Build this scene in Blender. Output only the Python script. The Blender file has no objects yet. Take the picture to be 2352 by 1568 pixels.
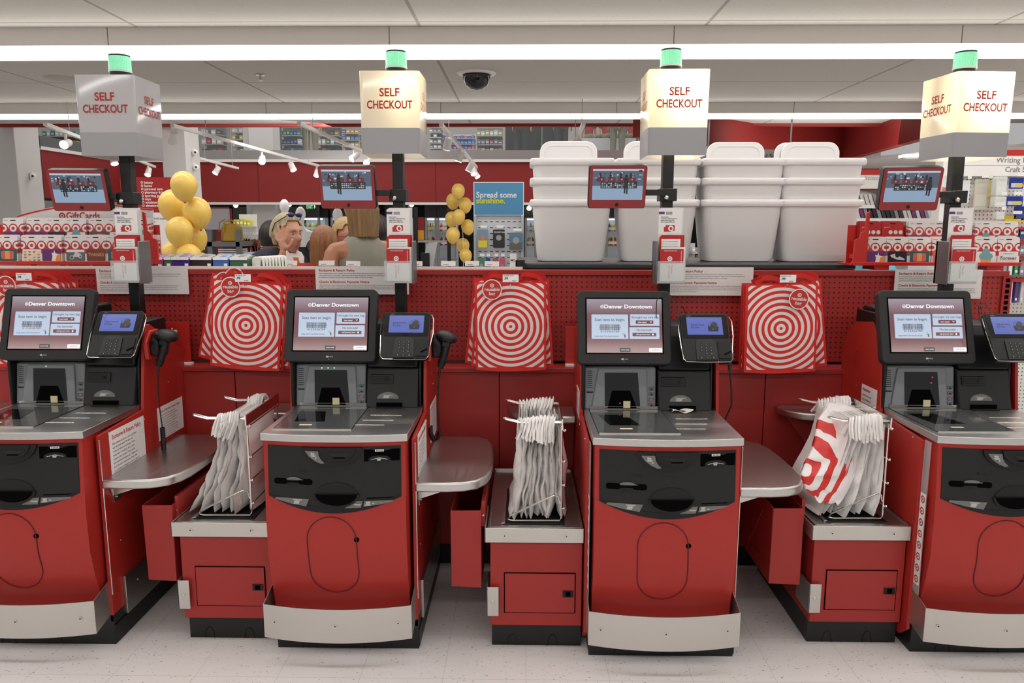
import bpy, bmesh, math, random
from math import sin, cos, pi, radians as R, sqrt, exp
from mathutils import Vector, Matrix, Euler
random.seed(7)
scene = bpy.context.scene
COL = scene.collection

# ---------------------------------------------------------------- camera
F_PX, CH = 1744.0, 1.75
PITCH, YAW, ROLL = R(8.687), R(-0.908), R(0.0707)
cam_d = bpy.data.cameras.new('camera'); cam = bpy.data.objects.new('camera', cam_d); COL.objects.link(cam)
cam_d.sensor_width = 36.0; cam_d.sensor_fit = 'HORIZONTAL'; cam_d.lens = F_PX/2352*36.0
cam_d.clip_start = 0.05; cam_d.clip_end = 200
cam.location = (0, 0, CH)
_m = Matrix.Rotation(-YAW, 4, 'Z') @ Matrix.Rotation(pi/2-PITCH, 4, 'X') @ Matrix.Rotation(ROLL, 4, 'Z')
cam.rotation_euler = _m.to_euler()
scene.camera = cam

# ---------------------------------------------------------------- world, exposure
world = bpy.data.worlds.new('world'); scene.world = world; world.use_nodes = True
_bg = world.node_tree.nodes['Background']
_bg.inputs[0].default_value = (1.0, 0.985, 0.97, 1); _bg.inputs[1].default_value = 0.42
scene.view_settings.view_transform = 'Standard'; scene.view_settings.look = 'None'
scene.view_settings.exposure = 0.0; scene.view_settings.gamma = 1.0
scene.view_settings.use_curve_mapping = False
STRIP_POWER = 8.0      # emission of the long ceiling strip lights
DOWN_POWER = 30.0      # base power of the unseen area-light rows near the ceiling

# ---------------------------------------------------------------- pixel -> world helpers (measuring aid)
def at(px, py, Y):
    u = (px-1176)/F_PX; v = (py-784)/F_PX
    cy = cos(PITCH)-v*sin(PITCH); cz = -sin(PITCH)-v*cos(PITCH)
    x = u*cos(YAW)+cy*sin(YAW); y = -u*sin(YAW)+cy*cos(YAW)
    return Vector((x*Y/y, Y, CH+cz*Y/y))
def ax(px, py, Y): return at(px, py, Y).x
def az(px, py, Y): return at(px, py, Y).z

# ---------------------------------------------------------------- materials
def lin(c):
    if isinstance(c, str): c = [int(c[i:i+2], 16) for i in (0, 2, 4)]
    o = []
    for k in c[:3]:
        k = k/255.0
        o.append(k/12.92 if k <= .04045 else ((k+.055)/1.055)**2.4)
    return (*o, 1.0)
_mc = {}
def mat(c, rough=.5, metal=0.0, emit=0.0, spec=.5, name=None, trans=0.0, alpha=1.0, coat=0.0, bump=0.0, bscale=200, aniso=0.0, ec=None):
    key = (str(c), rough, metal, emit, spec, trans, alpha, coat, bump, bscale, str(ec))
    if key in _mc: return _mc[key]
    m = bpy.data.materials.new(name or 'mat_' + str(c)); m.use_nodes = True
    nt = m.node_tree; b = nt.nodes['Principled BSDF']
    b.inputs['Base Color'].default_value = lin(c) if emit < .3 else (.01, .01, .01, 1)
    b.inputs['Roughness'].default_value = rough; b.inputs['Metallic'].default_value = metal
    b.inputs['Specular IOR Level'].default_value = spec
    if coat: b.inputs['Coat Weight'].default_value = coat; b.inputs['Coat Roughness'].default_value = .08
    if emit: b.inputs['Emission Color'].default_value = lin(ec or c); b.inputs['Emission Strength'].default_value = emit
    if trans: b.inputs['Transmission Weight'].default_value = trans
    if alpha < 1: b.inputs['Alpha'].default_value = alpha
    # fine procedural grain on every surface
    tc = nt.nodes.new('ShaderNodeTexCoord'); nz = nt.nodes.new('ShaderNodeTexNoise')
    nz.inputs['Scale'].default_value = bscale; nz.inputs['Detail'].default_value = 1
    nt.links.new(tc.outputs['Object'], nz.inputs['Vector'])
    if bump:
        bp = nt.nodes.new('ShaderNodeBump'); bp.inputs['Strength'].default_value = bump; bp.inputs['Distance'].default_value = .002
        nt.links.new(nz.outputs[0], bp.inputs['Height']); nt.links.new(bp.outputs[0], b.inputs['Normal'])
    elif not emit and not trans:
        mr = nt.nodes.new('ShaderNodeMapRange'); nz.inputs['Scale'].default_value = 9
        mr.inputs[3].default_value = max(0, rough-.04); mr.inputs[4].default_value = min(1, rough+.04)
        nt.links.new(nz.outputs[0], mr.inputs[0]); nt.links.new(mr.outputs[0], b.inputs['Roughness'])
    _mc[key] = m; return m
def node_mat(name):
    m = bpy.data.materials.new(name); m.use_nodes = True
    nt = m.node_tree; return m, nt, nt.nodes['Principled BSDF']
def N(nt, typ, **kw):
    n = nt.nodes.new(typ)
    for k, v in kw.items(): setattr(n, k, v)
    return n
def math_n(nt, op, a, b=None, c=None):
    n = nt.nodes.new('ShaderNodeMath'); n.operation = op
    for i, s in enumerate((a, b, c)):
        if s is None: continue
        if isinstance(s, (int, float)): n.inputs[i].default_value = s
        else: nt.links.new(s, n.inputs[i])
    return n.outputs[0]
def mixc(nt, fac, a, b):
    n = nt.nodes.new('ShaderNodeMix'); n.data_type = 'RGBA'
    if isinstance(fac, (int, float)): n.inputs[0].default_value = fac
    else: nt.links.new(fac, n.inputs[0])
    for i, s in ((6, a), (7, b)):
        if isinstance(s, tuple): n.inputs[i].default_value = s
        else: nt.links.new(s, n.inputs[i])
    return n.outputs[2]

def mat_steel(name, c=(196, 195, 193), rough=.34, along='X'):
    m, nt, b = node_mat(name)
    b.inputs['Metallic'].default_value = 1.0; b.inputs['Base Color'].default_value = lin(c)
    tc = N(nt, 'ShaderNodeTexCoord'); mp = N(nt, 'ShaderNodeMapping')
    s = [420, 420, 420]; s['XYZ'.index(along)] = 6; mp.inputs['Scale'].default_value = s
    nz = N(nt, 'ShaderNodeTexNoise'); nz.inputs['Scale'].default_value = 1.0; nz.inputs['Detail'].default_value = 2
    nt.links.new(tc.outputs['Object'], mp.inputs[0]); nt.links.new(mp.outputs[0], nz.inputs[0])
    mr = N(nt, 'ShaderNodeMapRange'); mr.inputs[3].default_value = rough-.09; mr.inputs[4].default_value = rough+.09
    nt.links.new(nz.outputs[0], mr.inputs[0]); nt.links.new(mr.outputs[0], b.inputs['Roughness'])
    bp = N(nt, 'ShaderNodeBump'); bp.inputs['Strength'].default_value = .12; bp.inputs['Distance'].default_value = .001
    nt.links.new(nz.outputs[0], bp.inputs['Height']); nt.links.new(bp.outputs[0], b.inputs['Normal'])
    return m
STEEL = mat_steel('brushed_steel'); STEELY = mat_steel('brushed_steel_deep', along='Y')
STEELM = mat_steel('satin_steel', c=(202, 199, 194), rough=.42)
CHROME = mat((215, 213, 208), .15, 1.0, name='chrome')
RED = mat((166, 40, 33), .42, name='red_powder_coat', spec=.4)
REDM = mat((158, 38, 33), .5, name='red_panel')
REDB = mat((186, 40, 34), .35, name='red_plastic')
BRICK = mat((134, 30, 27), .55, name='red_wall_paint')
BLACK = mat((11, 11, 12), .45, name='black_paint')
BLK2 = mat((16, 16, 17), .42, name='black_plastic', bump=.15, bscale=900, spec=.35)
DGREY = mat((40, 41, 42), .5, name='charcoal_plastic', bump=.2, bscale=900, spec=.3)
PANEL = mat((30, 31, 31), .5, name='charcoal_panel', bump=.2, bscale=900, spec=.3)
MGREY = mat((92, 94, 97), .45, name='mid_grey_plastic')
SGREY = mat((128, 131, 136), .42, name='scanner_grey_plastic')
LGREY = mat((172, 172, 172), .5, name='light_grey_plastic')
WHITE = mat((236, 232, 228), .45, name='white_plastic')
PAPER = mat((226, 222, 220), .7, name='paper')
PRICE = mat((232, 232, 232), .6, name='price_card')
INK = mat((60, 55, 58), .7, name='ink'); INKR = mat((176, 34, 36), .7, name='red_ink')
GLASSD = mat((16, 17, 19), .06, name='dark_glass', spec=.6)
CREAM = mat((222, 210, 170), .6, name='masking_tape')
VOID = mat((3, 3, 3), .8, name='dark_slot', spec=.05)
GAPSHADE = mat((84, 16, 14), .7, name='door_gap_shade')
SCREW = mat((205, 202, 196), .25, 1.0, name='screw_steel')
ACRYL = mat((235, 240, 240), .08, name='clear_acrylic', alpha=.22, spec=.6)

# ---------------------------------------------------------------- mesh builder
class MB:
    def __init__(s, root=None, org=None):
        s.v = []; s.f = []; s.m = []; s.mats = []; s.root = root
        s.org = Vector(org) if org is not None else (Vector(root['_org']) if root is not None and '_org' in root else Vector((0, 0, 0)))
    def mi(s, m):
        if m not in s.mats: s.mats.append(m)
        return s.mats.index(m)
    def add(s, vs, fs, m):
        n = len(s.v); s.v += [Vector(p) for p in vs]; k = s.mi(m)
        for f in fs: s.f.append([n+i for i in f]); s.m.append(k)
        return s
    def box(s, x0, x1, y0, y1, z0, z1, m):
        v = [(x, y, z) for x in (x0, x1) for y in (y0, y1) for z in (z0, z1)]
        return s.add(v, [(0, 1, 3, 2), (4, 6, 7, 5), (0, 4, 5, 1), (2, 3, 7, 6), (0, 2, 6, 4), (1, 5, 7, 3)], m)
    def obox(s, c, u, v, w, m):     # oriented box: centre and half vectors
        c, u, v, w = map(Vector, (c, u, v, w))
        p = [c+a*u+b*v+d*w for a in (-1, 1) for b in (-1, 1) for d in (-1, 1)]
        fs = [(0, 1, 3, 2), (4, 6, 7, 5), (0, 4, 5, 1), (2, 3, 7, 6), (0, 2, 6, 4), (1, 5, 7, 3)]
        if u.cross(v).dot(w) < 0: fs = [f[::-1] for f in fs]
        return s.add(p, fs, m)
    def prism(s, pts, vec, m, side=None):
        pts = [Vector(p) for p in pts]; vec = Vector(vec); n = len(pts)
        nrm = Vector((0, 0, 0))
        for i in range(n): nrm += pts[i].cross(pts[(i+1) % n])
        if nrm.dot(vec) > 0: pts = pts[::-1]
        s.add(pts+[p+vec for p in pts], [list(range(n)), list(range(2*n-1, n-1, -1))], m)
        k = len(s.v)-2*n; mi = s.mi(side or m)
        for i in range(n):
            j = (i+1) % n; s.f.append([k+i, k+n+i, k+n+j, k+j][::-1] if False else [k+j, k+i, k+n+i, k+n+j]); s.m.append(mi)
        return s
    def tube(s, path, r, m, n=8, closed=False, cap=True):
        path = [Vector(p) for p in path]; k = len(path); rr = r if isinstance(r, (list, tuple)) else [r]*k
        up = Vector((0, 0, 1)); rings = []; prev = None
        for i, p in enumerate(path):
            if closed: t = path[(i+1) % k]-path[i-1]
            else: t = path[min(i+1, k-1)]-path[max(i-1, 0)]
            if t.length < 1e-9: t = Vector((0, 0, 1))
            t.normalize()
            if prev is None:
                a = up if abs(t.dot(up)) < .95 else Vector((1, 0, 0)); prev = (a-t*a.dot(t)).normalized()
            else:
                q = prev-t*prev.dot(t); prev = q.normalized() if q.length > 1e-6 else prev
            b = t.cross(prev)
            rings.append([p+(prev*cos(2*pi*j/n)+b*sin(2*pi*j/n))*rr[i] for j in range(n)])
        vs = [q for g in rings for q in g]; fs = []
        for i in range(k if closed else k-1):
            a = i*n; b = ((i+1) % k)*n
            for j in range(n): fs.append((a+j, a+(j+1) % n, b+(j+1) % n, b+j))
        if not closed and cap: fs += [tuple(range(n-1, -1, -1)), tuple((k-1)*n+j for j in range(n))]
        return s.add(vs, fs, m)
    def cyl(s, p0, p1, r, m, n=16, r1=None): return s.tube([p0, p1], [r, r if r1 is None else r1], m, n)
    def ball(s, c, r, m, nu=16, nv=10, fn=None):
        if isinstance(r, (int, float)): r = (r, r, r)
        vs = []; fs = []
        for i in range(nv+1):
            t = pi*i/nv
            for j in range(nu):
                a = 2*pi*j/nu; d = Vector((sin(t)*cos(a), sin(t)*sin(a), cos(t)))
                p = Vector((d.x*r[0], d.y*r[1], d.z*r[2]))
                if fn: p = fn(d, p)
                vs.append(Vector(c)+p)
        for i in range(nv):
            for j in range(nu):
                a, b = i*nu+j, i*nu+(j+1) % nu
                fs.append((a, a+nu, b+nu, b))
        return s.add(vs, fs, m)
    def lathe(s, c, prof, m, n=24):
        vs = []; fs = []; k = len(prof)
        for r, z in prof:
            for j in range(n): vs.append(Vector(c)+Vector((r*cos(2*pi*j/n), r*sin(2*pi*j/n), z)))
        for i in range(k-1):
            for j in range(n): fs.append((i*n+j, i*n+(j+1) % n, (i+1)*n+(j+1) % n, (i+1)*n+j))
        return s.add(vs, fs, m)
    def grid(s, fn, nu, nv, m, flip=False):
        vs = [fn(i/nu, j/nv) for i in range(nu+1) for j in range(nv+1)]; fs = []
        for i in range(nu):
            for j in range(nv):
                a = i*(nv+1)+j; q = (a, a+nv+1, a+nv+2, a+1); fs.append(q[::-1] if flip else q)
        return s.add(vs, fs, m)
    def mesh(s, me, M, m):
        n = len(s.v); s.v += [M @ v.co for v in me.vertices]; k = s.mi(m)
        for p in me.polygons: s.f.append([n+i for i in p.vertices]); s.m.append(k)
        return s
    def build(s, name, parent=None, bevel=0, seg=2, smooth=35, clean=False):
        parent = parent or s.root
        if parent is None:
            lo = [min(p[i] for p in s.v) for i in range(3)]; hi = [max(p[i] for p in s.v) for i in range(3)]
            org = Vector(((lo[0]+hi[0])/2, (lo[1]+hi[1])/2, lo[2]))
        else: org = s.org
        me = bpy.data.meshes.new(name); me.from_pydata([tuple(p-org) for p in s.v], [], s.f)
        for m in s.mats: me.materials.append(m)
        me.polygons.foreach_set('material_index', s.m)
        me.validate(); me.update()
        _b = bmesh.new(); _b.from_mesh(me); bmesh.ops.recalc_face_normals(_b, faces=_b.faces); _b.to_mesh(me); _b.free()
        if smooth: me.shade_smooth(); me.set_sharp_from_angle(angle=R(smooth))
        o = bpy.data.objects.new(name, me); COL.objects.link(o)
        if parent: o.parent = parent
        else: o.location = org
        if bevel:
            b = o.modifiers.new('bevel', 'BEVEL'); b.width = bevel; b.segments = seg; b.limit_method = 'ANGLE'; b.angle_limit = R(40)
            b.harden_normals = False
        return o
def tag(o, label=None, cat=None, group=None, kind=None):
    if label: o['label'] = label
    if cat: o['category'] = cat
    if group: o['group'] = group
    if kind: o['kind'] = kind
    return o
def thing(name, loc, label, cat, group=None, rz=0):
    o = bpy.data.objects.new(name, None); COL.objects.link(o); o.location = loc; o.rotation_euler = (0, 0, rz)
    o.empty_display_size = .1; o['_org'] = [float(k) for k in loc]
    return tag(o, label, cat, group)
def dup(o, loc=None, label=None, group=None, rz=None):
    c = o.copy(); COL.objects.link(c)
    if loc is not None: c.location = loc
    if rz is not None: c.rotation_euler = (0, 0, rz)
    if label: c['label'] = label
    if group: c['group'] = group
    for ch in o.children:
        d = ch.copy(); COL.objects.link(d); d.parent = c
        for g in ch.children:
            e = g.copy(); COL.objects.link(e); e.parent = d
    return c
# ---------------------------------------------------------------- lettering
_tc = {}
def text_me(t, bold=0.0):
    k = (t, bold)
    if k in _tc: return _tc[k]
    c = bpy.data.curves.new('t', 'FONT'); c.body = t; c.size = 1.0; c.align_x = 'LEFT'; c.align_y = 'BOTTOM_BASELINE'
    c.offset = bold; c.resolution_u = 3; c.space_character = 1.0
    o = bpy.data.objects.new('t', c); COL.objects.link(o)
    dg = bpy.context.evaluated_depsgraph_get(); me = bpy.data.meshes.new_from_object(o.evaluated_get(dg))
    bpy.data.objects.remove(o); bpy.data.curves.remove(c)
    _tc[k] = me; return me
def text_w(me):
    return max((v.co.x for v in me.vertices), default=0)
class Frame:
    """a flat face: o = lower-left origin, u = right, v = up (unit); writes flat marks into a builder"""
    def __init__(s, mb, o, u=(1, 0, 0), v=(0, 0, 1)):
        s.mb = mb; s.o = Vector(o); s.u = Vector(u).normalized(); s.v = Vector(v).normalized(); s.n = s.u.cross(s.v)
    def P(s, x, y, h=0): return s.o+s.u*x+s.v*y+s.n*h
    def poly(s, pts, h, m): s.mb.add([s.P(x, y, h) for x, y in pts], [list(range(len(pts)))], m)
    def rect(s, x0, y0, x1, y1, h, m): s.poly([(x0, y0), (x1, y0), (x1, y1), (x0, y1)], h, m)
    def rrect(s, x0, y0, x1, y1, r, h, m, n=4):
        s.poly(rr_pts(x0, y0, x1, y1, r, n), h, m)
    def disc(s, x, y, r, h, m, n=20, ry=None):
        ry = ry or r; s.poly([(x+r*cos(2*pi*i/n), y+ry*sin(2*pi*i/n)) for i in range(n)], h, m)
    def ring(s, x, y, r0, r1, h, m, n=24):
        vs = [s.P(x+r*cos(2*pi*i/n), y+r*sin(2*pi*i/n), h) for r in (r0, r1) for i in range(n)]
        s.mb.add(vs, [(i, n+i, n+(i+1) % n, (i+1) % n) for i in range(n)], m)
    def text(s, t, x, y, size, h, m, bold=0.0, align='L', w=None, rot=0):
        me = text_me(t, bold); tw = text_w(me)*size; sx = 1.0
        if w: sx = w/max(tw, 1e-6); tw = w
        dx = 0 if align == 'L' else (-tw/2 if align == 'C' else -tw)
        M2 = Matrix(((s.u.x, s.v.x, s.n.x, 0), (s.u.y, s.v.y, s.n.y, 0), (s.u.z, s.v.z, s.n.z, 0), (0, 0, 0, 1)))
        M = Matrix.Translation(s.P(x, y, h)) @ M2 @ Matrix.Rotation(rot, 4, 'Z') @ Matrix.Translation((dx, 0, 0)) @ Matrix.Diagonal((size*sx, size, size, 1))
        s.mb.mesh(me, M, m)
    def para(s, words, x, y, w, size, lead, h, m, maxl=99):
        line = ''; k = 0
        for wd in words.split()+[None]:
            t = (line+' '+wd).strip() if wd else line
            if wd is None or len(t)*size*.52 > w:
                s.text(line, x, y-k*lead, size, h, m); k += 1; line = wd or ''
                if k >= maxl: break
            else: line = t
        return y-k*lead
def rr_pts(x0, y0, x1, y1, r, n=4):
    out = []
    for cx, cy, a0 in ((x1-r, y0+r, -pi/2), (x1-r, y1-r, 0), (x0+r, y1-r, pi/2), (x0+r, y0+r, pi)):
        for i in range(n+1):
            a = a0+pi/2*i/n; out.append((cx+r*cos(a), cy+r*sin(a)))
    return out
def slab(mb, fr, pts, th, m, side=None):
    """solid plate: outline pts in the frame's plane, front face at the frame plane, th behind"""
    mb.prism([fr.P(x, y, 0) for x, y in pts], fr.n*-th, m, side)
def bull(fr, x, y, r, h, mr, mw=None):
    """target mark: ring and dot"""
    if mw: fr.disc(x, y, r*1.0, h, mw)
    fr.ring(x, y, r*.62, r, h+.0002, mr); fr.disc(x, y, r*.32, h+.0002, mr)
# ================================================================ the setting
def struct(mb, name, **k): return tag(mb.build(name, **k), kind='structure')
# floor: vinyl tiles with dark flecks
def mat_floor():
    m, nt, b = node_mat('speckled_vinyl_floor'); tc = N(nt, 'ShaderNodeTexCoord')
    P = tc.outputs['Object']
    fl = []
    for sc, rot, ln, th in ((24, .5, 3.0, .050), (30, 2.0, 2.6, .046), (13, 1.2, 3.0, .040)):
        mp = N(nt, 'ShaderNodeMapping'); mp.inputs['Rotation'].default_value = (0, 0, rot); mp.inputs['Scale'].default_value = (sc, sc*ln, 1)
        vo = N(nt, 'ShaderNodeTexVoronoi'); vo.inputs['Scale'].default_value = 1; vo.voronoi_dimensions = '2D'
        nt.links.new(P, mp.inputs[0]); nt.links.new(mp.outputs[0], vo.inputs['Vector'])
        sep = N(nt, 'ShaderNodeSeparateColor'); nt.links.new(vo.outputs['Color'], sep.inputs[0])
        lim = math_n(nt, 'MULTIPLY', math_n(nt, 'GREATER_THAN', sep.outputs[0], .70), math_n(nt, 'MULTIPLY_ADD', sep.outputs[1], th*1.5, th*.3))
        fl.append(math_n(nt, 'LESS_THAN', vo.outputs['Distance'], lim))
    d = math_n(nt, 'MAXIMUM', math_n(nt, 'MAXIMUM', fl[0], fl[1]), fl[2])
    nz = N(nt, 'ShaderNodeTexNoise'); nz.inputs['Scale'].default_value = 3.0; nz.inputs['Detail'].default_value = 5
    nt.links.new(P, nz.inputs['Vector'])
    base = mixc(nt, nz.outputs[0], lin((222, 218, 217)), lin((234, 231, 230)))
    sx = N(nt, 'ShaderNodeSeparateXYZ'); nt.links.new(P, sx.inputs[0])
    def seam(o, off):
        f = math_n(nt, 'FRACT', math_n(nt, 'MULTIPLY_ADD', o, 1/.325, off)); return math_n(nt, 'LESS_THAN', f, .006)
    j = math_n(nt, 'MAXIMUM', seam(sx.outputs[0], .04), seam(sx.outputs[1], .3))
    c = mixc(nt, math_n(nt, 'MULTIPLY', j, .35), base, lin((120, 108, 102)))
    c = mixc(nt, math_n(nt, 'MULTIPLY', d, .9), c, lin((44, 38, 38)))
    nt.links.new(c, b.inputs['Base Color']); b.inputs['Roughness'].default_value = .38; b.inputs['Specular IOR Level'].default_value = .35
    return m
struct(MB().box(-16, 18, -8, 26, -.05, 0, mat_floor()), 'floor')
# ceiling tiles with grid lines
ZC = 3.435
def mat_ceiling():
    m, nt, b = node_mat('ceiling_tile'); tc = N(nt, 'ShaderNodeTexCoord'); P = tc.outputs['Object']
    sx = N(nt, 'ShaderNodeSeparateXYZ'); nt.links.new(P, sx.inputs[0])
    def seam(o, per, off, w):
        f = math_n(nt, 'FRACT', math_n(nt, 'DIVIDE', math_n(nt, 'SUBTRACT', o, off), per))
        return math_n(nt, 'LESS_THAN', f, w/per)
    j = math_n(nt, 'MAXIMUM', seam(sx.outputs[0], 2.44, -3.607, .03), seam(sx.outputs[1], 1.36, 6.83, .022))
    vo = N(nt, 'ShaderNodeTexVoronoi'); vo.inputs['Scale'].default_value = 75; nt.links.new(P, vo.inputs['Vector'])
    nz = N(nt, 'ShaderNodeTexNoise'); nz.inputs['Scale'].default_value = 30; nt.links.new(P, nz.inputs['Vector'])
    hole = math_n(nt, 'MULTIPLY', math_n(nt, 'LESS_THAN', vo.outputs['Distance'], .2), math_n(nt, 'GREATER_THAN', nz.outputs[0], .52))
    c = mixc(nt, math_n(nt, 'MULTIPLY', hole, .6), lin((198, 194, 186)), lin((130, 125, 117)))
    c = mixc(nt, math_n(nt, 'MULTIPLY', j, .6), c, lin((120, 114, 106)))
    nt.links.new(c, b.inputs['Base Color']); b.inputs['Roughness'].default_value = .9; b.inputs['Specular IOR Level'].default_value = .1
    return m
struct(MB().box(-9, 9.5, -8, 13.1, ZC, ZC+.08, mat_ceiling()), 'ceiling')
FASC = mat((222, 217, 212), .6, name='white_fascia')
GREYW = mat((206, 203, 200), .6, name='white_wall_paint')
DIFF = mat((255, 252, 246), .4, emit=STRIP_POWER, name='strip_light_diffuser')
LED = 0
BEAMS = [(6.83, 0, 0), (10.9, 0, 0), (2.76, 0, 0), (-1.3, 0, 0), (-5.3, 0, 0)]
for i, (yb, _, _) in enumerate(BEAMS):
    fm = MB(); fm.box(-9, 9.5, yb, yb+.16, 3.285, ZC, FASC)
    for k in range(7):
        xx = -3.607+2.44*(k-2); fm.box(xx-.004, xx+.004, yb-.0015, yb, 3.285, ZC, mat((120, 116, 110), .7))
    struct(fm, 'trim_%d' % (i+1))
    nm = ['just above the green status lamps', 'beyond the dome camera, under the upper floor glass', 'over the kiosk screens', 'over the shopping aisle before the kiosks', 'furthest behind the aisle before the kiosks'][i]
    t = thing('strip_light', (0, yb, 3.165), 'long white ceiling strip light, '+nm, 'light', 'long ceiling strip lights')
    MB(t).box(-8.9, 9.4, yb+.004, yb+.03, 3.170 if i != 1 else 3.215, 3.284, DIFF).build('diffuser')
    MB(t).box(-8.95, 9.45, yb+.031, yb+.06, 3.168 if i != 1 else 3.213, 3.284, FASC).build('housing')
struct(MB().box(-9, 6.3, 13.1, 13.2, 3.388, ZC+.3, BRICK), 'trim_6')
# far facade across the atrium
YF = 17.0
xl = ax(255, 400, YF); xr = ax(1700, 400, YF); zb = az(600, 465, YF); zt = az(600, 373, YF); zs = az(600, 346, YF)
fa = MB(); fa.box(xl, xr+3, YF, YF+.3, zb, zt, BRICK)
for px in (592, 1000): fa.box(ax(px, 400, YF)-.01, ax(px, 400, YF)+.01, YF-.004, YF, zb, zt, mat((96, 16, 14), .6))
fa.box(xl, xr+3, YF-.03, YF+.3, zb-.05, zb, FASC)
struct(fa, 'wall_back')
lw = MB(); P0 = at(94, 350, 14.2); P1 = at(290, 374, YF)
d = Vector((P1.x-P0.x, P1.y-P0.y, 0))
lw.prism([(P0.x, P0.y, zb), (P1.x, P1.y, zb), (P1.x, P1.y, zt), (P0.x, P0.y, zt)], (-.2, .2, 0), BRICK)
lw.prism([(P0.x, P0.y, zt), (P1.x, P1.y, zt), (P1.x, P1.y, zt+.06), (P0.x, P0.y, zt+.06)], (.03, -.05, 0), FASC)
lw.prism([(P0.x, P0.y, zt+.06), (P1.x, P1.y, zt+.06), (P1.x, P1.y, zs), (P0.x, P0.y, zs)], (-.2, .2, 0), MGREY)
struct(lw, 'wall_left')
em = MB(); em.box(xl, xr+3, YF-.02, YF+.25, zt, zs, STEEL); em.box(xl, xr+3, YF-.04, YF-.02, zt, zt+.06, FASC)
struct(em, 'trim_7')
# upper floor slab, back wall and its glass balustrade
struct(MB().box(-11, 9, YF+.1, 26, zt-.1, zt+.05, mat((190, 186, 180), .5)), 'trim_8')
gl = MB(); gg = mat((220, 228, 228), .03, name='balustrade_glass', alpha=.05, spec=.8)
gx = [xl, ax(640, 300, YF), ax(692, 300, YF), ax(845, 300, YF), ax(1243, 300, YF), xr+2]
gl.box(gx[0], gx[-1], YF+.1, YF+.12, zs, zs+1.1, gg)
for x in gx[1:-1]: gl.box(x-.012, x+.012, YF+.09, YF+.13, zs, zs+1.1, MGREY)
struct(gl, 'window_1')
upw = mat((196, 192, 186), .8, name='upper_wall')
struct(MB().box(-13, 11, 25.6, 25.8, 0, 7.5, upw), 'wall_upper')
struct(MB().box(-13, 11, 17.0, 25.8, 7.3, 7.5, upw), 'trim_9')
struct(MB().box(-13, -12.8, 8, 25.8, 0, 7.5, GREYW), 'wall_side')
# dark grocery zone below the mezzanine
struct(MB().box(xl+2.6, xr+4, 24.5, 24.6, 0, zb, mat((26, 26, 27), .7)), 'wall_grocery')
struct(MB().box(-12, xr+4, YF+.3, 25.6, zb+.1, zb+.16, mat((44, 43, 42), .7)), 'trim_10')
# white columns
def column(i, pxs, Y, depth):
    a, b = ax(pxs[0], 450, Y), ax(pxs[1], 450, Y)
    struct(MB().box(a, b, Y, Y+depth, 0, 7.3, GREYW), 'trim_%d' % i, bevel=.01)
column(11, (-60, 45), 13.3, .68); column(12, (378, 432), 13.6, .59)
column(13, (564, 611), 18.0, .4)
column(14, (577, 632), 17.6, .6)
# red bulkhead at right
A = at(1931, 369, 15.2); Bm = at(2114, 319, 11.4); Cm = at(1620, 330, 12.2)
def bulk(P, Q, nm):
    z0 = 3.0; e = (Q-P); e.z = 0; n = Vector((-e.y, e.x, 0)).normalized()*.15
    Q2 = P+e*1.35
    struct(MB().prism([(P.x, P.y, z0), (Q2.x, Q2.y, z0), (Q2.x, Q2.y, 4.6), (P.x, P.y, 4.6)], n if nm == 'wall_right' else -n, BRICK), nm)
A.z = 0
bulk(A, at(2114, 319, 13.2-1.8), 'wall_right'); bulk(A, at(1620, 330, 12.2), 'wall_soffit')
struct(MB().prism([(A.x, A.y, 2.98), (9.5, 9.5, 2.98), (14, 10, 2.98), (14, 24, 2.98), (A.x, 24, 2.98)], (0, 0, .05), FASC), 'trim_16')
for k, (y, xx0) in enumerate(((13.6, 6.6), (17.5, 7.4))):
    t = thing('strip_light', (xx0+2.5, y, 2.9), ['white ceiling strip light over the stationery aisle, behind the right kiosk', 'hindmost strip light over the stationery aisle'][k], 'light')
    MB(t).box(xx0, xx0+7, y, y+.25, 2.92, 2.978, mat((255, 252, 246), .4, emit=4.0)).build('diffuser')
    MB(t).box(xx0-.02, xx0+7.02, y-.02, y+.27, 2.9, 2.925, FASC).build('housing')
struct(MB().box(13.6, 13.8, 6, 24, 0, 3.4, GREYW), 'wall_stationery')

# ---------------------------------------------------------------- unseen area lamps: near the ceiling strips, over the atrium, plus added fills
def area(name, loc, sx, sy, power, rot=(0, 0, 0), col=(1, .975, .95)):
    d = bpy.data.lights.new(name, 'AREA'); d.shape = 'RECTANGLE'; d.size = sx; d.size_y = sy; d.energy = power; d.color = col
    o = bpy.data.objects.new(name, d); COL.objects.link(o); o.location = loc; o.rotation_euler = rot; return o
area('ceiling_light_row', (0, -1.1, 3.15), 12, .12, DOWN_POWER*6)
area('ceiling_light_row', (0, 2.5, 3.15), 12, .12, DOWN_POWER*2)
area('ceiling_light_row', (0, 3.9, 3.4), 12, .3, DOWN_POWER*2)
area('ceiling_light_row', (0.8, 5.4, 3.4), 12, .3, DOWN_POWER*3.6)
area('atrium_fill', (-4.5, 12.2, 3.38), 3.5, .4, 50, rot=(R(30), 0, R(35)))  # unseen lamp added to brighten the white columns
area('atrium_fill', (-2, 15.0, 6.5), 12, 3, 330)
area('upper_floor_light', (-1, 20.5, 7.2), 16, 3, 300)
area('grocery_light', (1, 20.5, 2.2), 10, 1.5, 60)
area('bulkhead_fill', (5.2, 12.3, 2.9), 3.5, 1.0, 26, rot=(R(100), 0, 0))  # unseen lamp added to brighten the red bulkhead
area('stationery_light', (8.2, 10, 2.9), 4, 4, 120)
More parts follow.
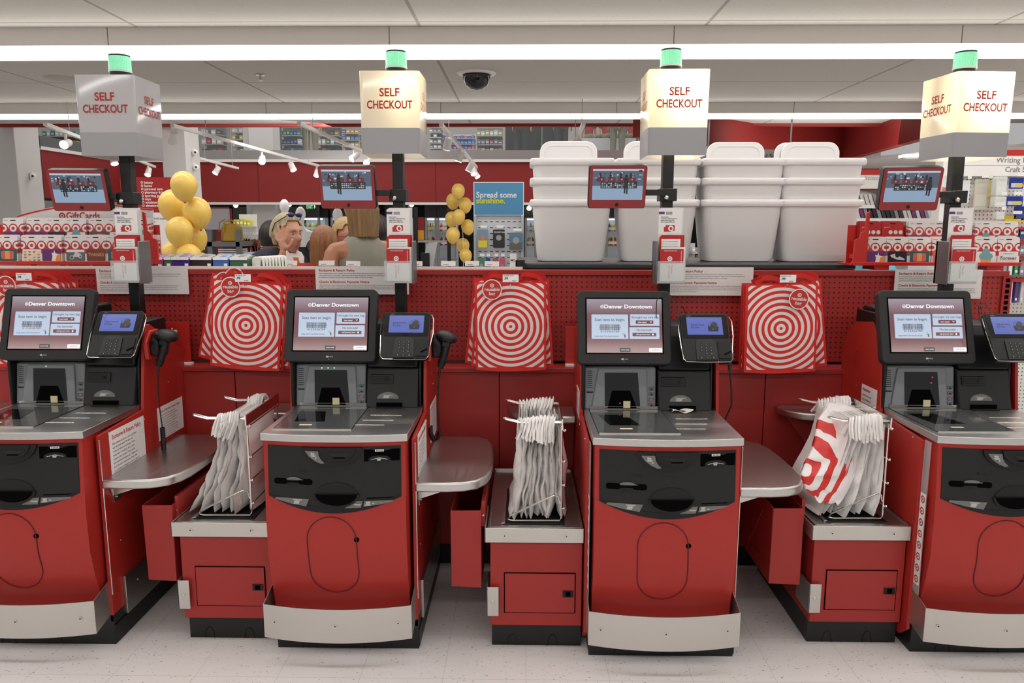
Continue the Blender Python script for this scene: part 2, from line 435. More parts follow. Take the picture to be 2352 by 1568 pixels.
# ================================================================ self checkout kiosks
HW = .288
def bow(x): return .032*(1-(x/HW)**2)
def YB(x, z):
    t = [(0.10, 2.915), (.25, 2.90), (.33, 2.875), (.45, 2.852), (.60, 2.848), (.72, 2.852), (.92, 2.868)]
    for (z0, y0), (z1, y1) in zip(t, t[1:]):
        if z <= z1: k = max(0, (z-z0)/(z1-z0)); break
    else: k = 1
    return y0+(y1-y0)*k-bow(x)
class Front(Frame):
    """marks on the bowed front: x across, z height"""
    def __init__(s, mb): s.mb = mb; s.u = Vector((1, 0, 0)); s.v = Vector((0, 0, 1)); s.n = Vector((0, -1, 0)); s.o = Vector((0, 0, 0))
    def P(s, x, z, h=0): return Vector((x, YB(x, z)-h, z))
    def poly(s, pts, h, m):
        n = len(pts); cx = sum(p[0] for p in pts)/n; cz = sum(p[1] for p in pts)/n
        s.mb.add([s.P(cx, cz, h)]+[s.P(x, z, h) for x, z in pts], [(0, i+1, (i+1) % n+1) for i in range(n)], m)
    def solid(s, pts, h0, h1, m):
        n = len(pts); cx = sum(p[0] for p in pts)/n; cz = sum(p[1] for p in pts)/n
        s.mb.add([s.P(cx, cz, h1)]+[s.P(x, z, h1) for x, z in pts]+[s.P(x, z, h0) for x, z in pts],
                 [(0, i+1, (i+1) % n+1) for i in range(n)]+[(i+1, n+i+1, n+(i+1) % n+1, (i+1) % n+1) for i in range(n)], m)
def ell(cx, cz, a, b, a0=0, a1=2*pi, n=28): return [(cx+a*cos(a0+(a1-a0)*i/n), cz+b*sin(a0+(a1-a0)*i/n)) for i in range(n+(0 if abs(a1-a0-2*pi) < .01 else 1))]
zs_ = .000268
def q(x, y): return ((x-1099)*zs_, .899-(y-150)*zs_)
LAB = mat((108, 108, 106), .5, name='label_grey'); LABL = mat((176, 176, 172), .5, name='label_pictogram')
PAN2 = mat((22, 23, 23), .5, name='panel_black', spec=.3)

def screen_mat(name, cols, strength, size, z0):
    m, nt, b = node_mat(name); tc = N(nt, 'ShaderNodeTexCoord'); sx = N(nt, 'ShaderNodeSeparateXYZ'); nt.links.new(tc.outputs['Generated'], sx.inputs[0])
    cr = N(nt, 'ShaderNodeValToRGB'); el = cr.color_ramp.elements
    for i, (p, c) in enumerate(cols):
        e = el[i] if i < 2 else el.new(p); e.position = p; e.color = lin(c)
    nt.links.new(sx.outputs[2], cr.inputs[0]); b.inputs['Base Color'].default_value = (0.01, .01, .01, 1); b.inputs['Roughness'].default_value = .12
    nt.links.new(cr.outputs[0], b.inputs['Emission Color']); b.inputs['Emission Strength'].default_value = strength
    return m
SCR = screen_mat('screen_gradient', [(0, (116, 58, 58)), (.3, (112, 62, 66)), (.7, (122, 84, 92)), (1, (168, 156, 166))], .9, 0, 0)  # displayed gradient; its greyish top paints in the reflected ceiling lights
EB = mat((196, 212, 235), .2, emit=.85, name='screen_pale_blue'); EW = mat((245, 245, 248), .2, emit=.95, name='screen_white')
ED = mat((52, 50, 58), .2, emit=.6, name='screen_dark_text'); EM = mat((120, 44, 46), .2, emit=.8, name='screen_maroon_button'); EK = mat((36, 32, 34), .2, emit=.7, name='screen_dark_button')
EBL = mat((96, 112, 196), .15, emit=.8, name='reader_screen_blue'); EBD = mat((30, 32, 44), .2, emit=.5, name='reader_screen_dark')
LEDG = mat((150, 235, 180), .3, emit=1.6, name='green_led'); LEDR = mat((240, 30, 50), .3, emit=2.0, name='red_scan_light')
KEY = mat((196, 196, 196), .5, name='key_print')

def kiosk(c, dy, label, first=False, led=3, receipt=False, right_shelf=True, strip=False, laser=False):
    root = thing('self_checkout_kiosk', (c, dy, 0), label, 'self checkout', 'self checkout kiosks')
    L = lambda: MB(root, org=(0, 0, 0))
    # --- lower body with bowed front
    b = L()
    b.grid(lambda i, j: Vector((-HW+.01+2*(HW-.01)*i, YB(-HW+.01+2*(HW-.01)*i, .12+.795*j), .12+.795*j)), 20, 66, RED)
    for s in (-1, 1):
        x = s*(HW-.01)
        pr = [(x, YB(x, .12+.795*k/22), .12+.795*k/22) for k in range(23)]
        b.prism(pr+[(x, 3.0, .915), (x, 3.0, .12)], (-s*.004, 0, 0), RED)
    b.box(-HW+.02, HW-.02, 2.98, 3.66, .12, .905, REDM)
    b.grid(lambda i, j: Vector((-HW+.01+2*(HW-.01)*i, YB(-HW+.01+2*(HW-.01)*i, .915)*(1-j)+3.0*j, .915)), 10, 1, RED)
    body = b.build('cabinet_body', smooth=40)
    # service door: raised oval outline with a lock hole
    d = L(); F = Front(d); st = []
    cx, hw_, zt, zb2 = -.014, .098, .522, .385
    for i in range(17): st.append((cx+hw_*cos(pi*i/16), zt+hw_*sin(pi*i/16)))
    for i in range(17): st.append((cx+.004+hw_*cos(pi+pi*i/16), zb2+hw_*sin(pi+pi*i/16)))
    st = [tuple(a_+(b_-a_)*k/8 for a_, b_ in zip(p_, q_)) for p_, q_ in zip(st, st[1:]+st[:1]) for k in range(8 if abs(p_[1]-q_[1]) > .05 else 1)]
    d.tube([F.P(x, z, .0014) for x, z in st], .0022, GAPSHADE, 6, closed=True)  # outline tube coloured dark to imitate the shaded gap around the door
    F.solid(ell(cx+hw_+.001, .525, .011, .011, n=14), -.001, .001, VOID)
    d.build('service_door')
    # --- black control panel
    p = L(); F = Front(p)
    def zlow(x): return .697-.062*(1-(x/.262)**2)
    p.grid(lambda i, j: F.P(-.262+.524*i, zlow(-.262+.524*i)+(.899-zlow(-.262+.524*i))*j, .003), 24, 8, PANEL)
    rim = [(-.262+.524*i/24, zlow(-.262+.524*i/24)) for i in range(25)]+[(.262-.524*i/24, .899) for i in range(25)]
    p.add([F.P(x, z, .003) for x, z in rim]+[F.P(x, z, -.004) for x, z in rim], [(i, (i+1) % 50, 50+(i+1) % 50, 50+i) for i in range(50)], PANEL)
    # lighter lower lip
    p.grid(lambda i, j: F.P(-.258+.516*i, zlow(-.258+.516*i)+.003+.022*j*(1-(2*i-1)**2*.7), .0045), 24, 1, PAN2)
    pan = p.build('control_panel')
    e = L(); F = Front(e)
    F.solid(ell(q(1085, 0)[0], .8975, .118, .074, pi, 2*pi), .003, .012, PAN2)
    F.solid(ell(q(1170, 0)[0], .8975, .072, .054, pi, 2*pi), .012, .016, PAN2)
    F.poly([q(*a) for a in ((1055, 228), (1365, 228), (1300, 278), (1125, 285))], .0175, PANEL)
    F.poly([q(*a) for a in ((1115, 285), (1285, 285), (1285, 303), (1115, 303))], .0185, VOID)
    cres = [q(700, 203), q(895, 203), q(905, 270), q(940, 330), q(990, 378), q(940, 388), q(850, 350), q(760, 285)]
    F.poly(cres, .0135, LAB)
    F.poly([q(*a) for a in ((775, 262), (865, 262), (850, 285), (800, 288))], .0145, LABL); F.solid(ell(*q(800, 240), .004, .005, n=10), .013, .0146, LABL); F.solid(ell(*q(828, 245), .004, .005, n=10), .013, .0146, LABL)
    F.poly([q(*a) for a in ((852, 285), (880, 300), (850, 325))], .0145, LABL)
    e.build('coin_inlet', parent=root).parent = root
    e = L(); F = Front(e)
    F.solid([q(*a) for a in ((1550, 190), (2060, 190), (2060, 365), (1550, 365))], .002, .0042, VOID)
    F.poly(ell(*q(1770, 335), .042, .015), .006, PAN2); F.poly([q(*a) for a in ((1735, 325), (1800, 325), (1785, 355), (1742, 355))], .007, LABL)
    F.poly([q(*a) for a in ((1650, 335), (1770, 308), (1770, 318), (1655, 342))], .007, LABL); F.poly([q(*a) for a in ((1770, 308), (1890, 335), (1885, 342), (1770, 318))], .007, LABL)
    F.poly([q(*a) for a in ((1710, 190), (1835, 190), (1835, 222), (1710, 222))], .0065, PAPER)
    for k in range(5): F.poly([q(1728+k*20, 199), q(1740+k*20, 199), q(1740+k*20, 213), q(1728+k*20, 213)], .0072, INK)
    e.build('note_recycler_slot')
    e = L(); F = Front(e)
    F.solid([(x, z) for x, z in rr_pts(*q(215, 714), *q(797, 627), .0115, 5)], .002, .0042, VOID)
    F.poly(ell(*q(505, 672), .026, .019), .0052, PAN2); F.poly([q(*a) for a in ((225, 640), (785, 640), (785, 705), (225, 705))], .006, VOID)
    F.poly(ell(*q(520, 642), .03, .011, 0, pi), .0068, LAB); F.poly([q(*a) for a in ((560, 632), (660, 632), (660, 642), (560, 642))], .0068, LAB)
    F.solid(rr_pts(*q(585, 530), *q(712, 490), .003), .0028, .0045, PAN2)
    e.build('banknote_inlet')
    e = L(); F = Front(e)
    F.solid(ell(*q(1145, 845), .082, .047, 0, pi), .003, .006, PAN2)
    F.solid(ell(*q(1145, 845), .09, .053, pi, 2*pi), .003, .011, PAN2)
    F.poly(ell(*q(1147, 842), .081, .044, pi, 2*pi), .0125, VOID)
    e.build('change_tray')
    for pl, pics in ((((220, 940), (238, 912), (740, 920), (695, 1030), (480, 1000)), (((497, 925), (635, 925), (632, 942), (500, 942)), ((525, 945), (607, 945), (585, 1000), (505, 995)))),
                     (((1260, 1050), (1355, 995), (1440, 945), (1525, 945), (1497, 1045)), (((1390, 988), (1510, 988), (1490, 1010), (1410, 1008)),)),
                     (((1552, 945), (1965, 948), (1962, 970), (1760, 1008), (1532, 1030)), (((1572, 955), (1635, 955), (1630, 1000), (1575, 1000)), ((1555, 1002), (1640, 1002), (1636, 1016), (1552, 1016)), ((1655, 992), (1698, 992), (1678, 968))))):
        e = L(); F = Front(e); F.poly([q(*a) for a in pl], .0065, LAB)
        for k in pics: F.poly([q(*a) for a in k], .0076, LABL)
        e.build('label_strip')
    e = L(); F = Front(e); F.solid([q(*a) for a in ((1580, 903), (1972, 903), (1972, 917), (1580, 917))], .003, .0045, VOID); e.build('payout_slot')
    # --- kick base and bumper
    k = L(); k.box(-HW+.004, .307, 2.93, 3.66, 0, .13, BLACK)
    for x in (-.15, .05): k.tube([(x+.03*cos(a), 2.929, .0+.05*sin(a)) for a in [pi*i/8 for i in range(9)]], .0015, BLK2, 5)
    k.build('kick_base')
    bm = L()
    def bf(i, j):
        x = -.297+.594*i; return Vector((x, 2.815-.042*(1-(x/.297)**2), .112+.142*j))
    bm.grid(bf, 20, 1, STEELM)
    bm.grid(lambda i, j: bf(i, j)+Vector((0, .003, 0)), 20, 1, STEELM)
    for s in (-1, 1):
        bm.prism([(s*.297, 2.815, .112), (s*.297, 2.815, .254), (s*.297, 3.0, .300), (s*.297, 3.0, .15)], (-s*.003, 0, 0), STEELM)
    bumper = bm.build('steel_bumper')
    for x in (-.25, 0, .245):
        sc = MB(None, org=(0, 0, 0)); y = 2.815-.042*(1-(x/.297)**2)
        sc.cyl((x, y, .185), (x, y-.003, .185), .0075, SCREW, 12); sc.box(x-.004, x+.004, y-.0036, y-.003, .184, .186, BLACK); sc.box(x-.001, x+.001, y-.0036, y-.003, .181, .189, BLACK)
        sc.build('screw', parent=bumper)
    # --- counter top
    ct = L()
    fr = [(-.289+.578*i/16, 2.852-.026*(1-(2*i/16-1)**2)) for i in range(17)]
    ct.prism([(x, y, .917) for x, y in fr]+[(.289, 3.36, .917), (-.289, 3.36, .917)], (0, 0, .029), STEEL)
    for xa, xb, yy in ((.03, .155, 2.99), (.048, .178, 3.065), (.065, .2, 3.15)):
        ct.obox(((xa+xb)/2+.02, yy, .9455), ((xb-xa)/2, 0, 0), (0, .004, 0), (0, 0, .002), SCREW)
    top = ct.build('counter_top', bevel=.008, seg=3)
    g = L(); g.prism([(-.259, 2.915, .9455), (.055, 2.912, .9455), (.046, 3.30, .9455), (-.265, 3.30, .9455)], (0, 0, .0025), mat((78, 80, 80), .08, name='scanner_glass', spec=.8))
    g.prism([(-.205, 3.03, .9483), (-.08, 3.03, .9483), (-.12, 3.2, .9483), (-.235, 3.2, .9483)], (0, 0, .0004), GLASSD)
    g.box(-.259, .058, 2.905, 2.914, .944, .951, SCREW); g.box(-.262, .05, 3.303, 3.315, .944, .962, SCREW)
    g.tube([(.055, 2.912, .9465), (.047, 3.3, .9465)], .0022, BLACK, 5); g.tube([(-.26, 2.912, .9465), (-.266, 3.3, .9465)], .0022, BLACK, 5)
    if not strip or first: g.box(-.17, -.12, 2.97, 2.985, .948, .9485, CREAM)
    g.build('scanner_plate', parent=top).parent = top
    # --- grey scanner tower
    t = L()
    FT = .0
    def yt(z): return 3.315+.03*(z-.945)/.2     # face leans towards the shopper with height
    def face(x0, x1, z0, z1, h, m, x0b=None, x1b=None):
        x0b = x0 if x0b is None else x0b; x1b = x1 if x1b is None else x1b
        t.add([(x0b, yt(z0)-h, z0), (x1b, yt(z0)-h, z0), (x1, yt(z1)-h, z1), (x0, yt(z1)-h, z1)], [(0, 1, 2, 3)], m)
    t.prism([(-.285, yt(.945), .945), (-.285, yt(1.13), 1.13), (-.285, 3.62, 1.13), (-.285, 3.62, .945)], (.315, 0, 0), SGREY)
    tower = t.build('scanner_tower', bevel=.006)
    t = L()
    t.prism([(-.255, yt(.95), .95), (-.225, yt(1.12), 1.124), (-.015, yt(1.12), 1.124), (-.005, yt(.95), .95)], (0, -.012, 0), SGREY)
    t.build('window_frame', parent=tower, bevel=.004).parent = tower
    t = L()
    face(-.198, -.052, .952, 1.108, .0135, GLASSD, -.196, -.040)
    face(-.165, -.085, .952, 1.03, .0142, VOID, -.185, -.055)
    t.box(-.115, -.085, 3.30, 3.305, .955, .985, CREAM)
    if laser:
        for (x, z) in laser: t.ball((x, yt(z)-.016, z), .0028, LEDR, 8, 6)
    t.build('scanner_window', parent=tower).parent = tower
    t = L()
    for i in range(9): t.obox((-.262, yt(1.112-.008*i)-.0008, 1.112-.009*i), (.011, 0, 0), (0, .0008, 0), (0, 0, .0014), BLACK)
    t.obox((-.262, yt(1.02)-.001, 1.02), (.014, 0, 0), (0, .0008, 0), (0, 0, .003), BLACK)
    for i, z in enumerate((1.035, 1.012, .988, .965)):
        y = yt(z)-.001
        for dx in (-.01, .01): t.box(.010+dx-.0006, .010+dx+.0006, y-.0005, y, z-.007, z+.007, BLACK)
        for dz in (-.007, .007): t.box(0, .02, y-.0005, y, z+dz-.0006, z+dz+.0006, BLACK)
        t.box(.006, .016, y-.0008, y, z-.004, z+.002, BLACK if i != 2 else mat((196, 120, 112), .5))
    t.build('scanner_pictograms', parent=tower).parent = tower
    t = L()
    for x in {1: (-.14,), 3: (-.165, -.137, -.109), 0: ()}[led]: t.ball((x, yt(1.117)-.0125, 1.117), .0028, LEDG, 8, 6)
    if led: t.build('status_led', parent=tower).parent = tower
    # --- printer tower and spine behind the readers
    t = L()
    t.prism([(.038, 3.285, .945), (.038, 3.335, 1.115), (.038, 3.62, 1.14), (.038, 3.62, .945)], (.23, 0, 0), DGREY)
    pt = t.build('receipt_printer', bevel=.006)
    def yp(z): return 3.285+.05*(z-.945)/.17
    t = L(); t.obox((.105, yp(1.07)-.003, 1.07), (.052, 0, 0), (0, .003, .001), (0, .005, .019), BLK2); t.obox((.1, yp(1.07)-.007, 1.07), (.04, 0, 0), (0, .001, 0), (0, .003, .0115), PAN2)
    t.cyl((.128, yp(1.07)-.006, 1.07), (.128, yp(1.07)-.011, 1.07), .007, BLK2, 12)
    t.build('card_slot', parent=pt, bevel=.001).parent = pt
    t = L(); y = yp(.99); 
    t.prism([(.135+.048*cos(a), yp(.985+.028*sin(a))-.0004, .985+.028*sin(a)) for a in [pi*i/16 for i in range(17)]], (0, -.002, 0), LAB)
    t.prism([(.11, yp(1.0)-.003, .998), (.16, yp(1.0)-.003, .998), (.155, yp(1.0)-.003, 1.002), (.115, yp(1.0)-.003, 1.002)], (0, -.0006, 0), LABL)
    t.prism([(.118, yp(.995)-.003, .998), (.145, yp(.995)-.003, .998), (.138, yp(.985)-.003, .987), (.112, yp(.985)-.003, .987)], (0, -.0006, 0), LABL)
    t.box(.085, .2, 3.262, 3.285, .947, .951, PAN2); t.box(.085, .2, 3.2835, 3.30, .951, .968, VOID)
    t.build('receipt_outlet', parent=pt).parent = pt
    if receipt:
        r = thing('receipt_paper', (c+.13, 3.29+dy, .9455), 'crumpled white receipt lying in the printer outlet of the third kiosk from the left', 'receipt')
        rb = MB(r); o = Vector(r['_org'])
        rb.grid(lambda i, j: o+Vector((-.045+.09*i+.01*sin(j*5), -.05+.06*j, .008+.006*sin(i*7+j*3))), 8, 6, PAPER); rb.build('paper_strip')
    t = L(); t.prism([(.04, 3.325, 1.12), (.04, 3.345, 1.19), (.04, 3.42, 1.31), (.04, 3.62, 1.31), (.04, 3.62, 1.12)], (.225, 0, 0), BLK2)
    t.build('reader_column', bevel=.008)
    t = L()       # dark side cheeks of the tower
    t.prism([(-.3, 3.30, .945), (-.3, 3.30, 1.13), (-.3, 3.36, 1.36), (-.3, 3.62, 1.36), (-.3, 3.62, .945)], (.0145, 0, 0), BLK2); t.build('side_cheek', bevel=.004); t = L()
    t.prism([(.269, 3.32, .945), (.269, 3.34, 1.13), (.269, 3.42, 1.31), (.269, 3.62, 1.31), (.269, 3.62, .945)], (.012, 0, 0), BLACK); t.build('side_cheek', bevel=.004); t = L()
    t.prism([(-.28, 3.36, 1.135), (-.28, 3.42, 1.38), (-.28, 3.6, 1.38), (-.28, 3.6, 1.135)], (.315, 0, 0), BLK2)
    t.build('tower_housing', bevel=.008)
    # --- touch monitor, leaning back
    mo = L(); tilt = math.atan2(.095, .315); n = Vector((0, -cos(tilt), sin(tilt))); v = Vector((0, sin(tilt), cos(tilt)))
    o = Vector((-.32, 3.275, 1.155)); Fm = Frame(mo, o, (1, 0, 0), v)
    mo.prism([Fm.P(x, y, 0) for x, y in rr_pts(0, 0, .407, .326, .022)], -n*.045, DGREY)
    monitor = mo.build('touch_monitor', bevel=.005, seg=3)
    m2 = L(); F = Frame(m2, o, (1, 0, 0), v)
    F.rect(.034, .045, .374, .294, .0012, VOID)
    F.rrect(.188, .018, .200, .026, .003, .0012, LABL); F.text('NCR', .203, .0195, .0075, .0012, LABL, .02); F.disc(.2, .011, .0018, .0012, LABL, 6)
    m2.build('bezel_marks', parent=monitor).parent = monitor
    m2 = L(); F = Frame(m2, o, (1, 0, 0), v)
    X0, Y0, X1, Y1 = .040, .050, .368, .288; w = X1-X0; h = Y1-Y0
    F.rect(X0, Y0, X1, Y1, .002, SCR)
    scr = m2.build('screen', parent=monitor); scr.parent = monitor
    m2 = L(); F = Frame(m2, o, (1, 0, 0), v)
    def U(a): return X0+w*a
    def W(a): return Y1-h*a
    F.rrect(U(.062), W(.745), U(.55), W(.29), .003, .0025, EB); F.rrect(U(.575), W(.5), U(.965), W(.285), .003, .0025, EB); F.rrect(U(.565), W(.745), U(.962), W(.525), .003, .0025, EB)
    F.text('Denver Downtown', U(.23), W(.175), .0235, .003, EW, .03, w=w*.64)
    F.ring(U(.205), W(.145), .0052, .0078, .003, EW); F.disc(U(.205), W(.145), .0028, .003, EW, 10)
    F.text('Scan item to begin.', U(.305), W(.41), .0165, .003, ED, .008, 'C', w*.4)
    rnd = random.Random(3); x = U(.17)
    while x < U(.44):
        bw = rnd.choice((.0007, .001, .0018)); F.rect(x, W(.585), x+bw, W(.475), .003, ED); x += bw+rnd.choice((.0008, .0014))
    F.rect(U(.16), W(.537), U(.45), W(.531), .0033, EM)
    F.text('0123456789', U(.305), W(.625), .0115, .003, ED, 0, 'C', w*.25)
    F.text('Large item? Use hand scanner.', U(.1), W(.705), .0085, .003, ED, .01, w=w*.33)
    F.ring(U(.49), W(.655), .0035, .0048, .003, ED, 10); F.rect(U(.497), W(.72), U(.512), W(.665), .003, ED)
    F.text('I brought my own bag.', U(.77), W(.36), .0125, .003, ED, .008, 'C', w*.375)
    F.rrect(U(.65), W(.465), U(.885), W(.40), .002, .003, EM); F.text('how many?', U(.68), W(.445), .0085, .0035, EW, .02)
    F.poly([(U(.835), W(.42)), (U(.84), W(.415)), (U(.85), W(.43)), (U(.86), W(.415)), (U(.865), W(.42)), (U(.85), W(.445))], .0035, EW)
    F.text('No barcode?', U(.765), W(.595), .0135, .003, ED, .008, 'C')
    F.rrect(U(.605), W(.695), U(.92), W(.63), .002, .003, EM); F.text('add grocery item', U(.655), W(.672), .0085, .0035, EW, .01, w=w*.18); F.disc(U(.875), W(.662), .0042, .0035, EW, 10)
    F.rrect(U(.435), W(.985), U(.575), W(.91), .002, .003, EK); F.text('store mode', U(.505), W(.955), .0075, .0035, EW, .01, 'C')
    F.rrect(U(.82), W(.985), U(.995), W(.91), .002, .003, EW); F.text('questions?', U(.907), W(.955), .0085, .0035, EM, 0, 'C')
    m2.build('screen_display', parent=scr).parent = scr
    # --- card reader on its stalk
    cr = L(); tl = math.atan2(.125, .185); n = Vector((0, -cos(tl), sin(tl))); v = Vector((0, sin(tl), cos(tl))); o = Vector((.122, 3.20, 1.185))
    F = Frame(cr, o, (1, 0, 0), v)
    cr.prism([F.P(x, y, 0) for x, y in rr_pts(0, 0, .208, .224, .016)], -n*.03, BLK2)
    cr.cyl(o+Vector((.1, .05, .06)), o+Vector((.1, .22, .03)), .025, BLACK, 14)
    rd = cr.build('card_reader', bevel=.003)
    cr = L(); F = Frame(cr, o, (1, 0, 0), v)
    cr.tube([F.P(x, y, .001) for x, y in rr_pts(-.003, -.003, .211, .180, .016)[6:]+rr_pts(-.003, -.003, .211, .180, .016)[:6]], .0022, CHROME, 6, closed=True) if False else None
    pth = [(-.006, .20), (-.008, .14), (-.004, .06), (0, .01), (.012, -.003), (.1, -.005), (.196, -.003), (.208, .01), (.212, .06), (.222, .12), (.222, .19), (.212, .21)]
    cr.tube([F.P(x, y, -.002) for x, y in pth], .0022, CHROME, 6)
    cr.build('wire_cradle', parent=rd).parent = rd
    cr = L(); F = Frame(cr, o, (1, 0, 0), v)
    F.rrect(.006, .105, .202, .219, .01, .0012, GLASSD)
    F.rect(.027, .122, .180, .206, .0018, EBL)
    F.text('Expect more.', .044, .166, .0112, .0022, EBD, .02); F.text('Pay less.', .044, .154, .0112, .0022, EBD, .02)
    F.poly([(.118, .138), (.160, .138), (.163, .160), (.157, .163), (.120, .163), (.116, .160)], .0022, EBD)
    F.ring(.1395, .163, .0205, .0222, .0022, EBD, 20); F.poly([(.126, .163), (.132, .176), (.145, .184), (.156, .176), (.156, .163)], .0024, EBD)
    F.ring(.139, .149, .002, .0034, .0026, EBL, 10); F.text('verifone', .03, .211, .0055, .0018, LABL)
    cr.build('reader_screen', parent=rd).parent = rd
    cr = L(); F = Frame(cr, o, (1, 0, 0), v)
    slab(cr, Frame(cr, F.P(0, 0, .004), F.u, F.v), [(.055, .004), (.145, .004), (.142, .09), (.125, .1), (.075, .1), (.058, .09)], .006, BLACK)
    slab(cr, Frame(cr, F.P(0, 0, .004), F.u, F.v), [(.15, .01), (.2, .01), (.2, .09), (.15, .09)], .004, PAN2); cr.obox(F.P(.188, .035, .006), F.u*.014+F.v*.008, F.v*.0015-F.u*.001, F.n*.002, VOID)
    for r in range(4):
        for k in range(3):
            x = .08+k*.02; y = .076-r*.0145; F.rrect(x-.006, y-.004, x+.006, y+.004, .0015, .0048, PAN2); F.text('123456789*0#'[r*3+k], x-.002, y-.003, .007, .0052, KEY)
    for k, ch in enumerate('X<O'): x = .075+k*.025; F.rrect(x-.009, .009, x+.009, .017, .0015, .0048, PAN2); F.text(ch, x-.002, .01, .008, .0052, KEY)
    cr.build('keypad', parent=rd).parent = rd
    cr = L(); s0 = o+v*.2+Vector((-.006, -.005, 0))
    cr.tube([s0+v*.01, s0-v*.09+n*.004], [.0045, .003], BLK2, 8)
    cr.tube([s0+v*.01, s0+v*.05+Vector((.0, .0, .01)), s0+v*.045+Vector((.03, .04, .012)), s0+Vector((.05, .1, .01))], .0014, BLACK, 6)
    cr.build('stylus', parent=rd).parent = rd
    # --- red side panels
    for s in (-1, 1):
        a = L(); x = s*.292
        prof = [(2.93, .10), (2.93, .905), (3.30, .925), (3.32, 1.16), (3.38, 1.27), (3.43, 1.318), (3.6, 1.30), (3.70, 1.23), (3.735, 1.10), (3.735, .05), (2.99, .05)]
        if s > 0: prof = [(2.93, .10), (2.93, .905), (3.30, .925), (3.34, 1.18), (3.37, 1.30), (3.41, 1.30), (3.735, 1.13), (3.735, .05), (2.99, .05)]
        a.prism([(x, y, z) for y, z in prof], (s*.014, 0, 0), RED)
        if s > 0: a.tube([(x+.0145, 2.935, .22), (x+.0145, 2.928, .89)], .0035, CHROME, 6)
        for (y, z) in ((3.0, .9), (3.03, .42), (3.05, .2), (3.55, 1.0), (3.3, .88)): a.cyl((x+s*.013, y, z), (x+s*.0165, y, z), .004, SCREW, 8)
        if s < 0:   # round speaker perforation
            for r_, nn in ((.01, 6), (.02, 12), (.03, 18), (.04, 24)):
                for i in range(nn):
                    y_, z_ = 3.565+r_*cos(2*pi*i/nn), 1.12+r_*sin(2*pi*i/nn); a.cyl((x+s*.0138, y_, z_), (x+s*.0145, y_, z_), .002, BLACK, 5)
        a.build('side_panel', bevel=.002)
    a = L(); a.prism([(.306, 3.02, .09), (.306, 3.02, .26), (.306, 3.66, .26), (.306, 3.66, .09)], (.012, 0, 0), STEELY); a.cyl((.317, 3.12, .2), (.321, 3.12, .2), .006, SCREW, 10); a.build('side_guard', bevel=.003)
    a = L(); a.box(.308, .311, 2.93, 3.7, .01, .085, BLACK); a.build('side_kick')
    # --- right bagging shelf
    if right_shelf:
        sh = L(); zt2 = .722
        out = [(.302, 2.925), (.43, 2.925), (.50, 2.935), (.555, 2.965), (.588, 3.02), (.603, 3.09), (.607, 3.2), (.605, 3.35), (.596, 3.48), (.57, 3.57), (.52, 3.615), (.302, 3.62)]
        oo = []
        k = len(out)
        for i in range(k-1):
            a_, b_ = out[i], out[i+1]; oo += [a_] if i in (0, k-2) else [a_, ((a_[0]+b_[0])/2, (a_[1]+b_[1])/2)]
        oo.append(out[-1])
        sh.prism([(x, y, zt2-.04) for x, y in out], (0, 0, .04), STEELY)
        s_ = sh.build('bagging_shelf', bevel=.009, seg=3, smooth=50)
        sh = L(); sh.prism([(.308, 2.97, .682), (.308, 3.0, .60), (.308, 3.03, .60), (.308, 3.3, .682)], (.004, 0, 0), STEEL)
        sh.prism([(.306, 2.99, .682), (.46, 2.99, .682), (.306, 2.99, .63)], (0, .004, 0), STEEL); sh.cyl((.312, 3.02, .62), (.318, 3.02, .62), .006, SCREW, 10)
        sh.build('shelf_bracket', parent=s_).parent = s_
    # --- small rounded ledge on the left
    sh = L(); zt2 = .862
    out = [(-.308, 3.70), (-.50, 3.70)]+[(-.50-.085*sin(pi*i/8*.5+0)-.02*i/8, 3.70-.11*(1-cos(pi*i/16))-.0) for i in range(1, 1)]
    out = [(-.308, 3.60), (-.308, 3.715), (-.60, 3.715), (-.628, 3.70), (-.635, 3.66), (-.61, 3.60), (-.55, 3.545), (-.46, 3.515), (-.36, 3.505), (-.308, 3.505)]
    sh.prism([(x, y, zt2-.035) for x, y in out], (0, 0, .035), STEELY)
    s_ = sh.build('corner_ledge', bevel=.008, seg=3, smooth=50)
    sh = L(); sh.prism([(-.31, 3.60, .826), (-.6, 3.66, .826), (-.5, 3.69, .70), (-.42, 3.7, .60), (-.31, 3.7, .50)], (0, .02, 0), REDM); sh.build('ledge_gusset', parent=s_).parent = s_
    return root
# ================================================================ kiosks in a row
C3 = .555
KX = [C3-2.58, C3-1.2965, C3, C3+1.338]; KD = [.022, .010, -.025, .025]
kiosk(KX[0], KD[0], 'red self checkout kiosk at the far left, one green lamp lit above its scanner window', led=1)
kiosk(KX[1], KD[1], 'red self checkout kiosk left of centre, three green lamps above its scanner window', first=True, led=3)
kiosk(KX[2], KD[2], 'red self checkout kiosk right of centre, receipt in its printer outlet', led=0, receipt=True, strip=False, laser=[(-.13, .975)])
kiosk(KX[3], KD[3], 'red self checkout kiosk at the far right, with a white attention notice on its side', led=0, strip=False, laser=[(-.075, 1.085), (-.08, 1.06)])

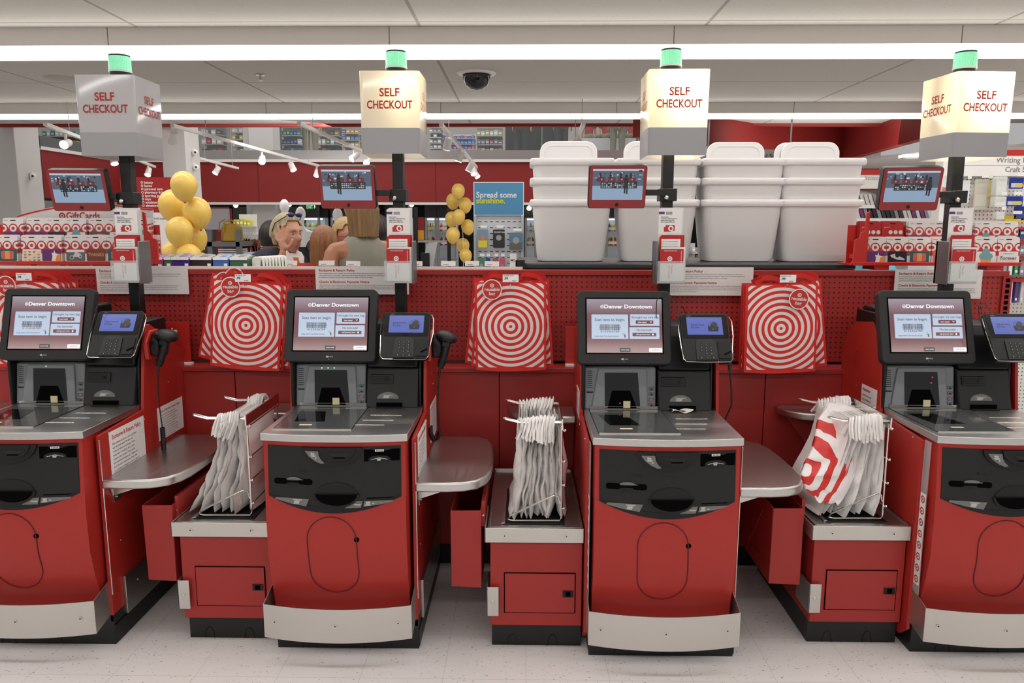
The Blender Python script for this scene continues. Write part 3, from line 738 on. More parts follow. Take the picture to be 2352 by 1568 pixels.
# ---------------------------------------------------------------- notices on the side panels
POL = 'Most unopened items in new condition and returned within 90 days will receive a refund or exchange. Some items have a modified return policy noted on the receipt, Target policy board (refund exceptions), Target.com or in the item department. Items that are opened or damaged or do not have a receipt may be denied a refund or exchange.'
CHK = 'When you provide a check as payment, you authorize us either to use information from your check to make a one-time electronic fund transfer from your account or to process the payment as a check transaction. When we use information from your check to make an electronic fund transfer, funds may be withdrawn from your account as soon as the same day you make your payment, and you will not receive your check back from your financial institution.'
def side_notice(c, dy, y0, y1, z0, z1, head, body, small, label):
    t = thing('notice_sheet', (c+.3065, y0+dy, z0), label, 'notice')
    mb = MB(t); w, h = y1-y0, z1-z0; F = Frame(mb, Vector(t['_org'])+Vector((.0015, 0, 0)), (0, 1, 0), (0, 0, 1))
    slab(mb, F, [(0, 0), (w, 0), (w, h), (0, h)], .0012, PAPER)
    mb.build('sheet')
    mb = MB(t); F = Frame(mb, Vector(t['_org'])+Vector((.0015, 0, 0)), (0, 1, 0), (0, 0, 1)); s = small
    F.text(head, .02, h-.035*(1 if s > .012 else .8), .026 if s > .012 else .013, .0004, INKR, .02, w=w-.05)
    F.para(body, .02, h-(.06 if s > .012 else .045), w-.035, s, s*1.32, .0004, INK, 16)
    mb.build('lettering')
side_notice(KX[0], KD[0], 3.0, 3.29, .71, .90, 'Exchange & Return Policy', POL, .0125, 'large print exchange and return policy sheet on the far left kiosk panel')
side_notice(KX[0], KD[0], 3.42, 3.68, .742, .90, 'Checks & Electronic Payments Notice', CHK, .009, 'small print payments notice on the far left kiosk, behind the hanging coiled cord')
side_notice(KX[1], KD[1], 3.0, 3.27, .71, .90, 'Exchange & Return Policy', POL, .0125, 'return policy sheet seen nearly edge on, on the second kiosk panel near its counter')
side_notice(KX[1], KD[1], 3.42, 3.66, .742, .92, 'Checks & Electronic Payments Notice', CHK, .009, 'payments notice seen nearly edge on behind the coiled cord on the second kiosk')
def att(c, dy, label):
    t = thing('attention_notice', (c-.3065, 3.50+dy, .895), label, 'notice'); o = Vector(t['_org'])+Vector((-.001, -.01, 0))
    mb = MB(t); F = Frame(mb, o, (0, -1, 0), (0, 0, 1)); slab(mb, F, [(0, 0), (.155, 0), (.155, .125), (0, .125)], .0012, PAPER); mb.build('sheet')
    mb = MB(t); F = Frame(mb, o, (0, -1, 0), (0, 0, 1)); F.text('Attention', .012, .098, .02, .0004, INKR, .03)
    for k, s in enumerate(('Alcohol may not', 'be purchased at', 'Self Checkout registers.')): F.text(s, .012, .074-.02*k, .0135, .0004, INK, .01)
    mb.build('lettering')
att(KX[3], KD[3], 'white attention notice on the left panel of the far right kiosk')
att(KX[2], KD[2], 'attention notice seen edge on at the left panel of the third kiosk')
# bullseye strips on the left front edges
for c, dy, nm in ((KX[2], KD[2], 'third kiosk, seen almost edge on'), (KX[3], KD[3], 'far right kiosk')):
    t = thing('label_holder', (c-.292, 2.93+dy, .2), 'clear label holder with target stickers on the '+nm, 'label holder')
    mb = MB(t, org=(0, 0, 0)); mb.box(-.003, 0, -.045, -.001, -.0, .71, ACRYL); mb.build('clear_holder')
    mb = MB(t, org=(0, 0, 0)); F = Frame(mb, (-.0035, -.003, .11), (0, -1, 0), (0, 0, 1)); slab(mb, F, [(0, 0), (.04, 0), (.04, .385), (0, .385)], .001, PAPER)
    for k in range(8): F.ring(.02, .024+.048*k, .010, .0155, .0004, INKR, 18); F.disc(.02, .024+.048*k, .005, .0004, INKR, 12)
    mb.build('target_stickers')

# ---------------------------------------------------------------- bagging stations left of kiosks 2, 3 and 4
def bay(c, dy, label):
    t = thing('bagging_station', (c, dy, 0), label, 'bagging counter', 'bagging stations'); L = lambda: MB(t, org=(0, 0, 0))
    a = L(); a.box(-.69, -.312, 2.972, 3.70, .105, .478, REDM); body = a.build('cabinet', bevel=.003)
    a = L(); a.box(-.685, -.312, 3.0, 3.69, 0, .105, BLACK)
    for x in (-.6, -.43): a.tube([(x+.02*cos(pi*i/8), 2.999, .05*sin(pi*i/8)+.0) for i in range(9)], .0015, BLK2, 5)
    a.build('kick_base')
    a = L(); a.box(-.63, -.342, 2.966, 2.972, .165, .335, REDM); dr = a.build('door', bevel=.0015)
    a = L(); a.box(-.634, -.338, 2.9705, 2.9715, .161, .339, VOID); a.build('door_gap', parent=dr).parent = dr
    a = L(); a.box(-.392, -.348, 2.962, 2.967, .236, .263, BLK2); a.box(-.38, -.36, 2.960, 2.963, .24, .259, VOID); a.build('latch', parent=dr).parent = dr
    a = L(); a.box(-.712, -.310, 2.945, 2.952, .478, .540, STEELM); a.box(-.712, -.706, 2.945, 3.2, .478, .540, STEELM); bd = a.build('steel_band', bevel=.002)
    for x in (-.63, -.38):
        s = L(); s.cyl((x, 2.946, .508), (x, 2.942, .508), .0075, SCREW, 12); s.box(x-.004, x+.004, 2.9412, 2.942, .507, .509, BLACK); s.box(x-.001, x+.001, 2.9412, 2.942, .504, .512, BLACK); s.build('screw', parent=bd).parent = bd
    a = L(); a.box(-.705, -.655, 2.952, 2.958, .155, .282, STEELM); a.box(-.705, -.699, 2.952, 3.1, .155, .282, STEELM); a.cyl((-.68, 2.953, .22), (-.68, 2.949, .22), .0075, SCREW, 12); a.build('corner_guard', bevel=.002)
    a = L(); a.box(-.705, -.312, 2.953, 3.70, .478, .528, BLACK)
    a.build('counter_frame')
    a = L(); a.box(-.695, -.315, 2.96, 3.69, .528, .534, STEEL); a.box(-.698, -.312, 2.955, 2.963, .528, .541, STEEL); a.box(-.698, -.312, 3.69, 3.698, .528, .545, STEEL)
    a.box(-.320, -.312, 2.955, 3.69, .528, .541, STEEL); a.box(-.698, -.690, 2.955, 3.69, .528, .541, STEEL); a.build('steel_tray', bevel=.001)
    return t
bay(KX[1], KD[1], 'red bagging station with steel top left of the second kiosk')
bay(KX[2], KD[2], 'red bagging station between the two middle kiosks')
bay(KX[3], KD[3], 'red bagging station left of the far right kiosk')
def sidebin(c, dy, label):
    t = thing('hanging_bin', (c, dy, 0), label, 'bin', 'red metal bins'); L = lambda: MB(t, org=(0, 0, 0))
    x0, x1, y0, y1, z0, z1 = -.855, -.728, 3.0, 3.70, .255, .592
    a = L(); a.prism([(x0, y0+.012, z0), (x1, y0, z0), (x1, y0, z1), (x0, y0+.0, z1)], (0, .006, 0), REDM)
    a.box(x0, x0+.005, y0+.012, y1, z0, z1, REDM); a.box(x1-.005, x1, y0+.004, y1, z0, z1, REDM); a.box(x0, x1, y0+.012, y1, z0, z0+.005, REDM); a.box(x0, x1, y1-.006, y1, z0, z1, REDM)
    a.build('bin_body', bevel=.002)
    a = L(); a.box(x1, x1+.014, y0+.03, y1, z1-.08, z1+.03, REDM); a.cyl((x1+.007, y0+.034, z1-.03), (x1+.007, y0+.026, z1-.03), .004, SCREW, 8); a.build('mounting_rail')
    a = L(); a.tube([(x0-.004, y0+.12, z1-.05), (x0-.004, y0+.3, z0+.06), (x0-.004, y0+.05, z0+.09)], .002, REDM, 6); a.build('pressed_rib')
    return t
sidebin(KX[1], KD[1], 'red metal bin hung under the far left kiosk shelf')
sidebin(KX[2], KD[2], 'red metal bin hung under the second kiosk shelf')
sidebin(KX[3], KD[3], 'red metal bin hung under the third kiosk shelf')

# ---------------------------------------------------------------- wire bag racks and bags
def rack(c, dy, label):
    t = thing('wire_bag_rack', (c, dy, .534), label, 'bag rack', 'wire bag racks'); t['_org'] = [c, dy, .534]
    L = lambda: MB(t, org=(0, 0, .534))
    a = L(); a.box(-.64, -.385, 3.0, 3.42, .5345, .539, BLK2); a.box(-.645, -.63, 3.0, 3.42, .536, .541, STEEL); a.build('base_plate', bevel=.001)
    a = L()
    for y in (3.015, 3.40):
        a.tube([(-.40, y, .95), (-.398, y, .56), (-.405, y, .546), (-.60, y, .545), (-.618, y, .55), (-.612, y, .565), (-.43, y, .655), (-.41, y, .65), (-.403, y, .62)], .0042, CHROME, 8)
    for z in (.60, .70, .80, .93): a.tube([(-.393, 3.01, z), (-.393, 3.41, z)], .003, CHROME, 6); a.ball((-.387, 3.012, z), .006, CHROME, 8, 6)
    a.box(-.402, -.396, 3.0, 3.42, .935, .98, CHROME)
    a.build('wire_frame')
    for y in (3.05, 3.38):
        a = L(); a.tube([(-.40, y-.008, .955), (-.575, y-.008, .955), (-.628, y-.006, .968), (-.634, y, .970), (-.628, y+.006, .968), (-.575, y+.008, .955), (-.40, y+.008, .955)], .0045, CHROME, 8)
        a.build('prong')
    return t
rack(KX[1], KD[1], 'chrome wire bag rack left of the second kiosk'); rack(KX[2], KD[2], 'chrome wire bag rack between the middle kiosks'); rack(KX[3], KD[3], 'chrome wire bag rack holding an opened bag, left of the far right kiosk')
def mat_film(rings=None, name='white_bag_film', a=.97):
    m, nt, b = node_mat(name); b.inputs['Roughness'].default_value = .42
    b.inputs['Subsurface Weight'].default_value = 0; b.inputs['Base Color'].default_value = lin((246, 243, 241))
    if a < 1: b.inputs['Alpha'].default_value = a
    tc = N(nt, 'ShaderNodeTexCoord'); nz = N(nt, 'ShaderNodeTexNoise'); nz.inputs['Scale'].default_value = 18; nz.inputs['Detail'].default_value = 4
    nt.links.new(tc.outputs['Object'], nz.inputs[0]); bp = N(nt, 'ShaderNodeBump'); bp.inputs['Strength'].default_value = .35; bp.inputs['Distance'].default_value = .01
    nt.links.new(nz.outputs[0], bp.inputs['Height']); nt.links.new(bp.outputs[0], b.inputs['Normal'])
    if rings:
        x, z, w = rings; sx = N(nt, 'ShaderNodeSeparateXYZ'); nt.links.new(tc.outputs['UV'], sx.inputs[0])
        dx = math_n(nt, 'MULTIPLY', math_n(nt, 'SUBTRACT', sx.outputs[0], x), .62); dz = math_n(nt, 'SUBTRACT', sx.outputs[1], z)
        r = math_n(nt, 'SQRT', math_n(nt, 'ADD', math_n(nt, 'MULTIPLY', dx, dx), math_n(nt, 'MULTIPLY', dz, dz)))
        r = math_n(nt, 'ADD', r, math_n(nt, 'MULTIPLY', nz.outputs[0], .03))
        f = math_n(nt, 'GREATER_THAN', math_n(nt, 'FRACT', math_n(nt, 'DIVIDE', r, w)), .52)
        f = math_n(nt, 'MULTIPLY', f, math_n(nt, 'LESS_THAN', r, w*3.0))
        nt.links.new(mixc(nt, f, lin((236, 230, 230)), lin((206, 44, 40))), b.inputs['Base Color'])
    return m
FILM = mat_film()
def bags(c, dy, label, seed, lean=0.0, n=13, fat=.0075, x0=-.565, x1=-.415, top=.945, spread=.06):
    rnd = random.Random(seed); a = MB(None, org=(0, 0, 0))
    for i in range(n):
        k = i/(n-1); xb = x0+(x1-x0)*k; ph = rnd.random()*6; bl = rnd.uniform(-.012, .012); zb = .545+rnd.uniform(0, .008); yf = 3.03+rnd.uniform(-.012, .03); yb = 3.38
        leanx = -spread*(1-k)**.8+bl*1.6
        th = fat*rnd.uniform(.8, 1.4)
        def fn(u, v, xb=xb, ph=ph, zb=zb, yf=yf, leanx=leanx, th=th, k=k):
            z = top-(top-zb)*v
            x = xb+leanx*v**1.4+.010*sin(ph+4*v)*sin(pi*v)+lean*(v)*(1-v)
            bulge = th*(1+1.1*sin(pi*min(1, v*.85))+.3*v)*(1+.35*sin(ph*2+v*5))
            a_ = u*2-1     # -1 .. 1 : left sheet back -> front fold -> right sheet back
            y = yb-(yb-yf)*(1-abs(a_)**1.2)
            side = bulge*(1 if a_ > 0 else -1)*min(1, abs(a_)*3)
            w = .005*sin(14*v+ph+a_*5)+.004*sin(31*v+ph*2)
            y += .012*sin(5*v+ph)
            if v > .8: x += (v-.8)*.12*sin(ph*5+k*3)
            return Vector((x+side+w*.6, y+w, z))
        a.grid(fn, 12, 18, FILM)
    for y, s in ((3.05, 1), (3.38, .9)):        # gathered handles over each prong
        for j in range(4):
            ph = rnd.random()*6; xs = x0-.01+(x1-x0-.04)*j/4; xw = (x1-x0)*.42
            hg = rnd.uniform(.05, .085)*s
            def fn(u, v, ph=ph, xs=xs, xw=xw, hg=hg, y=y, j=j):
                aa = (v-.5)*2; x = xs+xw*u+.006*sin(ph+aa*4)
                pl = .010*sin(u*26+ph)+.006*sin(u*57+ph*2)
                r = .012+.004*j+.006*abs(aa)+pl*(.3+abs(aa))
                if abs(aa) < .35: t_ = aa/.35*pi/2; return Vector((x, y+r*sin(t_), .956+abs(r)*cos(t_)+pl*.3))
                s_ = 1 if aa > 0 else -1; dd = (abs(aa)-.35)/.65
                return Vector((x-.012*dd, y+s_*(r+.018*dd), .956-hg*dd+.006*sin(u*9+ph)))
            a.grid(fn, 22, 12, FILM)
    o = a.build('plastic_carrier_bags', smooth=60)
    o.location += Vector((c, dy, 0)); tag(o, label, 'plastic bags', kind='stuff'); return o
bags(KX[1], KD[1], 'white plastic carrier bags gathered on the rack left of the second kiosk', 1, lean=.03, n=12, x0=-.52, x1=-.42, spread=.15)
bags(KX[2], KD[2], 'white plastic carrier bags hanging thickly on the rack between the middle kiosks', 2, n=15, x0=-.565, x1=-.41, spread=.035)
bags(KX[3], KD[3], 'white plastic carrier bags bunched behind the opened bag left of the far right kiosk', 3, n=15, x0=-.54, x1=-.40, spread=.13)
def open_bag():
    fm = mat_film((.02, .36, .155), 'printed_bag_film'); a = MB(None, org=(0, 0, 0))
    g = {}
    rows = [  # left and right edges in world at several heights (x, y, z)
        (at(1903, 925, 3.33), at(2010, 935, 3.36)), (at(1880, 960, 3.25), at(2000, 965, 3.30)), (at(1872, 1000, 3.18), at(1990, 1010, 3.22)),
        (at(1856, 1050, 3.10), at(1985, 1050, 3.15)), (at(1838, 1085, 3.05), at(1965, 1090, 3.1)), (at(1850, 1120, 3.03), at(1945, 1130, 3.06)), (at(1880, 1150, 3.02), at(1928, 1158, 3.03))]
    n = len(rows)-1
    def base(v):
        k = min(int(v*n), n-1); f = v*n-k; f = f*f*(3-2*f); return rows[k][0].lerp(rows[k+1][0], f), rows[k][1].lerp(rows[k+1][1], f)
    def fn(u, v):
        l, r = base(v); aa = u*2*pi
        p = l.lerp(r, .5-.5*cos(aa)); d = .045*sin(aa)*sin(pi*min(1, v*.9+.12))
        cr = .006*sin(9*u*2+v*21)+.004*sin(33*v+u*17)
        return p+Vector((cr, -d+cr, .004*sin(u*40)))
    a.grid(fn, 44, 26, fm)
    o = a.build('opened_carrier_bag', smooth=70)
    me = o.data; uv = me.uv_layers.new(name='UVMap')
    for lp in me.loops:
        i, j = divmod(lp.vertex_index, 27); u = i/44; uu = .5-.5*cos(u*2*pi); uv.data[lp.index].uv = (uu, 1-j/26)
    tag(o, 'opened white plastic carrier bag with red target rings hanging left of the far right kiosk', 'plastic bag')
open_bag()

# ---------------------------------------------------------------- hand scanners
def hand_scanner(c, dy, label, coil='down'):
    t = thing('hand_scanner', (c+.306, 3.40+dy, 1.165), label, 'hand scanner', rz=0); L = lambda: MB(t, org=(0, 0, 0))
    a = L(); a.prism([(.001, -.06, -.02), (.001, -.075, .06), (.001, -.03, .11), (.001, .05, .11), (.001, .085, .05), (.001, .05, -.03)], (.02, 0, 0), REDB)
    a.build('wall_mount', bevel=.006)
    a = L(); a.prism([(.021, -.05, -.005), (.021, -.06, .06), (.021, -.02, .1), (.021, .04, .1), (.021, .07, .045), (.021, .04, -.015)], (.045, 0, 0), BLK2); a.build('cradle', bevel=.012, seg=3)
    a = L(); a.ball((.085, -.01, .085), (.052, .06, .028), BLK2, 20, 12, lambda d, p: p+Vector((0, 0, -.01*d.x)))
    a.tube([(.085, -.02, .075), (.082, -.035, .035), (.074, -.045, 0), (.066, -.05, -.025)], [.024, .020, .017, .018], BLK2, 14)
    a.tube([(.066, -.05, -.025), (.058, -.053, -.05)], [.019, .013], BLK2, 12)
    a.box(.07, .1, -.055, -.045, .05, .07, BLACK); a.build('scanner_body')
    a = L()
    z0 = -.05; pts = [(.058, -.053, z0), (.05, -.05, z0-.06), (.045, -.045, z0-.18), (.05, -.04, z0-.29)]
    a.tube(pts, [.006, .0035, .0028, .0028], BLACK, 8)
    co = []
    if coil == 'down':
        for i in range(200): k = i/199; an = i*2*pi/9; co.append((.05+.009*cos(an), -.04+.009*sin(an), z0-.29-.11*k))
    else:
        for i in range(220):
            k = i/219; an = i*2*pi/9; A_ = pi*k*1.1; cx, cz = .05-.02*(1-cos(A_)) , z0-.29-.05*sin(A_)
            nx, nz = sin(A_*1.0+pi/2), cos(A_+pi/2)
            co.append((cx+.009*cos(an)*.9, -.04+.009*sin(an), cz+.009*cos(an)*.4))
    a.tube(co, .0028, BLACK, 5); a.build('coiled_cord')
    return t
hand_scanner(KX[0], KD[0], 'black hand scanner on the far left kiosk, coiled cord hanging straight down')
hand_scanner(KX[1], KD[1], 'black hand scanner on the second kiosk, coiled cord looping at the bottom', 'loop')
a = MB(); p = lambda *k: at(*k)
a.tube([p(1677, 828, 3.2), p(1676, 850, 3.2)], [.010, .007], BLACK, 10); a.tube([p(1676, 850, 3.2), p(1680, 890, 3.25), p(1681, 930, 3.3), p(1665, 965, 3.35)], .004, BLACK, 8)
tag(a.build('reader_cable'), 'black cable hanging from the card reader of the third kiosk', 'cable')
a = MB(); a.tube([p(1511, 760, 3.36), p(1507, 725, 3.3), p(1508, 690, 3.3), p(1520, 672, 3.32), p(1540, 678, 3.3), p(1552, 705, 3.27), p(1558, 730, 3.24)], .0022, BLACK, 6); a.tube([p(1511, 760, 3.36), p(1530, 770, 3.34), p(1540, 758, 3.34), p(1530, 748, 3.34), p(1540, 762, 3.4)], .0022, BLACK, 6)
tag(a.build('stylus_cord'), 'thin black stylus cord looping over the corner of the third kiosk monitor', 'cord')
a = MB(); a.tube([p(218, 716, 3.3), p(225, 698, 3.32), p(242, 692, 3.36), p(262, 697, 3.4), p(285, 714, 3.45)], .0022, BLACK, 6)
tag(a.build('stylus_cord'), 'thin black stylus cord arching over the card reader of the far left kiosk', 'cord')
a = MB(); a.tube([p(2282, 780, 3.22), p(2262, 755, 3.25), p(2248, 720, 3.3), p(2248, 700, 3.3), p(2262, 694, 3.3), p(2274, 712, 3.27)], .0022, BLACK, 6)
tag(a.build('stylus_cord'), 'thin black stylus cord beside the far right kiosk monitor', 'cord')
# ================================================================ pegboard divider behind the kiosks
XL, XR = -3.3, ax(2296, 700, 3.86)
def mat_peg():
    m, nt, b = node_mat('red_pegboard'); tc = N(nt, 'ShaderNodeTexCoord'); sx = N(nt, 'ShaderNodeSeparateXYZ'); nt.links.new(tc.outputs['Object'], sx.inputs[0])
    def cell(o): return math_n(nt, 'SUBTRACT', math_n(nt, 'FRACT', math_n(nt, 'DIVIDE', o, .0255)), .5)
    a, c = cell(sx.outputs[0]), cell(sx.outputs[2]); r = math_n(nt, 'ADD', math_n(nt, 'MULTIPLY', a, a), math_n(nt, 'MULTIPLY', c, c))
    h = math_n(nt, 'LESS_THAN', r, .026)
    nt.links.new(mixc(nt, h, lin((158, 36, 31)), lin((22, 4, 4))), b.inputs['Base Color']); b.inputs['Roughness'].default_value = .5
    bp = N(nt, 'ShaderNodeBump'); bp.inputs['Strength'].default_value = .8; bp.inputs['Distance'].default_value = .004; bp.invert = True
    nt.links.new(h, bp.inputs['Height']); nt.links.new(bp.outputs[0], b.inputs['Normal']); return m
t = thing('pegboard_divider', (0, 3.74, 0), 'long red pegboard divider with ledge and base cabinets behind the kiosks', 'divider')
MB(t).box(XL, XR, 3.862, 3.872, 1.06, 1.50, mat_peg()).build('pegboard')
a = MB(t); a.box(XL, XR+.03, 3.852, 3.882, 1.50, 1.528, REDM); a.build('top_rail', bevel=.003)
for x in (ax(592, 640, 3.86), ax(1195, 640, 3.86)-.0, ax(1740, 640, 3.86)):
    MB(t).box(x-.006, x+.006, 3.856, 3.874, 1.06, 1.5, REDM).build('upright')
a = MB(t); a.box(XR, XR+.045, 3.85, 3.89, 1.045, 1.5, REDM)
for k in range(15): a.box(XR+.014, XR+.032, 3.847, 3.851, 1.08+.028*k, 1.098+.028*k, VOID)
a.build('slotted_upright')
a = MB(t); a.box(XL, XR+.045, 3.735, 3.875, 1.02, 1.045, REDM); a.build('ledge', bevel=.003)
sx_ = [XL]+[ax(p_, 900, 3.745) for p_ in (-70, 541, 1147, 1757)]+[XR+.045]
for x0, x1 in zip(sx_, sx_[1:]): MB(t).box(x0+.002, x1-.002, 3.745, 3.76, .11, 1.018, REDM).build('cabinet_panel', bevel=.002)
MB(t).box(XL, XR+.04, 3.76, 3.87, .0, 1.02, mat((60, 14, 12), .6)).build('cabinet_carcass')
MB(t).box(XL, XR+.03, 3.757, 3.76, 0, .105, BLACK).build('kick_board')
# shelving unit standing behind it
SH = mat((188, 186, 182), .5)
t = thing('checkout_shelf_unit', (0, 3.9, 0), 'low merchandise shelf unit with a white price rail backing the pegboard divider', 'shelf unit')
X1 = ax(1200, 620, 3.9)
MB(t).box(XL, X1, 3.90, 4.3, 0, 1.40, SH).build('shelf_body')
MB(t).box(XL, X1, 3.884, 3.90, 1.38, 1.541, mat((232, 228, 220), .5)).build('price_rail')
MB(t).box(XL, X1, 3.90, 4.32, 1.40, 1.499, SH).build('top_shelf')

# ---------------------------------------------------------------- policy boards on the pegboard
def policy(x0, y0, x1, y1, label, wide=True):
    A_, B_ = at(x0, y1, 3.83), at(x1, y0, 3.83); w, h = B_.x-A_.x, B_.z-A_.z
    t = thing('policy_board', (A_.x, 3.83, A_.z), label, 'notice', 'policy boards on the pegboard')
    mb = MB(t); F = Frame(mb, A_, (1, 0, 0), (0, 0, 1)); slab(mb, F, [(0, 0), (w, 0), (w, h), (0, h)], .004, PAPER); mb.build('board')
    mb = MB(t); F = Frame(mb, A_, (1, 0, 0), (0, 0, 1))
    F.text('Exchange & Return Policy', .018, h-.026, .0175, .0006, INKR, .02); F.para(POL, .018, h-.038, w*1.10, .0078, .0100, .0006, INK, 4)
    F.text('Checks & Electronic Payments Notice', .018, h-.084, .0165, .0006, INKR, .02); F.para(CHK, .018, h-.097, w*1.10, .0072, .0090, .0006, INK, 5)
    mb.build('lettering')
policy(224, 614, 430, 676, 'white policy board behind the far left sign post')
policy(726, 612, 938, 676, 'white policy board behind the second sign post')
policy(1520, 613, 1731, 678, 'white policy board behind the third sign post')
policy(2052, 618, 2258, 684, 'white policy board behind the far right sign post')
# red acrylic signs on the ledge
def ledge_sign(x0, y0, x1, y1, txt, label):
    A_, B_ = at(x0, y1, 3.79), at(x1, y0, 3.79); z0 = 1.0465; w = B_.x-A_.x; h = B_.z-z0
    t = thing('acrylic_sign', (A_.x, 3.79, z0), label, 'sign')
    mb = MB(t); F = Frame(mb, (A_.x, 3.79, z0), (1, 0, 0), (0, 0, 1)); slab(mb, F, [(0, 0), (w, 0), (w, h), (0, h)], .004, REDB); mb.build('red_card')
    if txt:
        mb = MB(t); F = Frame(mb, (A_.x, 3.79, z0), (1, 0, 0), (0, 0, 1)); F.text(txt, w*.70, h*.68, .055, .0006, PAPER, .03, 'C'); mb.build('lettering')
    MB(t).box(A_.x, B_.x+.01, 3.765, 3.80, z0, z0+.012, WHITE).build('base')
ledge_sign(326, 738, 433, 828, 'is', 'red acrylic sign ending in the word is, behind the far left hand scanner')
ledge_sign(1298, 749, 1400, 845, '', 'plain red acrylic sign on the ledge at the left edge of the third kiosk monitor')

# ---------------------------------------------------------------- reusable shopping bags on hooks
def mat_rings():
    m, nt, b = node_mat('target_ring_fabric'); tc = N(nt, 'ShaderNodeTexCoord'); sx = N(nt, 'ShaderNodeSeparateXYZ'); nt.links.new(tc.outputs['Object'], sx.inputs[0])
    z = math_n(nt, 'ADD', sx.outputs[2], .213); r = math_n(nt, 'SQRT', math_n(nt, 'ADD', math_n(nt, 'MULTIPLY', sx.outputs[0], sx.outputs[0]), math_n(nt, 'MULTIPLY', z, z)))
    f = math_n(nt, 'GREATER_THAN', math_n(nt, 'FRACT', math_n(nt, 'DIVIDE', math_n(nt, 'SUBTRACT', r, -.0068), .0290)), .5)
    nt.links.new(mixc(nt, f, lin((208, 42, 36)), lin((228, 216, 214))), b.inputs['Base Color']); b.inputs['Roughness'].default_value = .75
    nz = N(nt, 'ShaderNodeTexNoise'); nz.inputs['Scale'].default_value = 14; nt.links.new(tc.outputs['Object'], nz.inputs[0]); bp = N(nt, 'ShaderNodeBump'); bp.inputs['Strength'].default_value = .25; bp.inputs['Distance'].default_value = .01
    nt.links.new(nz.outputs[0], bp.inputs['Height']); nt.links.new(bp.outputs[0], b.inputs['Normal']); return m
RINGS = mat_rings(); REDF = mat((208, 42, 36), .75, name='red_bag_fabric')
def make_bag(label):
    t = thing('reusable_bag', (0, 0, 0), label, 'shopping bag', 'red and white reusable bags'); L = lambda: MB(t, org=(0, 0, 0))
    W_, H_ = .171, .425
    def sf(x, z): return -.006*(1-(x/W_)**2)*sin(pi*min(1, max(0, -z/H_)))-.003*sin(x*25+z*9)
    a = L(); a.grid(lambda i, j: Vector((-W_+2*W_*i, sf(-W_+2*W_*i, -H_*j), -H_*j-.008*(1-(2*i-1)**2)*j)), 14, 14, REDF)
    a.grid(lambda i, j: Vector((-W_+2*W_*i, .008, -H_*j-.008*(1-(2*i-1)**2)*j)), 8, 2, REDF)
    for s in (-1, 1): a.grid(lambda i, j: Vector((s*W_, sf(s*W_, -H_*j)*(1-i)+.008*i, -H_*j)), 1, 14, REDF)
    a.grid(lambda i, j: Vector((-W_+2*W_*i, sf(-W_+2*W_*i, -H_)*(1-j)+.008*j, -H_-.008*(1-(2*i-1)**2))), 14, 1, REDF)
    a.build('bag_body', smooth=60)
    a = L(); w = W_-.011; a.grid(lambda i, j: Vector((-w+2*w*i, sf(-w+2*w*i, -.006-(H_-.018)*j)-.0015, -.006-(H_-.018)*j)), 14, 14, RINGS); a.build('printed_front', smooth=60)
    for x0, x1, hz in ((-.12, -.02, .026), (.03, .135, .032)):
        a = L(); pth = []
        for i in range(15): k = i/14; pth.append(Vector((x0+(x1-x0)*k+.012*sin(k*9), .002-.01*sin(k*pi), hz*sin(pi*k)**.7-.004)))
        nr = lambda k_: (lambda d_: Vector((-d_.z, -.3, d_.x)).normalized())((pth[min(14, k_+1)]-pth[max(0, k_-1)]).normalized()); a.grid(lambda i, j: pth[int(round(i*14))]+nr(int(round(i*14)))*.022*j, 14, 1, REDF); a.build('handle', smooth=60)
    return t
bag0 = make_bag('reusable bag'); used_bag = [False]
def put_bag(px, py, Y, rot, lab, grp):
    p = at(px, py, Y)
    if not used_bag[0]: o = bag0; used_bag[0] = True; o['label'] = lab; o['group'] = grp
    else: o = dup(bag0, None, lab, grp)
    o.location = p; o.rotation_euler = (0, R(rot), 0); return o
def bag_tag(px, py, Y, lab, rot=0, r=.047):
    p = at(px, py, Y); t = thing('bag_tag', p, lab, 'tag', 'round reusable bag tags'); t.rotation_euler = (0, R(rot), 0)
    mb = MB(t, org=(0, 0, 0)); F = Frame(mb, (0, 0, 0)); slab(mb, F, [(r*cos(2*pi*i/28), r*sin(2*pi*i/28)*1.05) for i in range(28)], .0012, PAPER); mb.build('tag_card', smooth=0)
    mb = MB(t, org=(0, 0, 0)); F = Frame(mb, (0, 0, 0)); F.disc(0, 0, r*.9, .0005, REDB, 28, r*.95)
    F.ring(0, r*.42, r*.13, r*.2, .0009, PAPER, 16); F.disc(0, r*.42, r*.07, .0009, PAPER, 10)
    F.text('reusable', 0, -r*.12, r*.46, .0009, PAPER, .02, 'C', w=r*1.55); F.text('bag', 0, -r*.55, r*.46, .0009, PAPER, .02, 'C'); mb.build('tag_print', smooth=0); return t
CL = [('at the far left edge', 58, 646, 2), ('left of the second kiosk', 569, 647, 5.0), ('between the two middle kiosks', 1172, 648, -.5), ('right of the third kiosk', 1796, 651, -1.5)]
for k, (nm, px, py, rot) in enumerate(CL):
    put_bag(px, py, 3.63, rot, 'frontmost red and white target ring bag '+nm, 'reusable bags '+nm)
    offs = [(3, 4), (7, -3), (-3, 7)] if k != 1 else [(12, 1), (19, -2), (-3, 8)]
    if k == 0: offs = [(14, 0), (26, 0), (40, -1)]
    if k == 3: offs = [(-5, 0), (7, -6), (-10, 1)]
    for i, (dx, dr) in enumerate(offs):
        put_bag(px+dx, py-2, 3.647+.021*i, rot+dr, '%s ring bag in the bundle %s' % (['second', 'third', 'rearmost'][i], nm), 'reusable bags '+nm)
bag_tag(14, 658, 3.60, 'round red reusable bag tag at the far left edge')
bag_tag(529, 660, 3.60, 'round red reusable bag tag on the tilted bag left of the second kiosk')
bag_tag(538, 638, 3.635, 'half hidden round tag above the front one left of the second kiosk', 12)
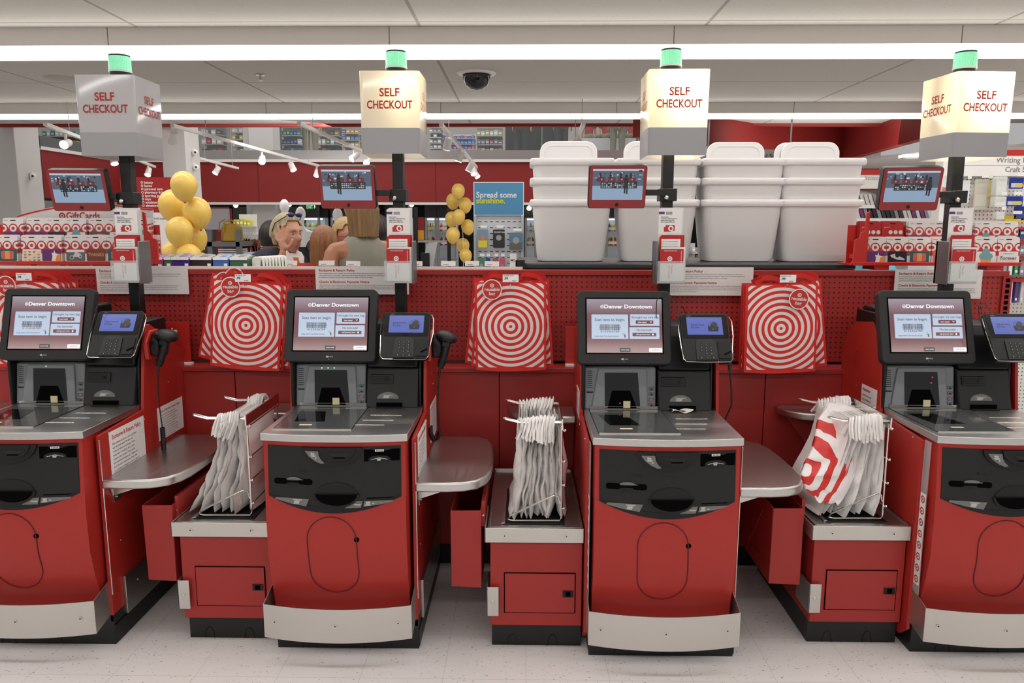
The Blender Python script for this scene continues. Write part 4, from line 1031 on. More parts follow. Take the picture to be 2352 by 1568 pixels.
bag_tag(516, 648, 3.64, 'leftmost round tag peeking over the bags left of the second kiosk', -30)
bag_tag(1130, 665, 3.60, 'round red reusable bag tag on the bag between the two middle kiosks')
bag_tag(1835, 686, 3.60, 'round red reusable bag tag on the bag right of the third kiosk', 5)
def hook(px, py, lab):
    p = at(px, py, 3.58); t = thing('hook_price_label', p, 'white price label on the hook of the ring bags '+lab, 'price label', 'hook price labels')
    mb = MB(t, org=(0, 0, 0)); mb.tube([(-.03, .28, -.01), (-.03, .03, -.01), (0, 0, 0)], .002, CHROME, 6); mb.tube([(.0, .28, -.045), (0, .03, -.045), (0, .0, -.035)], .0025, CHROME, 6); mb.build('wire_hook')
    mb = MB(t, org=(0, 0, 0)); F = Frame(mb, (-.036, -.002, -.024), (1, 0, 0), (0, 0, 1)); slab(mb, F, [(0, 0), (.075, 0), (.075, .036), (0, .036)], .001, PRICE); mb.build('label_card')
    mb = MB(t, org=(0, 0, 0)); F = Frame(mb, (-.036, -.002, -.024), (1, 0, 0), (0, 0, 1)); F.text('REUSABLE TOTE', .004, .028, .0065, .0006, INK, .01); F.text('.99', .006, .012, .016, .0006, INK, .03)
    for i in range(9): F.rect(.044+.0022*i, .004, .0452+.0022*i, .008, .0006, INK)
    mb.build('lettering')
for (px, py), cl in zip(((54, 634), (557, 636), (1172, 636), (1809, 636)), CL): hook(px, py, cl[0])

# ---------------------------------------------------------------- sign posts with light boxes and status lamps
def mat_shade(lit):
    m = bpy.data.materials.new('translucent_shade_lit' if lit else 'translucent_shade_unlit'); m.use_nodes = True; nt = m.node_tree; nt.nodes.clear()
    out = N(nt, 'ShaderNodeOutputMaterial'); tr = N(nt, 'ShaderNodeBsdfTranslucent'); df = N(nt, 'ShaderNodeBsdfDiffuse'); gl_ = N(nt, 'ShaderNodeBsdfGlossy')
    tr.inputs[0].default_value = lin((250, 238, 205) if lit else (225, 222, 222)); df.inputs[0].default_value = lin((235, 228, 215) if lit else (214, 212, 214)); gl_.inputs[0].default_value = (1, 1, 1, 1); gl_.inputs['Roughness'].default_value = .06
    m1 = N(nt, 'ShaderNodeMixShader'); m2 = N(nt, 'ShaderNodeMixShader'); fr_ = N(nt, 'ShaderNodeFresnel'); fr_.inputs[0].default_value = 1.45
    m1.inputs[0].default_value = .45; nt.links.new(tr.outputs[0], m1.inputs[2]); nt.links.new(df.outputs[0], m1.inputs[1])
    nt.links.new(fr_.outputs[0], m2.inputs[0]); nt.links.new(m1.outputs[0], m2.inputs[1]); nt.links.new(gl_.outputs[0], m2.inputs[2]); nt.links.new(m2.outputs[0], out.inputs[0]); return m
SHL, SHU = mat_shade(True), mat_shade(False); BANDG = mat((150, 149, 150), .35, name='silver_band')
SIGNR = mat((158, 26, 20), .5, name='sign_red_letters')
def green_lens():
    m, nt, b = node_mat('green_lens'); tc = N(nt, 'ShaderNodeTexCoord'); wv = N(nt, 'ShaderNodeTexWave'); b.inputs['Base Color'].default_value = lin((120, 220, 170)); b.inputs['Roughness'].default_value = .2
    b.inputs['Emission Color'].default_value = lin((150, 238, 188)); b.inputs['Emission Strength'].default_value = .5
    bp = N(nt, 'ShaderNodeBump'); wv.inputs['Scale'].default_value = 60; wv.bands_direction = 'X'; nt.links.new(tc.outputs['Object'], wv.inputs[0]); nt.links.new(wv.outputs[0], bp.inputs['Height']); bp.inputs['Distance'].default_value = .003; nt.links.new(bp.outputs[0], b.inputs['Normal']); return m
GLENS = green_lens()
def post(X, lit, label, zt, zb, rz=0, bx=0, zlit=None):
    t = thing('sign_post', (X, 3.70, 0), label, 'sign post', 'self checkout sign posts'); L = lambda: MB(t, org=(0, 0, 0))
    L().box(-.026, .026, -.026, .026, 0, zt-.01, BLACK).build('pole', bevel=.003)
    hw = .136; zm = zlit; Rm = Matrix.Rotation(rz, 4, 'Z'); off = Vector((bx, 0, 0))
    pts = [(x, y) for x, y in rr_pts(-hw, -hw, hw, hw, .018, 4)]
    def T(x, y, z): return (Rm @ Vector((x, y, 0)))+off+Vector((0, 0, z))
    taper = .985
    a = L(); n = len(pts)
    vs = [T(x*s_, y*s_, z) for z, s_ in ((zm, .993), (zt, 1.01)) for x, y in pts]
    a.add(vs, [(i, (i+1) % n, n+(i+1) % n, n+i) for i in range(n)]+[list(range(n, 2*n))], SHL if lit else SHU)
    box = a.build('light_box_shade', smooth=50)
    a = L(); vs = [T(x*s_, y*s_, z) for z, s_ in ((zb, .985), (zm, .994)) for x, y in pts]; a.add(vs, [(i, (i+1) % n, n+(i+1) % n, n+i) for i in range(n)], BANDG)
    vs = [T(x*s_, y*s_, z) for z, s_ in ((zb, .975), (zm, .984)) for x, y in pts]; a.add(vs, [(i, (i+1) % n, n+(i+1) % n, n+i) for i in range(n)], WHITE)
    a.build('silver_band', parent=box).parent = box
    for k in range(4):
        a = L(); M = Matrix.Rotation(k*pi/2, 3, 'Z'); u = M @ Vector((1, 0, 0)); nn = M @ Vector((0, -1, 0))
        o = T(*(nn*(hw*1.006)).xy, (zt+zm)/2); F = Frame(a, o, Rm.to_3x3() @ u, (0, 0, 1))
        F.text('SELF', 0, .014, .050, .0015, SIGNR, .022, 'C', w=.092); F.text('CHECKOUT', 0, -.040, .050, .0015, SIGNR, .022, 'C', w=.208)
        a.build('lettering', parent=box, smooth=0).parent = box
    a = L(); a.cyl((0, 0, zt-.002), (0, 0, zt+.035), .046, BLACK, 24); bc = a.build('status_lamp', bevel=.003); a = L(); a.cyl((0, 0, zt+.104), (0, 0, zt+.112), .047, BLACK, 24); a.build('lamp_cap', parent=bc)
    a = L(); a.cyl((0, 0, zt+.035), (0, 0, zt+.104), .049, GLENS, 32); a.cyl((0, 0, zt+.033), (0, 0, zt+.042), .051, mat((205, 225, 215), .2), 32); a.build('green_lens', parent=bc).parent = bc
    if lit:
        d = bpy.data.lights.new('bulb', 'POINT'); d.energy = 6.8; d.color = (1, .88, .68); d.shadow_soft_size = .035
        o = bpy.data.objects.new('sign_bulb', d); COL.objects.link(o); o.location = (X+bx+.03, 3.70, zm+.17)
    return t
PX = [-1.906, -.602, .679, 2.036]
post(PX[0], False, 'black sign post of the far left kiosk with an unlit white self checkout box', 2.425, 2.065, 0, -.012, az(240, 304, 3.55))
post(PX[1], True, 'black sign post of the second kiosk with a lit cream self checkout box', 2.44, 2.075, 0, -.012, az(895, 293, 3.55))
post(PX[2], True, 'sign post of the third kiosk, lit cream box showing a narrow left face', 2.445, 2.068, 0, .018, az(1555, 291, 3.55))
post(PX[3], True, 'sign post of the far right kiosk, lit cream box showing two faces', 2.432, 2.06, R(5), .02, az(2260, 302, 3.55))

# ---------------------------------------------------------------- security monitors on the posts
CB = mat((150, 176, 204), .2, emit=.75, name='cctv_floor'); CG = mat((92, 108, 130), .2, emit=.6, name='cctv_wall'); CK = mat((18, 18, 24), .2, emit=.3, name='cctv_dark'); CR_ = mat((120, 30, 40), .2, emit=.6, name='cctv_red'); CW = mat((205, 215, 228), .2, emit=.75, name='cctv_white')  # the near-black tone is for dark shelves and figures in the picture
MRED = mat((140, 34, 34), .35, name='monitor_red')
def cctv(p, w, h, rz, poleX, label, bright=1, person=.3):
    t = thing('security_monitor', p, label, 'security monitor', 'security monitors on the sign posts'); L = lambda: MB(t, org=(0, 0, 0))
    tilt = R(15); M = Matrix.Rotation(rz, 3, 'Z'); n = M @ Vector((0, -cos(tilt), -sin(tilt))); v = M @ Vector((0, -sin(tilt), cos(tilt))); u = M @ Vector((1, 0, 0))
    o = -u*w/2-v*h/2
    a = L(); F = Frame(a, o, u, v); a.prism([F.P(x, y, -.004) for x, y in rr_pts(0, 0, w, h, .012)], -n*.05, BLACK); a.build('monitor_case', bevel=.004)
    a = L(); a.prism([F.P(x, y, .0) for x, y in rr_pts(.003, .003, w-.003, h-.003, .011)], -n*.005, MRED); F = Frame(a, o, u, v); F.disc(w/2, .019, .0085, .001, BLK2, 14)
    for i in range(3):
        for s in (-1, 1): F.disc(w/2+s*(.045+.018*i), .008, .001, .001, LABL, 6)
    bz = a.build('red_bezel')
    a = L(); F = Frame(a, o, u, v); x0, y0, x1, y1 = .017, .042, w-.017, h-.015; W_, H_ = x1-x0, y1-y0
    def r(x, y, X, Y, h_, m): F.rect(x0+W_*x, y0+H_*y, x0+W_*X, y0+H_*Y, h_, m)
    r(0, 0, 1, 1, .001, CB); r(0, .46, 1, 1, .0014, CG); rn = random.Random(int(w*1e5)+int(person*99))
    r(0, .94, 1, 1, .0016, CW)
    for i in range(26):
        x = rn.random()*.94; y = .62+.3*rn.random(); r(x, y, x+.02+.05*rn.random(), y+.02+.04*rn.random(), .0018+.0001*i, rn.choice((CW, CK, CG, CW, CB)))
    for i in range(4): x = .1+.2*i; r(x, .6, x+.15, .74, .0048, CR_); F.ring(x0+W_*(x+.075), y0+H_*.67, .002, .0034, .005, CW, 10); r(x+.03, .72, x+.07, .84, .0049, CK); F.disc(x0+W_*(x+.05), y0+H_*.86, .0035, .0049, CK, 8)
    r(.16, .38, .88, .6, .0052, CK)
    for j in range(3):
        for i in range(16): 
            if rn.random() < .75: r(.18+.043*i, .41+.06*j, .21+.043*i, .445+.06*j, .0055, rn.choice((CW, CG, CB)))
    for s in (0,): 
        x = person; r(x, .4, x+.085, .72, .006, CK); F.disc(x0+W_*(x+.043), y0+H_*.77, .0075, .006, CK, 10); r(x+.005, .22, x+.035, .42, .006, CK); r(x+.05, .2, x+.08, .42, .006, CK)
    sc_ = a.build('screen_picture', parent=bz); sc_.parent = bz
    a = L(); q0 = Vector((0, .05, 0)); dx = poleX-p[0]; s = 1 if dx > 0 else -1
    a.box(min(0, dx-s*.03), max(0, dx-s*.03), .03, .06, -.035, -.008, BLACK); a.box(dx-.04 if s > 0 else dx-.04, dx+.04, 3.664-p[1]-.012, 3.74-p[1], -.06, -.002, BLACK)
    a.box(-.03, .03, .03, .075, -.05, .05, BLACK); a.ball((dx-s*.012, 3.65-p[1]-.008, -.045), .012, CHROME, 10, 8); a.build('mounting_arm', bevel=.002)
    return t
cctv(at(180, 440, 3.6), .262, .195, R(6), PX[0], 'red bordered security monitor on the far left post, showing a washed out lilac picture', person=.2)
cctv(at(797, 432, 3.6), .262, .20, R(2), PX[1], 'red bordered security monitor left of the second post, above the people', person=.3)
cctv(at(1418, 430, 3.6), .268, .20, 0, PX[2], 'red bordered security monitor in front of the leftmost white tubs', person=.62)
cctv(at(2092, 434, 3.6), .262, .20, R(-7), PX[3], 'red bordered security monitor left of the far right post with a darker picture', person=.78)

# ---------------------------------------------------------------- brochure holders on the posts
GM = mat((128, 128, 128), .35, .6, name='grey_metal'); PUR = mat((88, 44, 120), .5); 
def leaflets(base, kind, lab, grp):
    w = .108
    for i in range(4):
        o_ = Vector(base)+Vector((.0035*i, .004*i, .0028*i))
        t = thing('leaflet', o_, lab if i == 0 else lab.replace('front', ['second', 'third', 'rearmost'][i-1]), 'leaflet', grp)
        mb = MB(t); F = Frame(mb, o_); H_ = {'card': .262, 'red': .132, 'comment': .152}[kind]
        slab(mb, F, [(0, 0), (w, 0), (w, H_), (0, H_)], .0012, {'card': PAPER, 'red': INKR, 'comment': PAPER}[kind])
        mb.build('sheet')
        if i: continue
        mb = MB(t); F = Frame(mb, o_)
        if kind == 'card':
            F.rect(0, H_-.022, .027, H_-.010, .0005, PUR)
            for k in range(10): F.rect(.034+.003*k, H_-.024, .0355+.003*k, H_-.010, .0005, INK)
            for k, s in enumerate(('Importante', 'Contrato, informacion y', 'reglas del programa', 'de la tarjeta REDcard')): F.text(s, .01, H_-.037-.0078*k, .0078, .0005, INK, .015)
            F.rrect(.034, H_-.098, .076, H_-.072, .002, .0005, INKR); F.rrect(.026, H_-.103, .06, H_-.08, .002, .0007, REDB); F.ring(.058, H_-.087, .006, .013, .001, PAPER, 20); F.ring(.059, H_-.089, .004, .006, .0012, INKR, 14)
        elif kind == 'red':
            F.rect(.010, .02, w-.010, H_-.010, .0005, PAPER)
            for k in range(7): F.text('Este es un acuerdo consumidor y', .014, H_-.022-.0115*k, .0055, .001, INK)
        else:
            F.rect(0, H_-.065, w, H_, .0005, INKR); F.text('Guest Comment Card', .018, H_-.010, .0065, .001, PAPER, .02); F.text('Guest Comment Card', w-.012, H_-.008, .0062, .001, PAPER, .02, rot=-pi/2)
            F.ring(.045, H_-.045, .0065, .0115, .001, PAPER, 20); F.disc(.045, H_-.045, .004, .001, PAPER, 12)
            F.text('Thanks for', .052, H_-.075, .0095, .0005, INKR, .01, rot=-pi/2); F.text('your comments', .040, H_-.075, .0095, .0005, INKR, .01, rot=-pi/2)
        mb.build('print', smooth=0)
def holder(px, poleX, lab, side):
    X = ax(px, 560, 3.56); zb = az(px, 648, 3.56); Y = 3.56
    t = thing('brochure_holder', (X, Y, zb), 'grey and clear brochure holder on the %s sign post' % lab, 'brochure holder', 'brochure holders on the posts')
    a = MB(t); sx = X+.125 if side > 0 else X-.012
    a.box(min(sx, sx+.006), max(sx, sx+.006), Y-.0, 3.672, zb-.01, zb+.19, GM); a.box(min(sx, poleX-.03), max(sx, poleX+.03), 3.655, 3.673, zb-.01, zb+.19, GM); a.build('metal_bracket', bevel=.002)
    a = MB(t); a.box(X-.006, X+.124, Y-.006, 3.64, zb-.004, zb+.002, ACRYL); a.box(X-.006, X+.124, Y-.006, Y-.004, zb, zb+.1, ACRYL); a.box(X-.006, X-.004, Y-.006, 3.64, zb, zb+.10, ACRYL); a.box(X+.122, X+.124, Y-.006, 3.64, zb, zb+.10, ACRYL)
    a.box(X-.006, X+.124, Y-.007, Y-.0061, zb-.004, zb+.006, mat((175, 175, 175), .2)); a.build('clear_pocket')
    leaflets((X+.006, Y+.0, zb+.003), 'comment', 'front guest comment card, red over white, in the %s brochure holder' % lab, 'comment cards on the %s post' % lab)
    leaflets((X+.004, Y+.024, zb+.078), 'red', 'front red bordered leaflet in the middle of the %s brochure holder' % lab, 'red leaflets on the %s post' % lab)
    leaflets((X+.002, Y+.048, zb+.075), 'card', 'front white leaflet with red card picture at the top of the %s brochure holder' % lab, 'white leaflets on the %s post' % lab)
holder(254, PX[0], 'far left', 1); holder(884, PX[1], 'second', 1); holder(1514, PX[2], 'third', -1); holder(2186, PX[3], 'far right', -1)
# ================================================================ gift card racks on top of the divider
RACKR = mat((196, 36, 28), .35, name='red_rack_plastic')
def art(F, kind, x0, y0, x1, y1):
    w, h = x1-x0, y1-y0; c = lambda k: {'t': mat((24, 92, 88), .4), 'p': mat((200, 96, 88), .4), 'pu': mat((96, 40, 110), .4), 'o': mat((232, 150, 60), .4), 'g': mat((96, 104, 104), .4), 'br': mat((112, 58, 46), .4), 'gold': mat((222, 158, 84), .4), 'cy': mat((110, 158, 162), .5), 'k': mat((30, 28, 40), .4), 'y': mat((234, 208, 110), .4), 'gr': mat((120, 170, 80), .4), 'si': mat((206, 208, 212), .3), 'pk': mat((216, 92, 100), .4)}[k]
    X = lambda a: x0+w*a
    Y_ = lambda a: y0+h*a
    def R_(a, b, e, f, m, hh=.0012): F.rect(X(a), Y_(b), X(e), Y_(f), hh, m)
    bg = {'box': 't', 'fruit': None, 'unicorn': 'pu', 'bike': 'g', 'thanks': 'br', 'cake': None, 'forever': None, 'ufo': 'k', 'red': 'pk', 'party': 'pu'}[kind]
    F.rrect(x0, y0, x1, y1, .006, .0009, c(bg) if bg else PAPER)
    if kind == 'box': F.rrect(X(.16), Y_(.15), X(.84), Y_(.85), .008, .0012, c('p')); R_(.38, .15, .62, .85, c('gold'), .0015)
    if kind == 'fruit':
        for i in range(4):
            for j in range(4):
                cx, cy = X(.14+.24*i), Y_(.12+.24*j); F.poly([(cx+.009*cos(pi+pi*k/8), cy+.009*sin(pi+pi*k/8)) for k in range(9)], .0012, c(('y', 'p', 'gr', 'o')[(i*3+j) % 4]))
    if kind == 'unicorn': R_(.7, 0, .98, .6, c('o')); F.poly([(X(.5), Y_(0)), (X(.55), Y_(.45)), (X(.5), Y_(.7)), (X(.62), Y_(.68)), (X(.66), Y_(.95)), (X(.70), Y_(.68)), (X(.9), Y_(.55)), (X(.78), Y_(.48)), (X(.7), Y_(0))], .0015, WHITE)
    if kind == 'bike': R_(0.02, .75, .98, .97, WHITE); F.ring(X(.3), Y_(.3), .008, .011, .0015, c('si')); F.ring(X(.75), Y_(.38), .006, .010, .0015, c('si')); F.poly([(X(.35), Y_(.35)), (X(.5), Y_(.8)), (X(.8), Y_(.6)), (X(.7), Y_(.35))], .0014, c('si'))
    if kind == 'thanks': F.text('THANKS', X(.5), Y_(.4), h*.42, .0014, c('gold'), .02, 'C', w=w*.85)
    if kind == 'cake': F.poly([(X(.28), Y_(.02)), (X(.72), Y_(.02)), (X(.8), Y_(.4)), (X(.2), Y_(.4))], .0013, c('gold')); F.disc(X(.5), Y_(.6), w*.36, .0015, c('cy'), 16, h*.33); F.disc(X(.5), Y_(.95), w*.2, .0016, c('cy'), 12)
    if kind == 'forever': F.text('Forever', X(.5), Y_(.3), h*.45, .0014, INK, .01, 'C', w=w*.85); F.text('have someone to', X(.5), Y_(.78), h*.13, .0014, INK, .01, 'C')
    if kind == 'ufo': F.poly([(X(.12), Y_(.68)), (X(.35), Y_(.8)), (X(.9), Y_(.35)), (X(.85), Y_(.25)), (X(.5), Y_(.3)), (X(.2), Y_(.5))], .0014, c('si')); F.disc(X(.5), Y_(.68), w*.12, .0016, c('k'), 12)
    if kind == 'red': F.disc(X(.4), Y_(.5), w*.2, .0012, mat((180, 40, 50), .4), 14)
    if kind == 'party':
        for i in range(12): F.disc(X(.08+.075*i), Y_(.4+.35*((i*7) % 5)/5), .0035, .0013, c(('o', 'cy', 'pk', 'y')[i % 4]), 8)
CW_, CH_ = .110, .136
def card(loc, kind, label, grp, redcard=False, h=CH_):
    t = thing('gift_card', loc, label, 'gift card', grp); t.rotation_euler = (R(-5), 0, 0)
    mb = MB(t, org=(0, 0, 0)); F = Frame(mb, (0, 0, 0)); slab(mb, F, rr_pts(0, 0, CW_, h, .007, 3), .0014, INKR if redcard else PAPER); mb.build('hanger_card', smooth=0)
    mb = MB(t, org=(0, 0, 0)); F = Frame(mb, (0, 0, 0))
    if redcard:
        for i in range(3): F.disc(.045+.026*i, h-.055, .0105, .0006, PAPER, 14)
        F.text('giftcard', .012, h-.032, .009, .0006, PAPER)
    else:
        cy = h-.052; r = .0245
        F.rect(0, .042, CW_, cy, .0004, REDB)
        for k, cx in enumerate((.055-.052, .055, .055+.052)):
            lo, hi = 0, CW_; f = lambda rr: [(min(hi, max(lo, cx+rr*cos(2*pi*i/24))), cy+rr*sin(2*pi*i/24)) for i in range(24)]
            F.poly(f(r), .0006+.0001*k, REDB)
        for cx in (.055-.052, .055, .055+.052):
            f = lambda rr: [(min(CW_, max(0, cx+rr*cos(2*pi*i/24))), cy+rr*sin(2*pi*i/24)) for i in range(24)]
            F.poly(f(.0185), .001, PAPER); F.poly(f(.0085), .0013, REDB)
        art(F, kind, .006, .004, CW_-.006, .064)
    F.rrect(CW_/2-.015, h-.013, CW_/2+.015, h-.009, .0018, .0014, VOID); F.rect(.006, h-.012, .028, h-.0105, .0008, INKR)
    mb.build('printed_face', smooth=0); return t
NM = {'box': 'a wrapped present', 'fruit': 'fruit slices', 'unicorn': 'a white unicorn', 'bike': 'a motorbike', 'thanks': 'the word THANKS', 'cake': 'a cupcake', 'forever': 'the word Forever', 'ufo': 'a flying saucer', 'red': 'a red pattern', 'party': 'party dots'}
def pocket(px, py, Y, kind, row, side, where, n=3, redcard=False):
    p = at(px, py, Y); g = 'gift cards %s' % where
    for i in range(n):
        lab = ('front gift card ' if i == 0 else 'gift card behind the front one, ')+where
        card(p+Vector((.0035*i*side, .006*i, .0015*i)), kind, lab if i == 0 else lab, g, redcard)
YG = 3.93
for px, k, w in ((-6, 'box', 'with present at far left edge of left rack'), (50, 'fruit', 'with fruit slices, front row left rack'), (95, 'unicorn', 'with white unicorn, front row left rack'), (150, 'bike', 'with motorbike, front row left rack'), (197, 'thanks', 'reading THANKS, front row left rack'), (246, 'box', 'right of the THANKS card, left rack'), (292, 'ufo', 'behind the far left brochure holder'), (315, 'forever', 'at right end of front row, left rack')):
    if px == 292: continue
    pocket(px, 602, YG, k, 0, 1, w)
for px, k, w in ((8, 'party', 'in back row at far left of left rack'), (63, 'party', 'second in back row, left rack'), (108, 'ufo', 'third in back row, left rack'), (152, 'cake', 'with cupcake, back row left rack'), (205, 'box', 'in back row above THANKS card'), (250, 'forever', 'in back row beside the brochure holder, left'), (300, 'cake', 'at right end of back row, left rack')):
    pocket(px, 562, YG+.09, k, 1, 1, w)
for px, k, w in ((1984, 'unicorn', 'with white unicorn, right rack'), (2035, 'ufo', 'with flying saucer, right rack'), (2086, 'box', 'with wrapped present, right rack'), (2139, 'red', 'left of the far right brochure holder'), (2238, 'cake', 'with cupcake, front row right rack'), (2290, 'forever', 'reading Forever, front row right rack')):
    pocket(px, 605, YG, k, 0, -1, w)
for px, k, w, rc in ((1973, 'red', 'plain red, leftmost in back row of right rack', True), (2024, 'red', 'plain red, second in back row of right rack', True), (2085, 'party', 'with party dots, back row right rack', False), (2131, 'red', 'left of the far right post, back row', False), (2238, 'cake', 'with cupcake, back row right rack', False), (2287, 'forever', 'at right end of back row, right rack', False)):
    pocket(px, 568, YG+.09, k, 1, -1, w, redcard=rc)
def giftrack(x0, x1, label, ends, posts, yb=607):
    A_ = at(x0, yb, 3.90); B_ = at(x1, yb, 3.90); z = A_.z
    t = thing('gift_card_rack', (A_.x, 3.9, z), label, 'gift card rack')
    MB(t).box(A_.x, B_.x, 3.905, 4.10, z-.004, z+.004, RACKR).build('tray'); MB(t).box(A_.x, B_.x, 3.895, 3.905, z-.004, z+.014, RACKR).build('tray_lip', bevel=.002)
    MB(t).box(A_.x+.03, B_.x-.03, 3.972, 3.978, z, z+.12, RACKR).build('middle_step'); MB(t).box(A_.x+.03, B_.x-.03, 3.978, 4.016, z+.03, z+.05, RACKR).build('upper_tray'); MB(t).box(A_.x+.03, B_.x-.03, 4.055, 4.06, z, z+.20, RACKR).build('back_plate')
    for e in ends:
        x = ax(e[0], 600, 3.93); s = e[1]
        MB(t).prism([(x, 3.90, z), (x+s*.085, 3.90, z), (x+s*.07, 3.90, z+.02), (x+s*.068, 3.90, z+.125), (x+s*.045, 3.90, z+.135), (x+s*.04, 3.90, z+.16), (x+s*.02, 3.90, z+.17), (x+s*.015, 3.90, z+.26), (x, 3.90, z+.27)], (0, .012, 0), RACKR).build('stepped_end_panel', bevel=.002)
    for p0, p1 in posts:
        xa, xb = ax(p0, 620, 3.92), ax(p1, 620, 3.92); MB(t).box(xa, xb, 3.905, 4.04, 1.528, z-.004, RACKR).build('riser_post')
    return t
giftrack(-60, 352, 'red left gift card rack under the white header', [(340, 1)], [(42, 76)])
giftrack(1958, 2345, 'red right gift card rack beside the white tubs', [(1985, -1)], [(2004, 2038), (2262, 2300)])
# header board of the left rack
a = at(155, 560, 4.09); t = thing('gift_card_header', (a.x, 4.09, a.z), 'white arched header board reading GiftCards with red rim', 'sign')
mb = MB(t); o = Vector((0, 4.09, 0)); pts = []
xa, xb = ax(40, 500, 4.09), ax(352, 500, 4.09); zt = az(170, 471, 4.09)
pts = [(xa, a.z), (xb, a.z)]+[(xb+(xa-xb)*k/12, zt-(.062 if k > 0 else .05)*(abs(k/12-.42)/.58)**2.0) for k in range(13)]
mb.prism([(x, 4.09, z) for x, z in pts], (0, .006, 0), PAPER); mb.build('board')
mb = MB(t); mb.tube([(x, 4.088, z) for x, z in pts[2:]], .0045, RACKR, 6); mb.build('red_rim')
mb = MB(t); F = Frame(mb, (0, 4.089, 0)); tx = ax(152, 505, 4.09); tz = az(152, 504, 4.09)
F.text('GiftCards', tx, tz, .052, .0008, INKR, .012, w=ax(230, 505, 4.09)-tx); F.ring(tx-.02, tz+.017, .010, .017, .001, INKR, 20); F.disc(tx-.02, tz+.017, .005, .001, INKR, 12); mb.build('lettering', smooth=0)

# ---------------------------------------------------------------- small packs along the shelf top
random.seed(11)
def pack(x0, x1, Y, z0, h, cm, lab, grp, d=.06, top=WHITE, bar=True):
    t = thing('snack_pack', ((x0+x1)/2, Y, z0), lab, 'packet', grp); mb = MB(t)
    mb.prism([(x0, Y, z0), (x1, Y, z0), (x1, Y+.006, z0+h*.86), ((x0+x1)/2, Y+.01, z0+h), (x0, Y+.006, z0+h*.86)], (0, d, 0), cm); mb.build('pouch', bevel=.003)
    mb = MB(t); w = x1-x0; mb.prism([(x0+.002, Y-.0005, z0+h*.8), (x1-.002, Y-.0005, z0+h*.8), (x1-.004, Y+.004, z0+h*.97), (x0+.004, Y+.004, z0+h*.97)], (0, .002, 0), top); 
    if bar: mb.box(x1-.022, x1-.004, Y-.0012, Y, z0+.008, z0+h*.6, WHITE)
    mb.build('printed_label')
zS = 1.500
cols = [(342, 373, (150, 60, 140), 'magenta and white'), (376, 393, (60, 110, 60), 'green and white'), (392, 434, (72, 38, 128), 'purple'), (436, 486, (44, 24, 30), 'dark brown'), (488, 524, (50, 104, 186), 'bright blue'), (527, 569, (40, 96, 66), 'dark green')]
for x0, x1, c, nm in cols:
    for j in range(3):
        Y = 3.905+.075*j; p0, p1 = ax(x0+5*j, 610, Y), ax(x1+5*j, 610, Y)
        pack(p0, p1, Y, zS, .090+.004*j, mat(c, .3), '%s snack pouch %s the shelf behind the pegboard' % (nm, ('at the front of', 'in the second row of', 'in the back row of')[j]), 'snack pouches')
GSTR = mat((62, 132, 58), .4)
for i in range(8):
    Y = 3.94+.03*i; x = ax(578+7.5*i, 600, Y); t = thing('wipes_pack', (x+.03, Y, zS), 'rounded white pack with a green pointed stripe, in the row beside the man', 'packet', 'white and green packs')
    mb = MB(t); mb.prism([(x+a_, Y, zS+b_) for a_, b_ in rr_pts(0, 0, .062, .088, .02, 5)], (0, .022, 0), WHITE); mb.build('pack', bevel=.004)
    mb = MB(t); mb.prism([(x+.040, Y-.001, zS+.01), (x+.058, Y-.001, zS+.01), (x+.057, Y-.001, zS+.04), (x+.050, Y-.001, zS+.078), (x+.044, Y-.001, zS+.04)], (0, .0008, 0), GSTR); mb.build('green_stripe')
for x0, x1, c, s, nm in ((142, 200, (40, 120, 124), 'Extra', 'teal'), (197, 268, (52, 150, 62), 'Extra', 'green'), (85, 140, (232, 228, 220), '', 'white')):
    Y = 3.92; p0, p1 = ax(x0, 615, Y), ax(x1, 615, Y); t = thing('gum_carton', ((p0+p1)/2, Y, zS), nm+' gum carton under the left gift card rack', 'carton')
    mb = MB(t); mb.box(p0, p1, Y, Y+.1, zS, zS+.054, mat(c, .35)); mb.build('carton', bevel=.004)
    if s: mb = MB(t); F = Frame(mb, (p0, Y, zS)); F.text(s, .02, .022, .032, .001, WHITE, .04); F.disc(.09, .030, .05, .0008, mat(tuple(min(255, k+60) for k in c), .35), 16, .008); mb.build('lettering')
for i, (x0, x1, y) in enumerate(((945, 970, 614), (1013, 1046, 612), (1068, 1100, 610), (1113, 1146, 615), (655, 682, 614), (732, 768, 611), (795, 827, 611))):
    Y = 3.89; A_, B_ = at(x0, 624, Y), at(x1, y-4, Y); t = thing('shelf_tag', (A_.x, Y, 1.545), 'white price flag standing on the rail, %s' % ('leftmost right of the second post', 'below the right balloons', 'left of the sunshine display', 'below the sunshine display', 'in front of the suited man', 'in front of the red haired back', 'in front of the sleeveless woman')[i], 'price tag')
    mb = MB(t); F = Frame(mb, (A_.x, Y, 1.5455), (1, 0, -.03+.02*(i % 3)), (0, .3, 1)); slab(mb, F, [(0, 0), (B_.x-A_.x, 0), (B_.x-A_.x, .026), (0, .026)], .0008, PAPER); F.rect(.012, .006, .04, .008, .0005, INK); mb.build('flag')

